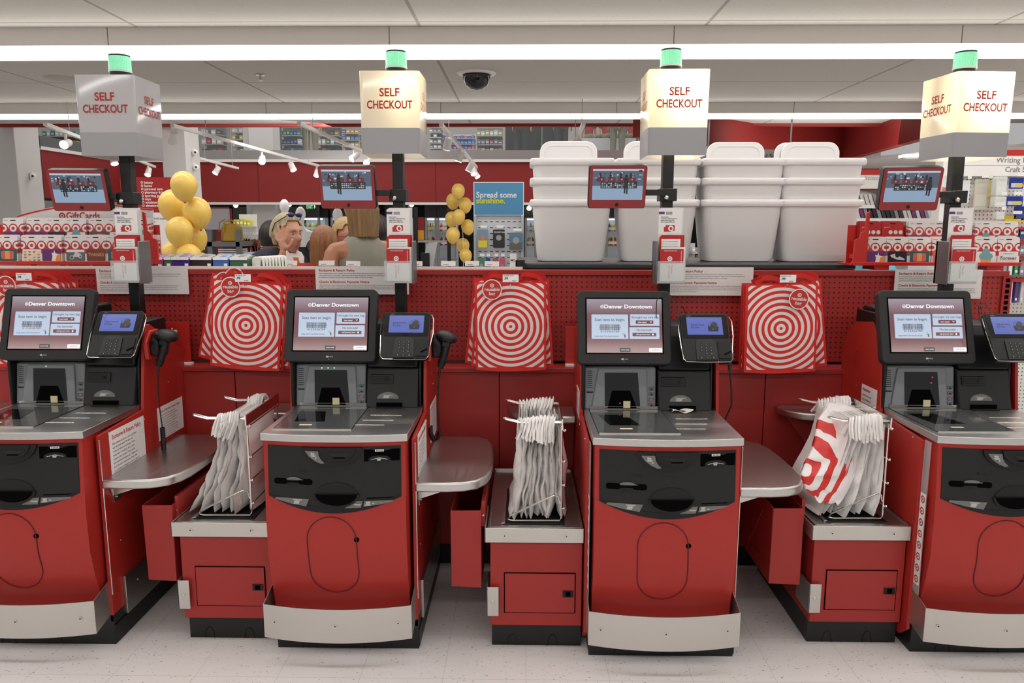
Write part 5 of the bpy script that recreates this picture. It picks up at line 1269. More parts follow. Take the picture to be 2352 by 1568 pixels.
# ---------------------------------------------------------------- black counter with stacks of white tubs
t = thing('black_counter', (1.1, 4.4, 0), 'long black counter top carrying the stacks of white tubs', 'counter')
cx0, cx1 = ax(1184, 605, 4.15), ax(1962, 605, 4.15); zc = az(1500, 600, 4.3)
MB(t).box(cx0, cx1, 4.12, 4.85, zc-.035, zc, mat((62, 63, 64), .3)).build('counter_top', bevel=.01)
MB(t).box(cx0+.0, cx1-.0, 4.14, 4.8, 0, zc-.035, BLACK).build('counter_body')
MB(t).box(cx0-.0, cx0+.05, 4.10, 4.14, 1.4, zc+.015, BLACK).build('end_bracket')
TUB = mat((242, 240, 240), .4, name='white_tub_plastic')
def tub_mesh():
    a = MB(None, org=(0, 0, 0)); H_ = .345; L = []
    prof = [(.170, .105, 0), (.180, .115, .004), (.188, .12, .02), (.212, .142, .27), (.214, .144, .300), (.228, .158, .305), (.231, .161, .315), (.231, .161, .333), (.226, .156, .340), (.216, .146, .338), (.208, .138, .30), (.186, .118, .03), (.0, .0, .028)]
    rings = []
    for w, d, z in prof:
        r = min(.045, w*.5, d*.5) if w > 0 else 0
        rings.append([(x, y, z) for x, y in (rr_pts(-w, -d, w, d, r, 5) if w > 0 else [(0, 0)]*24)])
    n = 24; vs = [p for g in rings for p in g]; fs = [list(range(n-1, -1, -1))]
    for k in range(len(prof)-1):
        for i in range(n): fs.append((k*n+i, k*n+(i+1) % n, (k+1)*n+(i+1) % n, (k+1)*n+i))
    a.add(vs, fs, TUB); return a
tub0 = tub_mesh().build('storage_tub', smooth=40); first_tub = [True]
def tub(p, lab, grp):
    global tub0
    if first_tub[0]: o = tub0; first_tub[0] = False
    else: o = tub0.copy(); COL.objects.link(o)
    o.location = p; tag(o, lab, 'tub', grp)
ST = [(1310, 'leftmost stack'), (1502, 'second stack, behind the monitor'), (1693, 'third stack'), (1868, 'rightmost stack')]
for k, (px, nm) in enumerate(ST):
    p = at(px, 600, 4.31); p.z = zc+.001; p.y = 4.37
    for j in range(3):
        tub(p+Vector((.0, 0, [0, .116, .220][j])), 'white plastic tub, %s of the %s' % (('bottom one', 'middle one', 'top one')[j], nm), 'nested tubs in the '+nm)
    for j in range(2 if k == 3 else 1):
        lx = at((1306, 1500, 1692, 1865)[k], 345, 4.40).x; zt_ = az(1306, 323+(2 if k > 1 else 0), 4.40)
        t = thing('tub_lid', (lx, 4.42+.03*j, p.z+.26), 'white rounded lid standing upright in the %s%s' % (nm, ' behind the front lid' if j else ''), 'lid', 'upright lids in the '+nm); mb = MB(t)
        w = .163; z0 = p.z+.26; y = 4.42+.03*j; hh = zt_-z0
        mb.prism([(lx+a_-.03*j, y, z0+b_) for a_, b_ in rr_pts(-w, 0, w, hh, .062, 6)], (0, .018, 0), TUB); mb.build('lid_plate', bevel=.006, seg=3)
        mb = MB(t); mb.tube([(lx+a_-.03*j, y-.0, z0+b_) for a_, b_ in rr_pts(-w+.028, .02, w-.028, hh-.024, .045, 6)], .003, TUB, 6, closed=True); mb.build('raised_rim')
# ================================================================ balloons, displays and signs beyond the divider
BAL = mat((242, 202, 98), .3, name='yellow_balloon', spec=.6)
def balloon(px, py, r, Y, lab, grp, tilt=(0, 0)):
    p = at(px, py, Y); r = r/F_PX*Y*1.0
    t = thing('balloon', p, lab, 'balloon', grp); t.rotation_euler = (tilt[0], tilt[1], 0)
    def fn(d, q_):
        k = 1.0 if d.z > 0 else 1-.18*d.z*d.z; return Vector((q_.x*k, q_.y*k, q_.z*(1.08 if d.z > 0 else 1.32)))
    MB(t, org=(0, 0, 0)).ball((0, 0, 0), r, BAL, 24, 16, fn).build('balloon_skin', smooth=80)
    MB(t, org=(0, 0, 0)).cyl((0, 0, -r*1.30), (0, 0, -r*1.40), .004, mat((150, 110, 30), .5), 8, .012).build('knot')
LB = [(422, 426, 29, 'topmost'), (396, 470, 31, 'upper left'), (452, 487, 31, 'upper right'), (412, 531, 30, 'centre'), (446, 545, 28, 'right hand, half hidden'), (400, 585, 30, 'lower left'), (434, 590, 28, 'lower middle'), (462, 612, 30, 'lowest right')]
for i, (x, y, r, n) in enumerate(LB): balloon(x, y, r, 5.4+.12*((i*5) % 3), n+' balloon of the left yellow bunch', 'left yellow balloons', (0, R([0, 8, -9, 4, -14, 20, -10, -30][i])))
RB = [(1052, 438, 15, 'topmost'), (1040, 461, 15.5, 'second from top, left'), (1068, 470, 15, 'upper right'), (1053, 497, 15, 'central'), (1037, 502, 15, 'middle left'), (1074, 520, 15, 'middle right'), (1040, 539, 16, 'lower left'), (1063, 563, 15, 'lower central'), (1069, 586, 14.5, 'bottom')]
for i, (x, y, r, n) in enumerate(RB): balloon(x, y, r, 7.6+.12*((i*5) % 3), n+' balloon of the right yellow bunch', 'right yellow balloons', (0, R([0, 5, -5, 3, 8, -8, 6, -3, -10][i])))
for nm, a_, b_, Y in (('left', (430, 450), (440, 640), 5.5), ('right', (1056, 450), (1066, 640), 7.75)):
    p, q_ = at(*a_, Y), at(*b_, Y); tt = MB(); tt.tube([p, ((p+q_)/2)+Vector((.01, 0, 0)), Vector((q_.x, Y, .0))], .003, WHITE, 6); tt.cyl((q_.x, Y, 0), (q_.x, Y, .03), .08, MGREY, 20); tag(tt.build('balloon_stand'), 'thin white stand holding the %s yellow balloons' % nm, 'stand')
# directory sign
DR = mat((160, 22, 24), .4, name='directory_red')
Y = 6.9; A_, B_ = at(322, 640, Y), at(412, 408, Y); zm = az(322, 489, Y); t = thing('directory_sign', (A_.x, Y, 0), 'store directory board, red above and white below, behind the left balloons', 'sign'); t.rotation_euler = (0, 0, 0)
MB(t).box(A_.x-.12, B_.x+.1, Y, Y+.04, zm, B_.z, DR).build('red_panel'); MB(t).box(A_.x-.12, B_.x+.1, Y, Y+.04, 0, zm-.0005, PAPER).build('white_panel')
mb = MB(t); F = Frame(mb, (0, Y, 0)); g_ = F_PX/Y
for i, s in enumerate(('beauty', 'home', 'personal care', 'pharmacy & healthcare', 'sporting goods', 'toys', 'escalators', 'elevators')):
    z = az(325, 422.5+7.6*i, Y); x = ax(325, 422, Y)+.002; F.ring(x, z+.010, .006, .011, .001, PAPER, 12); F.text(s, x+.02, z, .030, .001, PAPER, .03)
for i, s in enumerate(('baby', 'household supplies', 'kitchen', 'pets', 'grocery')):
    z = az(325, 497+7.6*i, Y); x = ax(325, 422, Y)+.006; F.ring(x, z+.010, .006, .011, .001, INK, 12); F.text(s, x+.02, z, .026, .001, INK, .01)
mb.build('lettering', smooth=0)
# sunshine display
Y = 6.0; SB = mat((72, 134, 172), .5, name='poster_blue'); SL = mat((196, 198, 202), .5)
A_, B_ = at(1089, 640, Y), at(1203, 418, Y); zm = az(1100, 495, Y)
t = thing('endcap_display', ((A_.x+B_.x)/2, Y, 0), 'slotted white display stand with blue Spread some sunshine poster', 'display stand')
MB(t).box(A_.x, B_.x, Y+.0, Y+.06, 0, zm-.004, SL).build('slotted_panel')
mb = MB(t)
for s in (0, 1): mb.box((A_.x, B_.x-.02)[s], (A_.x+.02, B_.x)[s], Y-.03, Y, 0, zm, LGREY)
mb.build('side_upright'); mb = MB(t)
for j in range(16):
    for i in range(8): x = A_.x+.035+.045*i; z = zm-.05-.046*j; mb.box(x, x+.026, Y-.001, Y, z, z+.005, VOID)
mb.build('slots')
ps = MB(t).box(A_.x, B_.x, Y-.012, Y+.02, zm, B_.z, WHITE).build('poster_frame'); mb = MB(t); mb.box(A_.x+.006, B_.x-.006, Y-.014, Y-.012, zm+.006, B_.z-.006, SB); mb.build('poster', parent=ps)
mb = MB(t); F = Frame(mb, (A_.x, Y-.015, 0)); F.text('Spread some', .02, az(1100, 454, Y), .062, .001, mat((205, 215, 222), .5), .025, w=.315); F.text('sunshine.', .02, az(1100, 467, Y), .062, .001, mat((200, 196, 40), .5), .03, w=.225); mb.build('poster_lettering', parent=ps, smooth=0)
for (x0, y0, x1, y1, c1, c2, lab) in ((1096, 527, 1121, 570, (120, 140, 160), (214, 196, 50), 'blue and yellow toy card on the left hook of the sunshine display'), (1132, 527, 1159, 569, (40, 42, 44), (40, 42, 44), 'black blister card on the middle hook of the sunshine display'), (1169, 534, 1201, 574, (86, 122, 140), (96, 92, 86), 'clear bag of small parts, right hook of the sunshine display'), (1097, 592, 1114, 630, (70, 130, 100), (120, 60, 120), 'green topped pack of candles at lower left of the sunshine display'), (1115, 592, 1126, 630, (40, 70, 150), (50, 60, 120), 'narrow blue pack at lower left of the sunshine display'), (1132, 592, 1145, 630, (150, 90, 90), (100, 60, 130), 'left striped pack at lower middle of the sunshine display'), (1147, 592, 1160, 630, (190, 90, 110), (70, 60, 140), 'right striped pack at lower middle of the sunshine display')):
    P_, Q_ = at(x0, y1, Y-.06), at(x1, y0, Y-.06); w, h = Q_.x-P_.x, Q_.z-P_.z; tt = thing('hanging_packet', P_, lab, 'packet'); mb = MB(tt); F = Frame(mb, P_); slab(mb, F, rr_pts(0, 0, w, h, .008, 3), .006, mat(c1, .35)); F.rect(.008, .006, w-.008, h*.42, .001, mat(c2, .4)); F.disc(w*.5, h*.55, w*.24, .0014, mat((184, 130, 96) if 'toy' in lab else (150, 150, 152), .4), 12); F.text('POCKET FAN 5' if 'black' in lab else '', .008, h*.82, .014, .002, WHITE, .02); mb.build('packet_card'); mb = MB(tt); mb.tube([P_+Vector((w/2, 0, h-.004)), P_+Vector((w/2, .055, h+.01))], .0025, CHROME, 6); mb.box(P_.x+w*.3, P_.x+w*.9, Y-.062, Y-.060, Q_.z+.012, Q_.z+.032, PRICE); mb.build('hook_tag')
# white small display box MO
P_ = at(1171, 624, 4.1); P_.z = 1.4995; tt = MB(); tt.box(P_.x, P_.x+.035, 4.1, 4.13, P_.z, P_.z+.10, PAPER); F = Frame(tt, (P_.x, 4.1, P_.z)); F.text('MO', .003, .06, .016, .001, INK, .03); F.disc(.02, .02, .012, .001, INK, 12); tag(tt.build('magazine'), 'white magazine reading MO at the left end of the black counter', 'magazine')

# ---------------------------------------------------------------- drinks coolers at the far side
CF = mat((22, 22, 23), .4); CI = mat((150, 156, 160), .5, emit=.25, name='cooler_interior')
tmpb = None
def cooler(px0, px1, Y, label):
    x0, x1 = ax(px0, 540, Y), ax(px1, 540, Y); t = thing('drinks_cooler', ((x0+x1)/2, Y, 0), label, 'cooler', 'drinks coolers'); zt_ = az(px0, 500, Y)
    MB(t).box(x0, x1, Y+.02, Y+.8, zt_, zt_+.35, CF).build('canopy'); mb = MB(t); mb.box(x0, x1, Y+.5, Y+.8, 0, zt_, CI); mb.build('back_panel')
    MB(t).box(x0+.03, x1-.03, Y+.05, Y+.4, zt_-.05, zt_-.02, mat((235, 240, 245), .4, emit=2.5)).build('cooler_lamp')
    for x in (x0, x1-.05): MB(t).box(x, x+.05, Y, Y+.06, 0, zt_, mat((140, 140, 140), .4, .5)).build('door_frame')
    MB(t).box(x0, x1, Y, Y+.8, 0, .25, CF).build('plinth'); z = .62; rn = random.Random(px0)
    while z < zt_-.15:
        MB(t).box(x0, x1, Y+.06, Y+.5, z-.02, z, LGREY).build('shelf')
        n = 6; c0 = [rn.choice(((210, 214, 220), (70, 110, 160), (200, 80, 50), (120, 160, 90), (220, 190, 90), (160, 50, 50))) for _ in range(n)]
        if z > .95:
            for i in range(n):
                x = x0+.09+(x1-x0-.18)*i/(n-1); b_ = MB(); hh = .2; b_.lathe((x, Y+.12, z+.001), [(0, 0), (.04, .002), (.042, .12), (.032, .15), (.014, .175), (.014, .195), (0, .197)], mat(c0[i], .3), 10); b_.lathe((x, Y+.12, z+.04), [(.0425, 0), (.0425, .06)], WHITE, 10)
                tag(b_.build('bottle'), 'small drinks bottle in the '+label, 'bottle', 'bottles in the '+label)
        z += .33
cooler(884, 938, 18.0, 'cooler just right of the second sign post'); cooler(976, 1003, 18.0, 'narrow cooler left of the right balloons'); cooler(1004, 1046, 18.0, 'cooler behind the right balloons'); cooler(760, 812, 18.0, 'cooler behind the sleeveless woman')
cooler(1205, 1232, 18.0, 'cooler between sunshine display and tubs'); cooler(1392, 1432, 18.0, 'cooler seen between first and second tub stacks')
cooler(690, 735, 18.0, 'cooler right of the suited man')
t = thing('drinks_merchandiser', at(955, 640, 9.0)*1, 'black merchandiser frame with yellow panda box, left of the right balloons', 'display stand'); x0, x1 = ax(955, 540, 9), ax(972, 540, 9); t.location.z = 0; t['_org'] = [t.location.x, t.location.y, 0]
mb = MB(t)
for x in (x0, x1+.3): mb.box(x-.02, x+.02, 9, 9.04, 0, az(955, 476, 9), CF)
mb.box(x0, x1+.3, 9, 9.3, az(955, 553, 9)-.02, az(955, 553, 9), STEEL); mb.box(x0, x1+.3, 9, 9.3, .3, .33, STEEL); mb.build('frame'); mb = MB(t); mb.box(x0+.02, x1, 9.02, 9.1, az(955, 551, 9), az(955, 529, 9), mat((226, 160, 40), .5)); mb.box(x0+.02, x1, 9.02, 9.1, az(955, 529, 9), az(955, 499, 9), mat((150, 20, 24), .5)); mb.build('boxed_panel')
t = MB(); P_ = at(985, 625, 7.0); t.obox(P_+Vector((0, 0, .1)), (.05, 0, .01), (0, .015, 0), (.035, 0, .17), LGREY); t.obox((P_.x-.03, 7.0, .75), (.04, 0, 0), (0, .03, 0), (0, 0, .75), CF); tag(t.build('payment_stand'), 'slanted grey stand below the right balloons', 'stand')

# ---------------------------------------------------------------- apparel area at left
Y = 8.0
t = thing('display_table', (ax(500, 600, Y), Y, 0), 'grey shelving frame carrying mustard handbags, right of the left balloons', 'shelf unit'); GF = mat((112, 114, 118), .5)
x0, x1 = ax(478, 600, Y), ax(552, 600, Y)
for x in (x0, x1-.04): MB(t).box(x, x+.05, Y, Y+.05, 0, az(480, 528, Y), GF).build('post')
for yy in (556, 590): z = az(500, yy, Y); MB(t).box(x0, x1, Y-.0, Y+.45, z-.05, z, GF).build('shelf')
MU = mat((176, 138, 40), .45, name='mustard_leather')
for i, (a_, b_) in enumerate(((490, 518), (508, 549))):
    p0, p1 = ax(a_, 550, Y), ax(b_, 550, Y); z = az(500, 556, Y)+.001; tt = thing('handbag', ((p0+p1)/2, Y+.15*(1-i), z), 'mustard yellow handbag, %s on the grey shelving' % ('left and behind' if i == 0 else 'right and in front'), 'handbag', 'mustard handbags'); mb = MB(tt)
    yb = Y+.02+.16*(1-i); pts = [(p0, yb, z), (p1, yb, z), (p1-.02, yb+.02, z+.15), (p1-.06, yb+.02, z+.19), (p0+.05, yb+.02, z+.19), (p0+.01, yb+.02, z+.15)]; mb.prism(pts, (0, .13, 0), MU); mb.build('bag_body', bevel=.015, seg=3)
    mb = MB(tt); xm = (p0+p1)/2; mb.tube([(xm-.07, yb, z+.1), (xm-.06, yb-.01, z+.2), (xm, yb-.01, z+.235), (xm+.06, yb-.01, z+.2), (xm+.07, yb, z+.1)], .007, MU, 6); mb.build('strap')
z = az(500, 590, Y)+.001
for i in range(4): mb = MB(); mb.grid(lambda u, v, i=i: Vector((ax(500, 590, Y)+.0+(.22)*u, Y+.02+.25*v, z+.022*i+.008+.006*sin(u*9+i)+.004*sin(v*11))), 10, 6, PAPER); mb.box(ax(500, 590, Y), ax(500, 590, Y)+.22, Y+.02, Y+.27, z+.022*i, z+.022*i+.012, PAPER); tag(mb.build('folded_shirt'), 'white folded shirt in the pile below the mustard handbags', 'shirt', 'folded white shirts')
# clothes rail
Y = 8.6; t = thing('clothes_rail', (ax(575, 600, Y), Y, 0), 'chrome clothes rail with patterned garments behind the suited man', 'clothes rail'); zr = az(575, 531, Y); x0, x1 = ax(548, 531, Y), ax(602, 531, Y)
mb = MB(t); mb.tube([(x0, Y, 0), (x0, Y, zr), (x1, Y, zr), (x1, Y, 0)], .012, CHROME, 8); mb.build('rail_frame')
def mat_pattern():
    m, nt, b = node_mat('patterned_cloth'); tc = N(nt, 'ShaderNodeTexCoord'); vo = N(nt, 'ShaderNodeTexVoronoi'); vo.inputs['Scale'].default_value = 16; nt.links.new(tc.outputs['Object'], vo.inputs['Vector']); sp = N(nt, 'ShaderNodeSeparateColor'); nt.links.new(vo.outputs['Color'], sp.inputs[0])
    cr = N(nt, 'ShaderNodeValToRGB'); cr.color_ramp.interpolation = 'CONSTANT'; el = cr.color_ramp.elements
    for i, (p, c) in enumerate(((0, (24, 26, 40)), (.35, (210, 96, 40)), (.55, (180, 40, 50)), (.7, (60, 110, 100)), (.82, (226, 150, 130)), (.92, (230, 220, 210)))):
        e = el[i] if i < 2 else el.new(p); e.position = p; e.color = lin(c)
    nt.links.new(sp.outputs[0], cr.inputs[0]); nt.links.new(cr.outputs[0], b.inputs['Base Color']); b.inputs['Roughness'].default_value = .8; return m
PAT = mat_pattern()
for i in range(9):
    x = x0+.02+(x1-x0-.04)*i/8; tt = thing('garment_on_hanger', (x, Y, zr), 'patterned orange and navy garment on the clothes rail', 'garment', 'garments on the clothes rail')
    mb = MB(tt); mb.grid(lambda u, v, x=x, i=i: Vector((x+.02*sin(v*4+i)+.012*sin(u*20+i), Y-.2+.4*u*(1-.2*(1-v)), zr-.07-.07*abs(u-.5)*2-.65*v)), 14, 12, PAT); mb.build('garment', smooth=60); mb = MB(tt); mb.tube([(x, Y, zr+.01), (x, Y, zr-.04), (x, Y-.18, zr-.09)], .004, WHITE, 5); mb.tube([(x, Y, zr-.04), (x, Y+.18, zr-.09)], .004, WHITE, 5); mb.build('hanger')
# framed sign near the balloons
Y = 10.2; A_, B_ = at(462, 528, Y), at(532, 476, Y); t = thing('framed_sign', (A_.x, Y, A_.z), 'grey department sign in a dark red frame above the mustard handbags', 'sign'); MB(t).box(A_.x, B_.x, Y, Y+.03, A_.z, B_.z, mat((190, 184, 192), .5)).build('sign_panel'); mb = MB(t); mb.box(B_.x-.03, B_.x, Y-.01, Y+.03, A_.z-.1, B_.z, BRICK); mb.box(A_.x, B_.x, Y-.01, Y+.03, B_.z-.02, B_.z, BRICK); mb.build('sign_frame'); mb = MB(t); mb.box((A_.x+B_.x)/2-.03, (A_.x+B_.x)/2+.03, Y+.03, Y+.07, 0, A_.z, BRICK); mb.build('sign_leg')
# wall shelf of boxes behind rail
def shelf_unit(px0, px1, py0, py1, Y, rows, n, pal, label, grp, depth=.35, back=(190, 190, 190), tagz=False, prod='product_box', skew=0, base=None, hfrac=.62):
    A_, B_ = at(px0, py1, Y), at(px1, py0, Y); x0, x1, z0, z1 = A_.x, B_.x, A_.z, B_.z; t = thing('store_shelf', ((x0+x1)/2, Y, 0 if base is None else base), label, 'shelf unit', grp); bz = 0 if base is None else base
    MB(t).box(x0, x1, Y+depth, Y+depth+.03, bz, z1, mat(back, .6)).build('back_panel'); dz = (z1-z0)/rows; rn = random.Random(px0*7+py0)
    src = None
    for r in range(rows):
        z = z0+dz*r; MB(t).box(x0, x1, Y, Y+depth, z-.02, z, LGREY).build('shelf')
        for i in range(n):
            if rn.random() < .1: continue
            w = (x1-x0)/n; x = x0+w*(i+.08); h = dz*hfrac*rn.uniform(.75, 1); c = pal[(r*2+rn.randint(0, 1)) % len(pal)]
            b_ = MB(); b_.box(x, x+w*.84, Y+.03, Y+.03+min(.15, depth*.6), z+.001, z+h, mat(c, .5)); b_.box(x+w*.1, x+w*.74, Y+.028, Y+.03, z+h*.3, z+h*.6, mat(tuple(min(255, k+90) for k in c), .5))
            tag(b_.build(prod), 'small product standing on the %s' % label, 'product', 'products on the '+label)
BL = ((40, 84, 150), (60, 140, 150), (200, 206, 214), (36, 60, 110), (70, 130, 90))
shelf_unit(642, 688, 290, 352, 19.0, 3, 6, BL, 'upper floor shelf of blue bottles left of the khaki legs', 'upper floor shelves', base=3.16, back=(96, 104, 108))
shelf_unit(728, 776, 290, 352, 19.4, 3, 5, ((40, 44, 40), (150, 110, 60), (90, 120, 90), (200, 204, 200)), 'upper floor shelf right of the khaki legs', 'upper floor shelves', base=3.16, back=(80, 82, 84))
shelf_unit(785, 822, 290, 352, 19.0, 4, 4, ((190, 150, 70), (60, 90, 150), (180, 184, 190)), 'upper floor shelf left of the second light box', 'upper floor shelves', base=3.16, back=(150, 152, 150))
shelf_unit(462, 505, 288, 352, 19.2, 3, 4, ((150, 30, 34), (70, 72, 76), (210, 210, 214)), 'upper floor shelf with red bin behind the left column', 'upper floor shelves', base=3.16, back=(120, 120, 120))
shelf_unit(533, 563, 288, 352, 19.2, 4, 4, ((80, 110, 170), (216, 196, 110), (200, 120, 130), (205, 205, 210)), 'pastel upper floor shelf left of the white pillar', 'upper floor shelves', base=3.16, back=(170, 170, 168))
shelf_unit(1015, 1090, 305, 355, 19.0, 4, 9, ((44, 84, 180), (50, 110, 210), (150, 70, 120), (40, 70, 160)), 'upper floor cabinet packed with bright blue packs', 'upper floor shelves', base=3.16, back=(216, 224, 236))
shelf_unit(1094, 1153, 290, 352, 19.3, 3, 6, ((180, 160, 110), (205, 205, 205), (140, 80, 90), (120, 120, 124)), 'pale upper floor shelf right of the blue packs', 'upper floor shelves', base=3.16, back=(128, 128, 126))
shelf_unit(96, 180, 292, 335, 15.5, 2, 9, ((190, 80, 150), (220, 170, 70), (90, 150, 140), (206, 206, 206)), 'upper floor shelf with pink and yellow packs, far left', 'upper floor shelves', base=3.3, back=(170, 172, 172))
shelf_unit(985, 1012, 290, 352, 18.6, 5, 3, ((110, 112, 114), (160, 160, 162)), 'grey racks at left of the blue packs upstairs', 'upper floor shelves', base=3.16, back=(90, 92, 94))
# black displays and white counter upstairs
for x0, x1, y0, lab, c in ((1160, 1243, 286, 'black cabinet behind the balustrade upstairs', (20, 20, 22)), (1246, 1300, 286, 'black screen wall right of the black cabinet upstairs', (26, 26, 28)), (1335, 1460, 317, 'white service counter upstairs carrying green garlands', (196, 200, 204))):
    Yq = 18.4; b_ = MB(); b_.box(ax(x0, 320, Yq), ax(x1, 320, Yq), Yq, Yq+.5, 3.16, az(x0, y0, Yq), mat(c, .3)); tag(b_.build('upstairs_fixture', bevel=.01), lab, 'fixture')
mb = MB(); rn = random.Random(4); Yq = 18.6
for i in range(60): mb.ball((ax(1345+1.9*i, 315, Yq), Yq+rn.uniform(-.1, .1), az(1400, 315, Yq)+rn.uniform(0, .05)), rn.uniform(.03, .06), mat((130, 134, 96), .8), 6, 4)
tag(mb.build('garland'), 'grey green garland along the white counter upstairs', 'garland', kind='stuff')
# grocery aisle goods behind the people
shelf_unit(300, 345, 470, 520, 12.5, 2, 4, ((200, 196, 120), (200, 200, 204)), 'shelf glimpsed left of the directory board', 'lower floor shelves')
shelf_unit(533, 572, 492, 520, 13.5, 1, 5, ((214, 200, 60), (190, 190, 90), (150, 180, 80)), 'shelf of yellow packs above the garment rail', 'lower floor shelves', back=(226, 224, 218))
# exit sign
P_, Q_ = at(702, 481, 17.4), at(720, 468, 17.4); t = thing('exit_sign', P_, 'green lit exit sign above the suited man', 'exit sign'); MB(t).box(P_.x, Q_.x, 17.4, 17.46, P_.z, Q_.z, mat((34, 96, 44), .4, emit=.25)).build('sign_box'); mb = MB(t); F = Frame(mb, (P_.x, 17.399, P_.z)); F.text('EXIT', (Q_.x-P_.x)/2, .02, .10, .002, mat((150, 240, 150), .4, emit=1.0), .02, 'C', w=(Q_.x-P_.x)*.8); mb.build('lettering', smooth=0); MB(t).box((P_.x+Q_.x)/2-.01, (P_.x+Q_.x)/2+.01, 17.42, 17.44, Q_.z, zb+.1, BLACK).build('hanger_rod')
# lamps below the mezzanine
for i, (x, y) in enumerate(((541, 472), (718, 475), (945, 470), (1215, 478), (664, 470))):
    p = at(x, y, 17.6); t = thing('ceiling_spotlight', p, 'round glowing spotlight under the mezzanine, %s' % ('above the yellow packs', 'beside the exit sign', 'right of the second post', 'left of the tubs', 'above the mannequin head')[i], 'spotlight', 'spotlights under the mezzanine'); MB(t).ball(p, .055, mat((255, 250, 240), .4, emit=6), 12, 8).build('lamp_face'); MB(t).cyl(p+Vector((0, .0, .04)), (p.x, p.y, zb), .02, WHITE, 8).build('stem')
for i, (x, y) in enumerate(((992, 467), (1010, 474))):
    p = at(x, y, 14+3*0); b_ = MB(); z_ = az(x, y, 18.5); X_ = ax(x, y, 18.5); b_.box(X_-.35, X_+.35, 18.5, 19.0, z_, z_+.03, mat((255, 252, 246), .4, emit=4.0)); tag(b_.build('ceiling_panel_light'), 'flat white ceiling panel light beyond the right balloons, %s' % ('left' if i == 0 else 'right'), 'light', 'grocery ceiling lights')

# ---------------------------------------------------------------- ceiling fittings
p = at(1094, 170, 8.85); t = thing('dome_camera', (p.x, p.y, ZC), 'black dome camera on a white plate in the ceiling', 'security camera'); mb = MB(t); mb.lathe((p.x, p.y, ZC), [(0, -.001), (.22, -.001), (.2, -.02), (.16, -.022)], WHITE, 32); mb.build('ceiling_plate'); mb = MB(t); mb.lathe((p.x, p.y, ZC-.02), [(.155, 0), (.15, -.05), (.12, -.115), (.06, -.155), (0, -.165)], GLASSD, 32); mb.build('dome')
p = at(597, 176, 8.9); t = thing('sprinkler', (p.x, p.y, ZC), 'small chrome sprinkler in the ceiling left of the dome camera', 'sprinkler'); mb = MB(t); mb.lathe((p.x, p.y, ZC), [(0, 0), (.05, -.002), (.05, -.01), (.014, -.02), (.014, -.05), (.03, -.055), (.03, -.06), (0, -.08)], CHROME, 16); mb.build('sprinkler_head')
p = at(143, 186, 9.1); t = thing('ceiling_speaker', (p.x, p.y, ZC), 'round white speaker grille flush in the ceiling at left', 'speaker'); mb = MB(t); mb.lathe((p.x, p.y, ZC), [(0, -.012), (.17, -.012), (.2, -.001)], mat((176, 172, 166), .7), 32); mb.build('grille')
# track lights
def track(p0, p1, heads, label):
    t = thing('track_light', (p0+p1)/2, label, 'track light', 'white track lights'); mb = MB(t); d = (p1-p0); u = d/2; n = Vector((-d.y, d.x, 0)).normalized()*.025
    mb.obox((p0+p1)/2, u, n, (0, 0, .022), WHITE); mb.build('rail')
    for k in (.15, .85): q_ = p0+d*k; mb = MB(t); mb.cyl(q_, q_+Vector((0, 0, 3.2 if q_.y > 13.2 else ZC-q_.z)), .006, LGREY, 6); mb.build('suspension_rod')
    for k, ax_ in heads:
        q_ = p0+d*k-Vector((0, 0, .03)); a_ = Vector(ax_).normalized(); mb = MB(t); mb.cyl(q_, q_-Vector((0, 0, .1)), .02, WHITE, 8); c = q_-Vector((0, 0, .13)); mb.cyl(c-a_*.09, c+a_*.07, .05, WHITE, 14, .062); h = mb.build('spotlight_head'); mb = MB(t); mb.cyl(c+a_*.071, c+a_*.074, .055, mat((255, 252, 245), .4, emit=7), 14); mb.build('lamp_face', parent=h)
track(at(395, 289, 10.2), at(742, 384, 16.6), [(.0, (-.3, .4, -.6)), (.47, (.2, -.8, -.5)), (.70, (.4, -.3, -.8)), (.93, (0, -.6, -.8))], 'long white track light slanting from the left column towards the second monitor')
track(at(686, 284, 10.2), at(842, 352, 14.6), [(.75, (-.5, -.5, -.5)), (1.0, (0, -.9, -.4))], 'white track light ending at the second light box')
track(at(103, 286, 9.9), at(355, 384, 16.0), [(.12, (.1, -.95, -.3)), (.5, (.3, -.3, -.8)), (.9, (0, -.6, -.9))], 'white track light crossing behind the far left light box')
track(at(456, 364, 15.0), at(546, 387, 16.6), [(.42, (-.4, -.5, -.9))], 'short white track light right of the left column')
track(at(1012, 286, 10.0), at(1094, 384, 16.4), [(.12, (-.2, .3, -.8)), (.4, (-.3, 0, -.8)), (.72, (-.4, 0, -.8)), (.85, (.2, -.5, -.8)), (.98, (.5, -.3, -.8))], 'white track light seen end on left of the sunshine display')
track(at(1340, 284, 10.2), at(1318, 330, 13.0), [(.5, (0, .3, -.8))], 'short white track light above the first tub lid')
# small cameras on the left columns
for i, (x, y, Yc) in enumerate(((73, 405, 13.6), (446, 384, 13.9), (444, 350, 13.9))):
    p = at(x, y, Yc); t = thing('wall_camera', p, ('small white camera on the leftmost column', 'white camera on the column behind the left balloons, lower', 'tiny white camera on the column behind the left balloons, upper')[i], 'security camera'); mb = MB(t); mb.box(p.x-.05, p.x+.01, p.y, p.y+.05, p.z-.05, p.z+.06, WHITE); mb.build('camera_mount', bevel=.01); mb = MB(t); mb.ball(p+Vector((.04, -.03, -.01)), .055, WHITE, 12, 8); mb.ball(p+Vector((.06, -.075, -.01)), .02, BLACK, 8, 6); mb.build('camera_head')

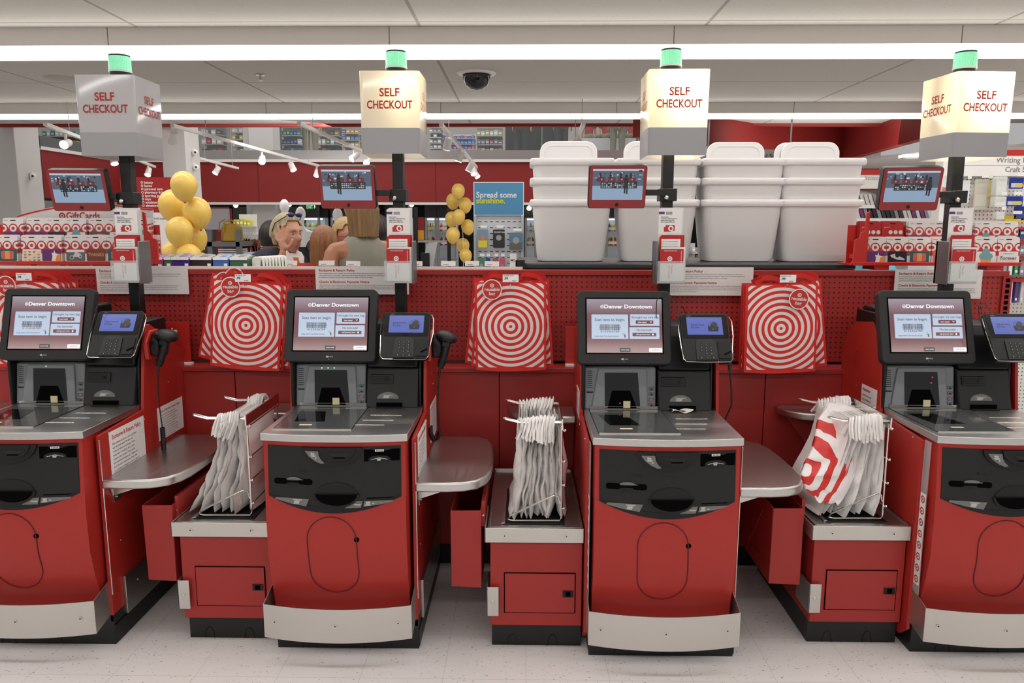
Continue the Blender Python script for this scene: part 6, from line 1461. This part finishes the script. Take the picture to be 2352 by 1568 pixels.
# ================================================================ stationery aisle at right
WP = node_mat('white_pegboard')
def _wp():
    m, nt, b = WP; tc = N(nt, 'ShaderNodeTexCoord'); sx = N(nt, 'ShaderNodeSeparateXYZ'); nt.links.new(tc.outputs['Object'], sx.inputs[0])
    def cell(o): return math_n(nt, 'SUBTRACT', math_n(nt, 'FRACT', math_n(nt, 'DIVIDE', o, .032)), .5)
    a, c = cell(sx.outputs[0]), cell(sx.outputs[2]); r = math_n(nt, 'ADD', math_n(nt, 'MULTIPLY', a, a), math_n(nt, 'MULTIPLY', c, c))
    nt.links.new(mixc(nt, math_n(nt, 'LESS_THAN', r, .03), lin((222, 220, 214)), lin((90, 86, 82))), b.inputs['Base Color']); return m
WPM = _wp(); Y = 6.4; x0, x1 = ax(2158, 500, Y), ax(2620, 500, Y); zh0, zh1 = az(2300, 404, Y), az(2300, 357, Y)
t = thing('stationery_gondola', ((x0+x1)/2, Y, 0), 'white pegboard gondola with header reading Writing Instruments, Binders and Craft Supplies', 'shelf unit')
MB(t).box(x0, x1, Y, Y+.06, 0, zh0, WPM).build('pegboard'); MB(t).box(x0, x1, Y-.05, Y+.06, zh0, zh1, WHITE).build('header'); MB(t).box(x0-.03, x1, Y-.055, Y+.06, zh1, zh1+.045, REDB).build('red_cap')
mb = MB(t); F = Frame(mb, (0, Y-.051, 0))
for s, px, py, sz in (('Writing Instruments', 2287, 372, .062), ('Craft Supplies', 2307, 393, .058), ('Binders', 2164, 391, .05)): F.text(s, ax(px, py, Y-.05), az(px, py, Y-.05), sz, .001, mat((120, 122, 126), .5), .005)
F.rect(x0, az(2300, 380, Y), x1, az(2300, 379, Y), .001, LGREY); mb.build('header_lettering', smooth=0)
MB(t).box(x0-.04, x0, Y-.06, Y+.06, 0, zh1, WHITE).build('end_upright')
MK = ((30, 56, 150), (206, 206, 210)); zz = 0
def packet(px0, py0, px1, py1, c1, c2, lab, Yp=6.3, c3=None, th=.012):
    P_, Q_ = at(px0, py1, Yp), at(px1, py0, Yp); w, h = Q_.x-P_.x, Q_.z-P_.z; tt = thing('stationery_packet', P_, lab, 'packet'); mb = MB(tt); F = Frame(mb, P_); slab(mb, F, rr_pts(0, 0, w, h, min(w, h)*.08, 2), th, mat(c1, .4)); F.rect(w*.1, h*.12, w*.9, h*.5, .001, mat(c2, .4))
    if c3: F.rect(w*.4, h*.2, w*.95, h*.45, .0015, mat(c3, .5))
    mb.build('packet_card'); mb = MB(tt); mb.tube([P_+Vector((w/2, 0, h-.004)), P_+Vector((w/2, Y-Yp, h+.005))], .003, CHROME, 6); mb.box(P_.x+w*.3, P_.x+w*.8, Yp-.03, Yp-.028, Q_.z+.01, Q_.z+.035, PRICE); mb.build('peg_hook')
packet(2318, 406, 2352, 432, (30, 52, 140), (200, 204, 210), 'blue marker packet, top right on the stationery gondola', c3=(216, 196, 60)); packet(2309, 449, 2350, 472, (30, 52, 140), (200, 204, 210), 'blue marker packet, second down on the stationery gondola', c3=(216, 196, 60), Yp=6.25)
packet(2328, 472, 2368, 504, (36, 56, 140), (60, 80, 160), 'plain blue packet, third down on the stationery gondola'); packet(2208, 413, 2229, 466, (220, 222, 224), (226, 226, 228), 'white boxed device right of the far right post'); packet(2234, 410, 2272, 480, (196, 190, 176), (206, 202, 190), 'beige folder pack tilted on the stationery gondola'); packet(2286, 404, 2314, 448, (214, 216, 210), (222, 222, 216), 'clear bag of white foam at top of the stationery gondola', Yp=6.2, th=.06); packet(2284, 450, 2312, 474, (218, 220, 214), (224, 224, 220), 'round white foam piece below the clear bag', Yp=6.2, th=.06); packet(2288, 484, 2308, 502, (216, 216, 212), (222, 222, 220), 'small white foam packet near the yellow pack', Yp=6.2, th=.05); packet(2306, 493, 2350, 509, (222, 206, 50), (232, 220, 90), 'yellow packet on the stationery gondola'); packet(2256, 412, 2278, 470, (204, 190, 120), (214, 204, 140), 'pale gold pack behind the beige folder', Yp=6.36)
packet(2160, 402, 2180, 455, (222, 222, 222), (196, 120, 116), 'white packet left of the far right post')
for k, (y0, c, nm) in enumerate(((520, (150, 26, 26), 'first'), (552, (150, 26, 26), 'second'), (590, (150, 26, 26), 'third'), (640, (150, 26, 26), 'fourth'))):
    z = az(2330, y0, 6.2); b_ = MB(t); b_.box(ax(2285, 560, 6.2), x1, 6.2, Y, z-.02, z, REDB); b_.build('red_shelf_edge')
rn = random.Random(9)
for j, (y0, y1) in enumerate(((525, 548), (558, 588), (596, 636), (646, 700))):
    for i in range(5):
        px = 2290+13*i; c = rn.choice(((230, 230, 230), (40, 66, 150), (60, 150, 90), (200, 200, 206), (150, 150, 160), (90, 60, 130))); P_, Q_ = at(px, y1-6, 6.22), at(px+11, y0, 6.22); b_ = MB(); b_.box(P_.x, Q_.x, 6.22, 6.34, P_.z, Q_.z, mat(c, .4)); b_.box(P_.x+.004, Q_.x-.004, 6.218, 6.22, P_.z+.02, P_.z+.04, mat((236, 236, 236), .4))
        tag(b_.build('pen_box'), 'pen box on the red edged shelves right of the far right post', 'box', 'pen boxes')
# scissors bay
Y = 7.6; P_, Q_ = at(1968, 432, Y), at(2150, 388, Y); t = thing('stationery_shelf', (P_.x, Y, 0), 'red topped shelf bay with header reading Scissors, right of the tubs', 'shelf unit')
MB(t).box(P_.x, Q_.x, Y, Y+.06, P_.z, Q_.z-.05, WHITE).build('header'); MB(t).box(P_.x-.02, Q_.x, Y-.01, Y+.06, Q_.z-.05, Q_.z, REDB).build('red_cap'); MB(t).box(P_.x, Q_.x, Y+.4, Y+.45, 0, P_.z, LGREY).build('back_panel')
mb = MB(t); F = Frame(mb, (0, Y-.001, 0)); F.text('Scissors & Cutters', ax(1986, 412, Y), az(1986, 412, Y), .055, .001, mat((170, 170, 172), .5)); mb.build('header_lettering', smooth=0)
for k, yy in enumerate((470, 500, 540)):
    z = az(2000, yy, Y); MB(t).box(P_.x, Q_.x, Y, Y+.4, z-.03, z, WHITE).build('shelf')
rn = random.Random(21)
for i in range(34):
    k = i % 2; z = az(2000, (470, 500)[k], Y)+.004; x = P_.x+.03+(i//2)*.042; h = .11; b_ = MB(); b_.obox((x, Y+.15, z+h/2+.01), (.014, 0, .006), (0, .13, .02), (-.02, 0, h/2), mat(rn.choice(((60, 56, 60), (150, 140, 150), (120, 60, 110), (210, 206, 204), (40, 40, 44))), .4)); tag(b_.build('notebook'), 'thin notebook leaning on the %s of the scissors bay' % ('upper shelf' if k == 0 else 'lower shelf'), 'notebook', 'notebooks on the '+('upper shelf' if k == 0 else 'lower shelf'))
P_ = at(1757, 372, 11.0); Q_ = at(1990, 342, 11.0); t = thing('hanging_sign', (P_.x, 11.0, P_.z), 'grey hanging sign ending in Supplies, between third and fourth tub stacks', 'sign'); MB(t).box(P_.x-.9, P_.x+.42, 11.0, 11.05, P_.z, Q_.z, mat((176, 172, 170), .5)).build('sign_panel'); mb = MB(t); F = Frame(mb, (P_.x, 10.999, P_.z)); F.text('School Supplies', .36, .05, .095, .001, INK, .01, 'R'); mb.build('lettering', smooth=0)
for x in (P_.x-.8, P_.x+.35): MB(t).box(x-.01, x+.01, 11.02, 11.03, Q_.z, 3.43, LGREY).build('hanger_rod')
shelf_unit(1590, 1616, 560, 612, 7.0, 3, 3, ((190, 150, 90), (80, 80, 84), (206, 206, 200)), 'shelf glimpsed between second and third tub stacks', 'lower floor shelves'); shelf_unit(1770, 1800, 520, 612, 7.0, 3, 3, ((90, 90, 94), (60, 60, 64)), 'dark shelf glimpsed between third and fourth tub stacks', 'lower floor shelves', back=(60, 62, 64))
# ================================================================ people
def skin_mesh(J, E, sub=1, extra=None, name='s'):
    """grow one continuous surface around a joint graph; J: name -> (co, r), first joint is the root"""
    names = list(J); me = bpy.data.meshes.new('t'); me.from_pydata([tuple(J[n][0]) for n in names], [(names.index(a), names.index(b)) for a, b in E], [])
    o = bpy.data.objects.new('t', me); COL.objects.link(o); md = o.modifiers.new('s', 'SKIN'); md.use_smooth_shade = True; md.branch_smoothing = .4
    for i, n in enumerate(names):
        r = J[n][1]; r = r if isinstance(r, tuple) else (r, r); me.skin_vertices[0].data[i].radius = r; me.skin_vertices[0].data[i].use_root = (i == 0)
    s = o.modifiers.new('u', 'SUBSURF'); s.levels = sub; s.render_levels = sub
    dg = bpy.context.evaluated_depsgraph_get(); out = bpy.data.meshes.new_from_object(o.evaluated_get(dg))
    bpy.data.objects.remove(o); bpy.data.meshes.remove(me); return out
def meshobj(name, me, m, parent, remesh=0, smooth_it=0):
    me.name = name; me.materials.clear(); me.materials.append(m); me.polygons.foreach_set('material_index', [0]*len(me.polygons)); me.shade_smooth()
    o = bpy.data.objects.new(name, me); COL.objects.link(o); o.parent = parent
    if remesh:
        r = o.modifiers.new('r', 'REMESH'); r.mode = 'VOXEL'; r.voxel_size = remesh; r.use_smooth_shade = True
    if smooth_it: c = o.modifiers.new('c', 'SMOOTH'); c.iterations = smooth_it; c.factor = .5
    return o
def hand_graph(J, E, pre, wrist, up, thumb, curl=.15):
    """palm and five unequal fingers; up = along the fingers, thumb = towards the thumb side"""
    up = Vector(up).normalized(); th = (Vector(thumb)-up*Vector(thumb).dot(up)).normalized(); n = up.cross(th)
    w = Vector(wrist); J[pre+'palm'] = (w+up*.05, (.026, .017)); E.append((pre+'wr', pre+'palm'))
    for k, (off, ln, base) in enumerate(((.030, .068, .092), (.010, .078, .098), (-.010, .072, .094), (-.029, .055, .085))):
        b = w+up*base+th*off; J[pre+'k%d' % k] = (b, .0105); J[pre+'m%d' % k] = (b+up*ln*.5+th*off*.12+n*curl*.02, .0088); J[pre+'t%d' % k] = (b+up*ln*(1-curl*.3)+th*off*.25+n*curl*.06, .0074)
        E += [(pre+'palm', pre+'k%d' % k), (pre+'k%d' % k, pre+'m%d' % k), (pre+'m%d' % k, pre+'t%d' % k)]
    b = w+up*.03+th*.026; J[pre+'h0'] = (b, .0135); J[pre+'h1'] = (b+up*.026+th*.026, .0105); J[pre+'h2'] = (b+up*.055+th*.038, .0085)
    E += [(pre+'palm', pre+'h0'), (pre+'h0', pre+'h1'), (pre+'h1', pre+'h2')]
SK = {'fair': mat((206, 150, 124), .5, name='fair_skin'), 'tan': mat((176, 118, 90), .5, name='tanned_skin'), 'dark': mat((112, 74, 56), .5, name='dark_skin')}
EYEW = mat((225, 220, 214), .3, name='eye_white'); IRIS = mat((60, 62, 60), .3, name='iris'); LIPM = mat((186, 118, 102), .5, name='lips')
def hair_mat(c, name):
    m, nt, b = node_mat(name); tc = N(nt, 'ShaderNodeTexCoord'); mp = N(nt, 'ShaderNodeMapping'); mp.inputs['Scale'].default_value = (60, 60, 4); nz = N(nt, 'ShaderNodeTexNoise'); nz.inputs['Scale'].default_value = 1.6
    nt.links.new(tc.outputs['Object'], mp.inputs[0]); nt.links.new(mp.outputs[0], nz.inputs[0]); nt.links.new(mixc(nt, nz.outputs[0], lin(tuple(k*.55 for k in c)), lin(tuple(min(255, k*1.25) for k in c))), b.inputs['Base Color']); b.inputs['Roughness'].default_value = .45
    bp = N(nt, 'ShaderNodeBump'); bp.inputs['Strength'].default_value = .6; bp.inputs['Distance'].default_value = .006; nt.links.new(nz.outputs[0], bp.inputs['Height']); nt.links.new(bp.outputs[0], b.inputs['Normal']); return m
def person(x, y, yaw, s, label, skin='fair', hair=('short', (60, 44, 34)), top=((60, 80, 120), 'long'), bottom=(40, 42, 50), arms=None, head_yaw=0, face=True, glasses=None, z=0, group=None, detail=.010, hz=1.618):
    t = thing('person', (x, y, z), label, 'person', group); t.rotation_euler = (0, 0, yaw); t.scale = (s, s, s)
    Mi = (Matrix.Translation((x, y, z)) @ Matrix.Rotation(yaw, 4, 'Z') @ Matrix.Scale(s, 4)).inverted(); Ri = Matrix.Rotation(-yaw, 3, 'Z')
    J = {'pel': ((0, 0, .95), (.145, .115)), 'sp': ((0, .005, 1.12), (.135, .105)), 'ch': ((0, .01, 1.30), (.138, .10)), 'nb': ((0, .015, 1.46), (.075, .065)), 'nk': ((0, .0, 1.525), .055), 'hd': ((0, -.005, hz-.045), .066)}
    E = [('pel', 'sp'), ('sp', 'ch'), ('ch', 'nb'), ('nb', 'nk'), ('nk', 'hd')]; C = {'pel': ((0, 0, .93), (.16, .125)), 'sp': ((0, .005, 1.12), (.15, .12)), 'ch': ((0, .01, 1.32), (.20, .145)), 'nb': ((0, .018, 1.51), (.115, .095))}; CE = [('pel', 'sp'), ('sp', 'ch'), ('ch', 'nb')]
    for sd, sg in (('R', -1), ('L', 1)):
        sh = Vector((sg*.165, .015, 1.405)); el = Vector((sg*.215, .03, 1.12)); wr = Vector((sg*.225, -.07, .88)); up = Vector((0, -.15, -1)); th = Vector((0, -1, 0))
        if arms and sd in arms:
            a_ = arms[sd]; el = Mi @ Vector(a_[0]); wr = Mi @ Vector(a_[1]); up = Ri @ Vector(a_[2]); th = Ri @ Vector(a_[3])
        J[sd+'sh'] = (sh, .05); J[sd+'el'] = (el, .042); J[sd+'wr'] = (wr, (.026, .022)); E += [('ch', sd+'sh'), (sd+'sh', sd+'el'), (sd+'el', sd+'wr')]; hand_graph(J, E, sd, wr, up, th)
        C[sd+'sh'] = (sh+Vector((sg*.01, 0, .035)), .118)
        if top[1] == 'long': C[sd+'el'] = (el, .06); C[sd+'cf'] = (el.lerp(wr, .93), .044); CE += [('ch', sd+'sh'), (sd+'sh', sd+'el'), (sd+'el', sd+'cf')]
        elif top[1] == 'short': C[sd+'el'] = (sh.lerp(el, .62), .066); CE += [('ch', sd+'sh'), (sd+'sh', sd+'el')]
        else: C[sd+'sh'] = (sh*1.0-Vector((sg*.022, 0, -.03)), .108); C['ch'] = ((0, .01, 1.32), (.22, .165)); CE += [('ch', sd+'sh')]
        J[sd+'hp'] = ((sg*.095, 0, .88), .09); J[sd+'kn'] = ((sg*.10, -.015, .49), .06); J[sd+'an'] = ((sg*.105, .02, .09), .038); J[sd+'to'] = ((sg*.115, -.11, .045), (.036, .03)); E += [('pel', sd+'hp'), (sd+'hp', sd+'kn'), (sd+'kn', sd+'an'), (sd+'an', sd+'to')]
    for d_ in (J, C):
        for k in d_: pass
    me = skin_mesh(J, E)
    hb = MB(None, org=(0, 0, 0)); hc = Vector((0, -.012, hz)); Hr = Matrix.Rotation(head_yaw, 3, 'Z')
    def hf(d, p):
        x, y, z_ = d; p = Vector((x*.074, y*.094, z_*.118)); 
        if z_ < 0: p.x *= 1-.30*(-z_)**1.6; p.y += -.012*(-z_) if y < 0 else .014*z_*z_*-1
        if y < .2:
            p.y -= .034*exp(-(x/.15)**2-((z_+.20)/.15)**2); p.y -= .008*exp(-(x/.1)**2-((z_-.05)/.2)**2)
            for sg in (-1, 1): p.y += .010*exp(-((x-sg*.36)/.17)**2-((z_-.06)/.11)**2)
            p.y -= .005*exp(-((z_-.27)/.10)**2)*(y < -.3); p.y -= .007*exp(-(x/.3)**2-((z_+.50)/.06)**2)+.006*exp(-(x/.3)**2-((z_+.60)/.05)**2)-.005*exp(-(x/.35)**2-((z_+.55)/.03)**2); p.y -= .010*exp(-(x/.3)**2-((z_+.85)/.12)**2)
        return Hr @ p
    hb.ball(hc, 1, SK[skin], 40, 32, hf)
    for sg in (-1, 1): hb.ball(hc+Hr @ Vector((sg*.074, .008, -.005)), 1, SK[skin], 10, 8, lambda d, p: Hr @ Vector((d.x*.010, d.y*.020, d.z*.031)))
    ho = hb.build('t'); ho.data.transform(Matrix.Translation(ho.location)); bm = bmesh.new(); bm.from_mesh(me); bm.from_mesh(ho.data); me2 = bpy.data.meshes.new('body'); bm.to_mesh(me2); bm.free(); bpy.data.objects.remove(ho)
    meshobj('body', me2, SK[skin], t, remesh=detail/1.6 if detail <= .012 else .012, smooth_it=1)
    L = lambda: MB(t, org=(0, 0, 0)); P = lambda x_, y_, z_: hc+Hr @ Vector((x_, y_, z_))
    if face:
        for sg in (-1, 1):
            b = L(); b.ball(P(sg*.028, -.076, .006), (.0105, .0070, .0046), EYEW, 12, 8); b.ball(P(sg*.028, -.0815, .006), (.005, .0035, .005), IRIS, 10, 6); b.build('eye')
            b = L(); b.tube([P(sg*.012, -.094, .024), P(sg*.028, -.096, .029), P(sg*.046, -.086, .023)], [.003, .0038, .002], hair_mat(hair[1], 'brow') if False else mat(tuple(int(k*.8) for k in hair[1]), .7), 6); b.build('eyebrow')
        b = L(); b.tube([P(-.024, -.090, -.061), P(-.008, -.104, -.057), P(.008, -.104, -.057), P(.024, -.090, -.061)], [.0015, .003, .003, .0015], LIPM, 6); b.tube([P(-.02, -.092, -.066), P(0, -.103, -.068), P(.02, -.092, -.066)], [.0015, .0036, .0015], LIPM, 6); b.build('lips')
    # hair
    style, hcol = hair; hm = hair_mat(hcol, 'hair_%d_%d_%d' % tuple(hcol)); b = L(); nu, nv = 110, 64; vs = []; keep = {}
    ln = {'short': 0, 'nape': .05, 'bob': .14, 'long': .34}[style]
    for i in range(nv+1):
        tt = pi*i/nv
        for j in range(nu):
            a = 2*pi*j/nu; d = Vector((sin(tt)*cos(a), sin(tt)*sin(a), cos(tt))); st = 1+.022*sin(a*17)+.015*sin(a*31+i*.2)
            p = Vector((d.x*.086*st, d.y*.108*st+.006, d.z*.130+.004)); back = d.y > -.28
            if d.z < -.1 and back and ln:
                k = (-d.z-.1)/.9; fl = min(1, k*1.35); p = Vector((d.x/max(.3, sqrt(max(1e-6, 1-d.z*d.z)))*(.086-.012*k)*st, (.03+max(-.02, d.y)/max(.3, sqrt(max(1e-6, 1-d.z*d.z)))*.085*st)*1.0, -.01-(ln+.1)*fl))
            elif d.z < -.1: p = Vector((d.x*.080, d.y*.100+.006, d.z*.118))
            vs.append(hc+Hr @ p); keep[i*nu+j] = (d.z > .62) or (d.z > -.05 and d.y > -.62+(.35 if d.z < .35 else 0)) or (d.y > (-.22 if ln else .12) and d.z > (-1 if ln else -.55))
    fs = []
    for i in range(nv):
        for j in range(nu):
            q_ = (i*nu+j, (i+1)*nu+j, (i+1)*nu+(j+1) % nu, i*nu+(j+1) % nu)
            if all(keep[k] for k in q_): fs.append(q_)
    b.add(vs, fs, hm); ho = b.build('hair', smooth=80); so = ho.modifiers.new('s', 'SOLIDIFY'); so.thickness = .010; so.offset = -.5
    if glasses:
        b = L(); gm = mat(glasses[0], .2)
        if glasses[1] == 'face':
            for sg in (-1, 1): b.tube([P(sg*.029+.019*cos(k), -.102, .006+.014*sin(k)) for k in [2*pi*i/14 for i in range(14)]], .0016, gm, 6, closed=True); b.add([P(sg*.029+.018*cos(k), -.102, .006+.013*sin(k)) for k in [2*pi*i/14 for i in range(14)]], [list(range(14))], mat((90, 130, 200), .05)); b.tube([P(sg*.048, -.1, .01), P(sg*.08, -.04, .01), P(sg*.084, .02, .0)], .0016, gm, 6)
            b.tube([P(-.01, -.103, .01), P(.01, -.103, .01)], .0018, gm, 6)
        else:
            for sg in (-1, 1): b.ball(P(sg*.03, -.075, .118), (.023, .009, .014), mat((18, 32, 110), .06), 14, 8); b.tube([P(sg*.055, -.07, .115), P(sg*.09, -.0, .07), P(sg*.09, .03, .02)], .0028, gm, 6)
            b.tube([P(-.06, -.07, .12), P(0, -.088, .122), P(.06, -.07, .12)], .003, gm, 6)
        b.build('glasses')
    cm = mat(top[0], .8, bump=.3, bscale=60)
    meshobj('shirt' if top[1] != 'long' or not (arms and arms.get('suit')) else 'jacket', skin_mesh(C, CE), cm, t)
    T_ = {'pel': ((0, 0, .93), (.155, .122))}; TE = []
    for sd, sg in (('R', -1), ('L', 1)): T_[sd+'hp'] = ((sg*.095, 0, .86), .10); T_[sd+'kn'] = ((sg*.10, -.015, .49), .078); T_[sd+'an'] = ((sg*.105, .02, .10), .066); TE += [('pel', sd+'hp'), (sd+'hp', sd+'kn'), (sd+'kn', sd+'an')]
    meshobj('trousers', skin_mesh(T_, TE), mat(bottom, .8, bump=.2, bscale=60), t)
    for sg in (-1, 1): b = L(); b.ball((sg*.115, -.05, .045), (.05, .135, .046), mat((28, 26, 26), .5), 14, 8); b.build('shoe')
    return t, P, L
D = Vector
# man in navy suit, right hand raised
mx = ax(653, 560, 4.9); wr = at(650, 584, 4.62)
t, P, L = person(mx+.005, 4.93, R(48), 1.063, 'grey haired man in navy suit and orange tie raising his right hand', 'fair', ('short', (176, 160, 128)), ((30, 33, 48), 'long'), (30, 33, 48), {'R': (at(600, 680, 4.72), wr, D((-.06, 0, 1)), D((1, .1, .1))), 'suit': True}, head_yaw=R(10), glasses=((24, 26, 34), 'up'), detail=.007, hz=1.588)
def strip(rows, m, nm, h0=None, th=.004):
    b = L(); n = len(rows); vs = []
    for z_, y_, a_, c_ in [(r_[0]-.045, *r_[1:]) for r_ in rows]: vs += [(a_, y_+.35*abs(a_)**1.3, z_), (c_, y_+.35*abs(c_)**1.3, z_), (c_, y_+.35*abs(c_)**1.3+th, z_), (a_, y_+.35*abs(a_)**1.3+th, z_)]
    fs = [(0, 1, 2, 3), (4*n-4, 4*n-1, 4*n-2, 4*n-3)]
    for i in range(n-1):
        for k in range(4): fs.append((4*i+k, 4*i+(k+1) % 4, 4*i+4+(k+1) % 4, 4*i+4+k))
    b.add(vs, fs, m); b.build(nm, smooth=60)
SR = [(1.525, -.070, .05), (1.47, -.104, .058), (1.38, -.140, .05), (1.2, -.163, .032), (1.02, -.160, .004)]
strip([(z_, y_, -w_, 0) for z_, y_, w_ in SR], PAPER, 'white_shirt'); strip([(z_, y_, 0, w_) for z_, y_, w_ in SR], PAPER, 'white_shirt')
strip([(1.500, -.099, -.017, .017), (1.465, -.116, -.013, .013), (1.44, -.124, -.012, .012), (1.30, -.160, -.023, .023), (1.10, -.176, -.030, .030), (1.03, -.172, -.002, .002)], mat((214, 122, 62), .5), 'orange_tie')
for sg in (-1, 1):
    strip([(1.545, -.052, sg*.03, sg*.062), (1.50, -.086, sg*.012, sg*.072), (1.465, -.112, sg*.02, sg*.05)], WHITE, 'collar')
    strip([(1.50, -.082, sg*.055, sg*.085), (1.42, -.128, sg*.05, sg*.11), (1.34, -.154, sg*.042, sg*.09), (1.12, -.168, sg*.018, sg*.05)], mat((24, 27, 40), .7), 'lapel')
b = L()
# sleeveless woman seen from behind
person(ax(829, 560, 4.62), 4.62, R(216), 1.155, 'woman with long straight hair and sleeveless grey top, seen from behind', 'tan', ('nape', (130, 98, 62)), ((136, 134, 120), 'none'), (50, 52, 60), head_yaw=R(5), face=False)
person(ax(794, 560, 5.05), 5.05, R(30), 1.03, 'blonde woman in dark rimmed glasses half hidden by the sleeveless woman', 'fair', ('bob', (182, 152, 100)), ((226, 222, 216), 'long'), (40, 40, 46), glasses=((20, 22, 40), 'face'), head_yaw=R(15))
person(ax(754, 580, 4.95), 4.85, R(190), 1.0, 'person with long auburn hair and red cardigan, seen from behind', 'fair', ('long', (146, 96, 56)), ((168, 34, 32), 'long'), (40, 40, 46), face=False)
person(ax(770, 550, 6.6), 6.6, R(60), 1.0, 'dark haired person looking right, behind the auburn haired one', 'dark', ('short', (26, 20, 20)), ((190, 190, 196), 'long'), (40, 40, 46))
person(ax(722, 560, 6.9), 6.9, R(200), .93, 'dark haired person in a red top behind the raised hand man, facing away', 'dark', ('bob', (36, 24, 22)), ((206, 40, 50), 'short'), (50, 44, 40), face=False)
person(ax(622, 560, 6.0), 6.0, R(190), 1.02, 'dark haired man in light blue shirt facing away behind the suited man', 'fair', ('short', (24, 20, 22)), ((136, 146, 172), 'long'), (40, 42, 50), face=False)
person(ax(868, 540, 6.1), 6.1, R(230), 1.05, 'bearded man in light blue shirt, partly behind the second sign post', 'tan', ('short', (40, 28, 24)), ((156, 174, 198), 'long'), (40, 42, 50))
person(ax(1990, 560, 5.6), 5.6, R(-50), .98, 'woman with brown hair and turquoise top behind the right tubs', 'fair', ('bob', (100, 72, 46)), ((80, 164, 180), 'short'), (40, 42, 50))
person(ax(-6, 540, 4.9), 4.9, R(100), 1.0, 'person with brown hair at the left edge beyond the gift cards', 'fair', ('short', (84, 62, 40)), ((90, 92, 98), 'long'), (40, 42, 50), face=False)
person(ax(452, 600, 6.6), 6.6, R(170), .90, 'person in a red shirt hidden behind the left balloons', 'tan', ('short', (30, 24, 22)), ((180, 30, 34), 'short'), (40, 42, 50), face=False)
UP = 3.16
for x, yaw, tc_, bc, sk, lab in ((713, 180, (60, 62, 66), (118, 112, 92), 'fair', 'person in khaki trousers upstairs, only the legs below the lip in view'), (1195, 160, (26, 40, 40), (24, 24, 28), 'fair', 'person in black with bare forearm upstairs before the black cabinet'), (1288, 20, (30, 32, 40), (26, 26, 30), 'dark', 'dark clothed person upstairs beside the black screen wall'), (1352, 0, (170, 28, 36), (90, 92, 84), 'tan', 'person in a red shirt behind the white counter, left'), (1392, 10, (170, 28, 36), (90, 92, 84), 'fair', 'person in a red shirt behind the white counter, middle'), (1418, 170, (176, 28, 36), (110, 110, 88), 'tan', 'person in red shirt and khaki trousers before the white counter upstairs'), (1452, 5, (170, 28, 36), (90, 92, 84), 'dark', 'person in a red shirt behind the white counter, right')):
    Yp = 17.9 if x in (713, 1195, 1418, 1288) else 19.2
    person(ax(x, 310, Yp), Yp, R(yaw), .98 if Yp < 18 else .75, lab, sk, ('short', (40, 30, 26)), (tc_, 'short'), bc, face=False, z=UP, detail=.02)
# white mannequins
for i, (x, y, Yp) in enumerate(((653, 474, 12.8), (690, 492, 12.2), (775, 495, 12.0))):
    p = at(x, y, Yp); t = thing('mannequin', (p.x, Yp, 0), 'glossy white mannequin head behind the suited man, %s' % ('upper left', 'right and lower', 'at right, wearing white')[i], 'mannequin', 'white mannequins'); hz = p.z; wm = mat((238, 238, 238), .25, name='mannequin_white')
    J = {'b': ((p.x, Yp, .25), .09), 'p': ((p.x, Yp, .9), .14), 'c': ((p.x, Yp, hz-.36), .15), 'n': ((p.x, Yp, hz-.17), .05), 'h': ((p.x, Yp, hz-.02), .075), 'l': ((p.x-.2, Yp, hz-.30), .05), 'r': ((p.x+.2, Yp, hz-.30), .05), 'l2': ((p.x-.24, Yp, hz-.6), .04), 'r2': ((p.x+.24, Yp, hz-.6), .04)}
    me = skin_mesh(J, [('b', 'p'), ('p', 'c'), ('c', 'n'), ('n', 'h'), ('c', 'l'), ('c', 'r'), ('l', 'l2'), ('r', 'r2')]); me.transform(Matrix.Translation((-p.x, -Yp, 0)))
    meshobj('torso', me, wm, t); b = MB(t); b.ball((p.x, Yp, hz), (.078, .09, .115), wm, 24, 16); b.build('head'); b = MB(t); b.cyl((p.x, Yp, 0), (p.x, Yp, .02), .16, CHROME, 24); b.cyl((p.x, Yp, .02), (p.x, Yp, .3), .015, CHROME, 8); b.build('base')
for _o in bpy.data.objects:
    if '_org' in _o: del _o['_org']
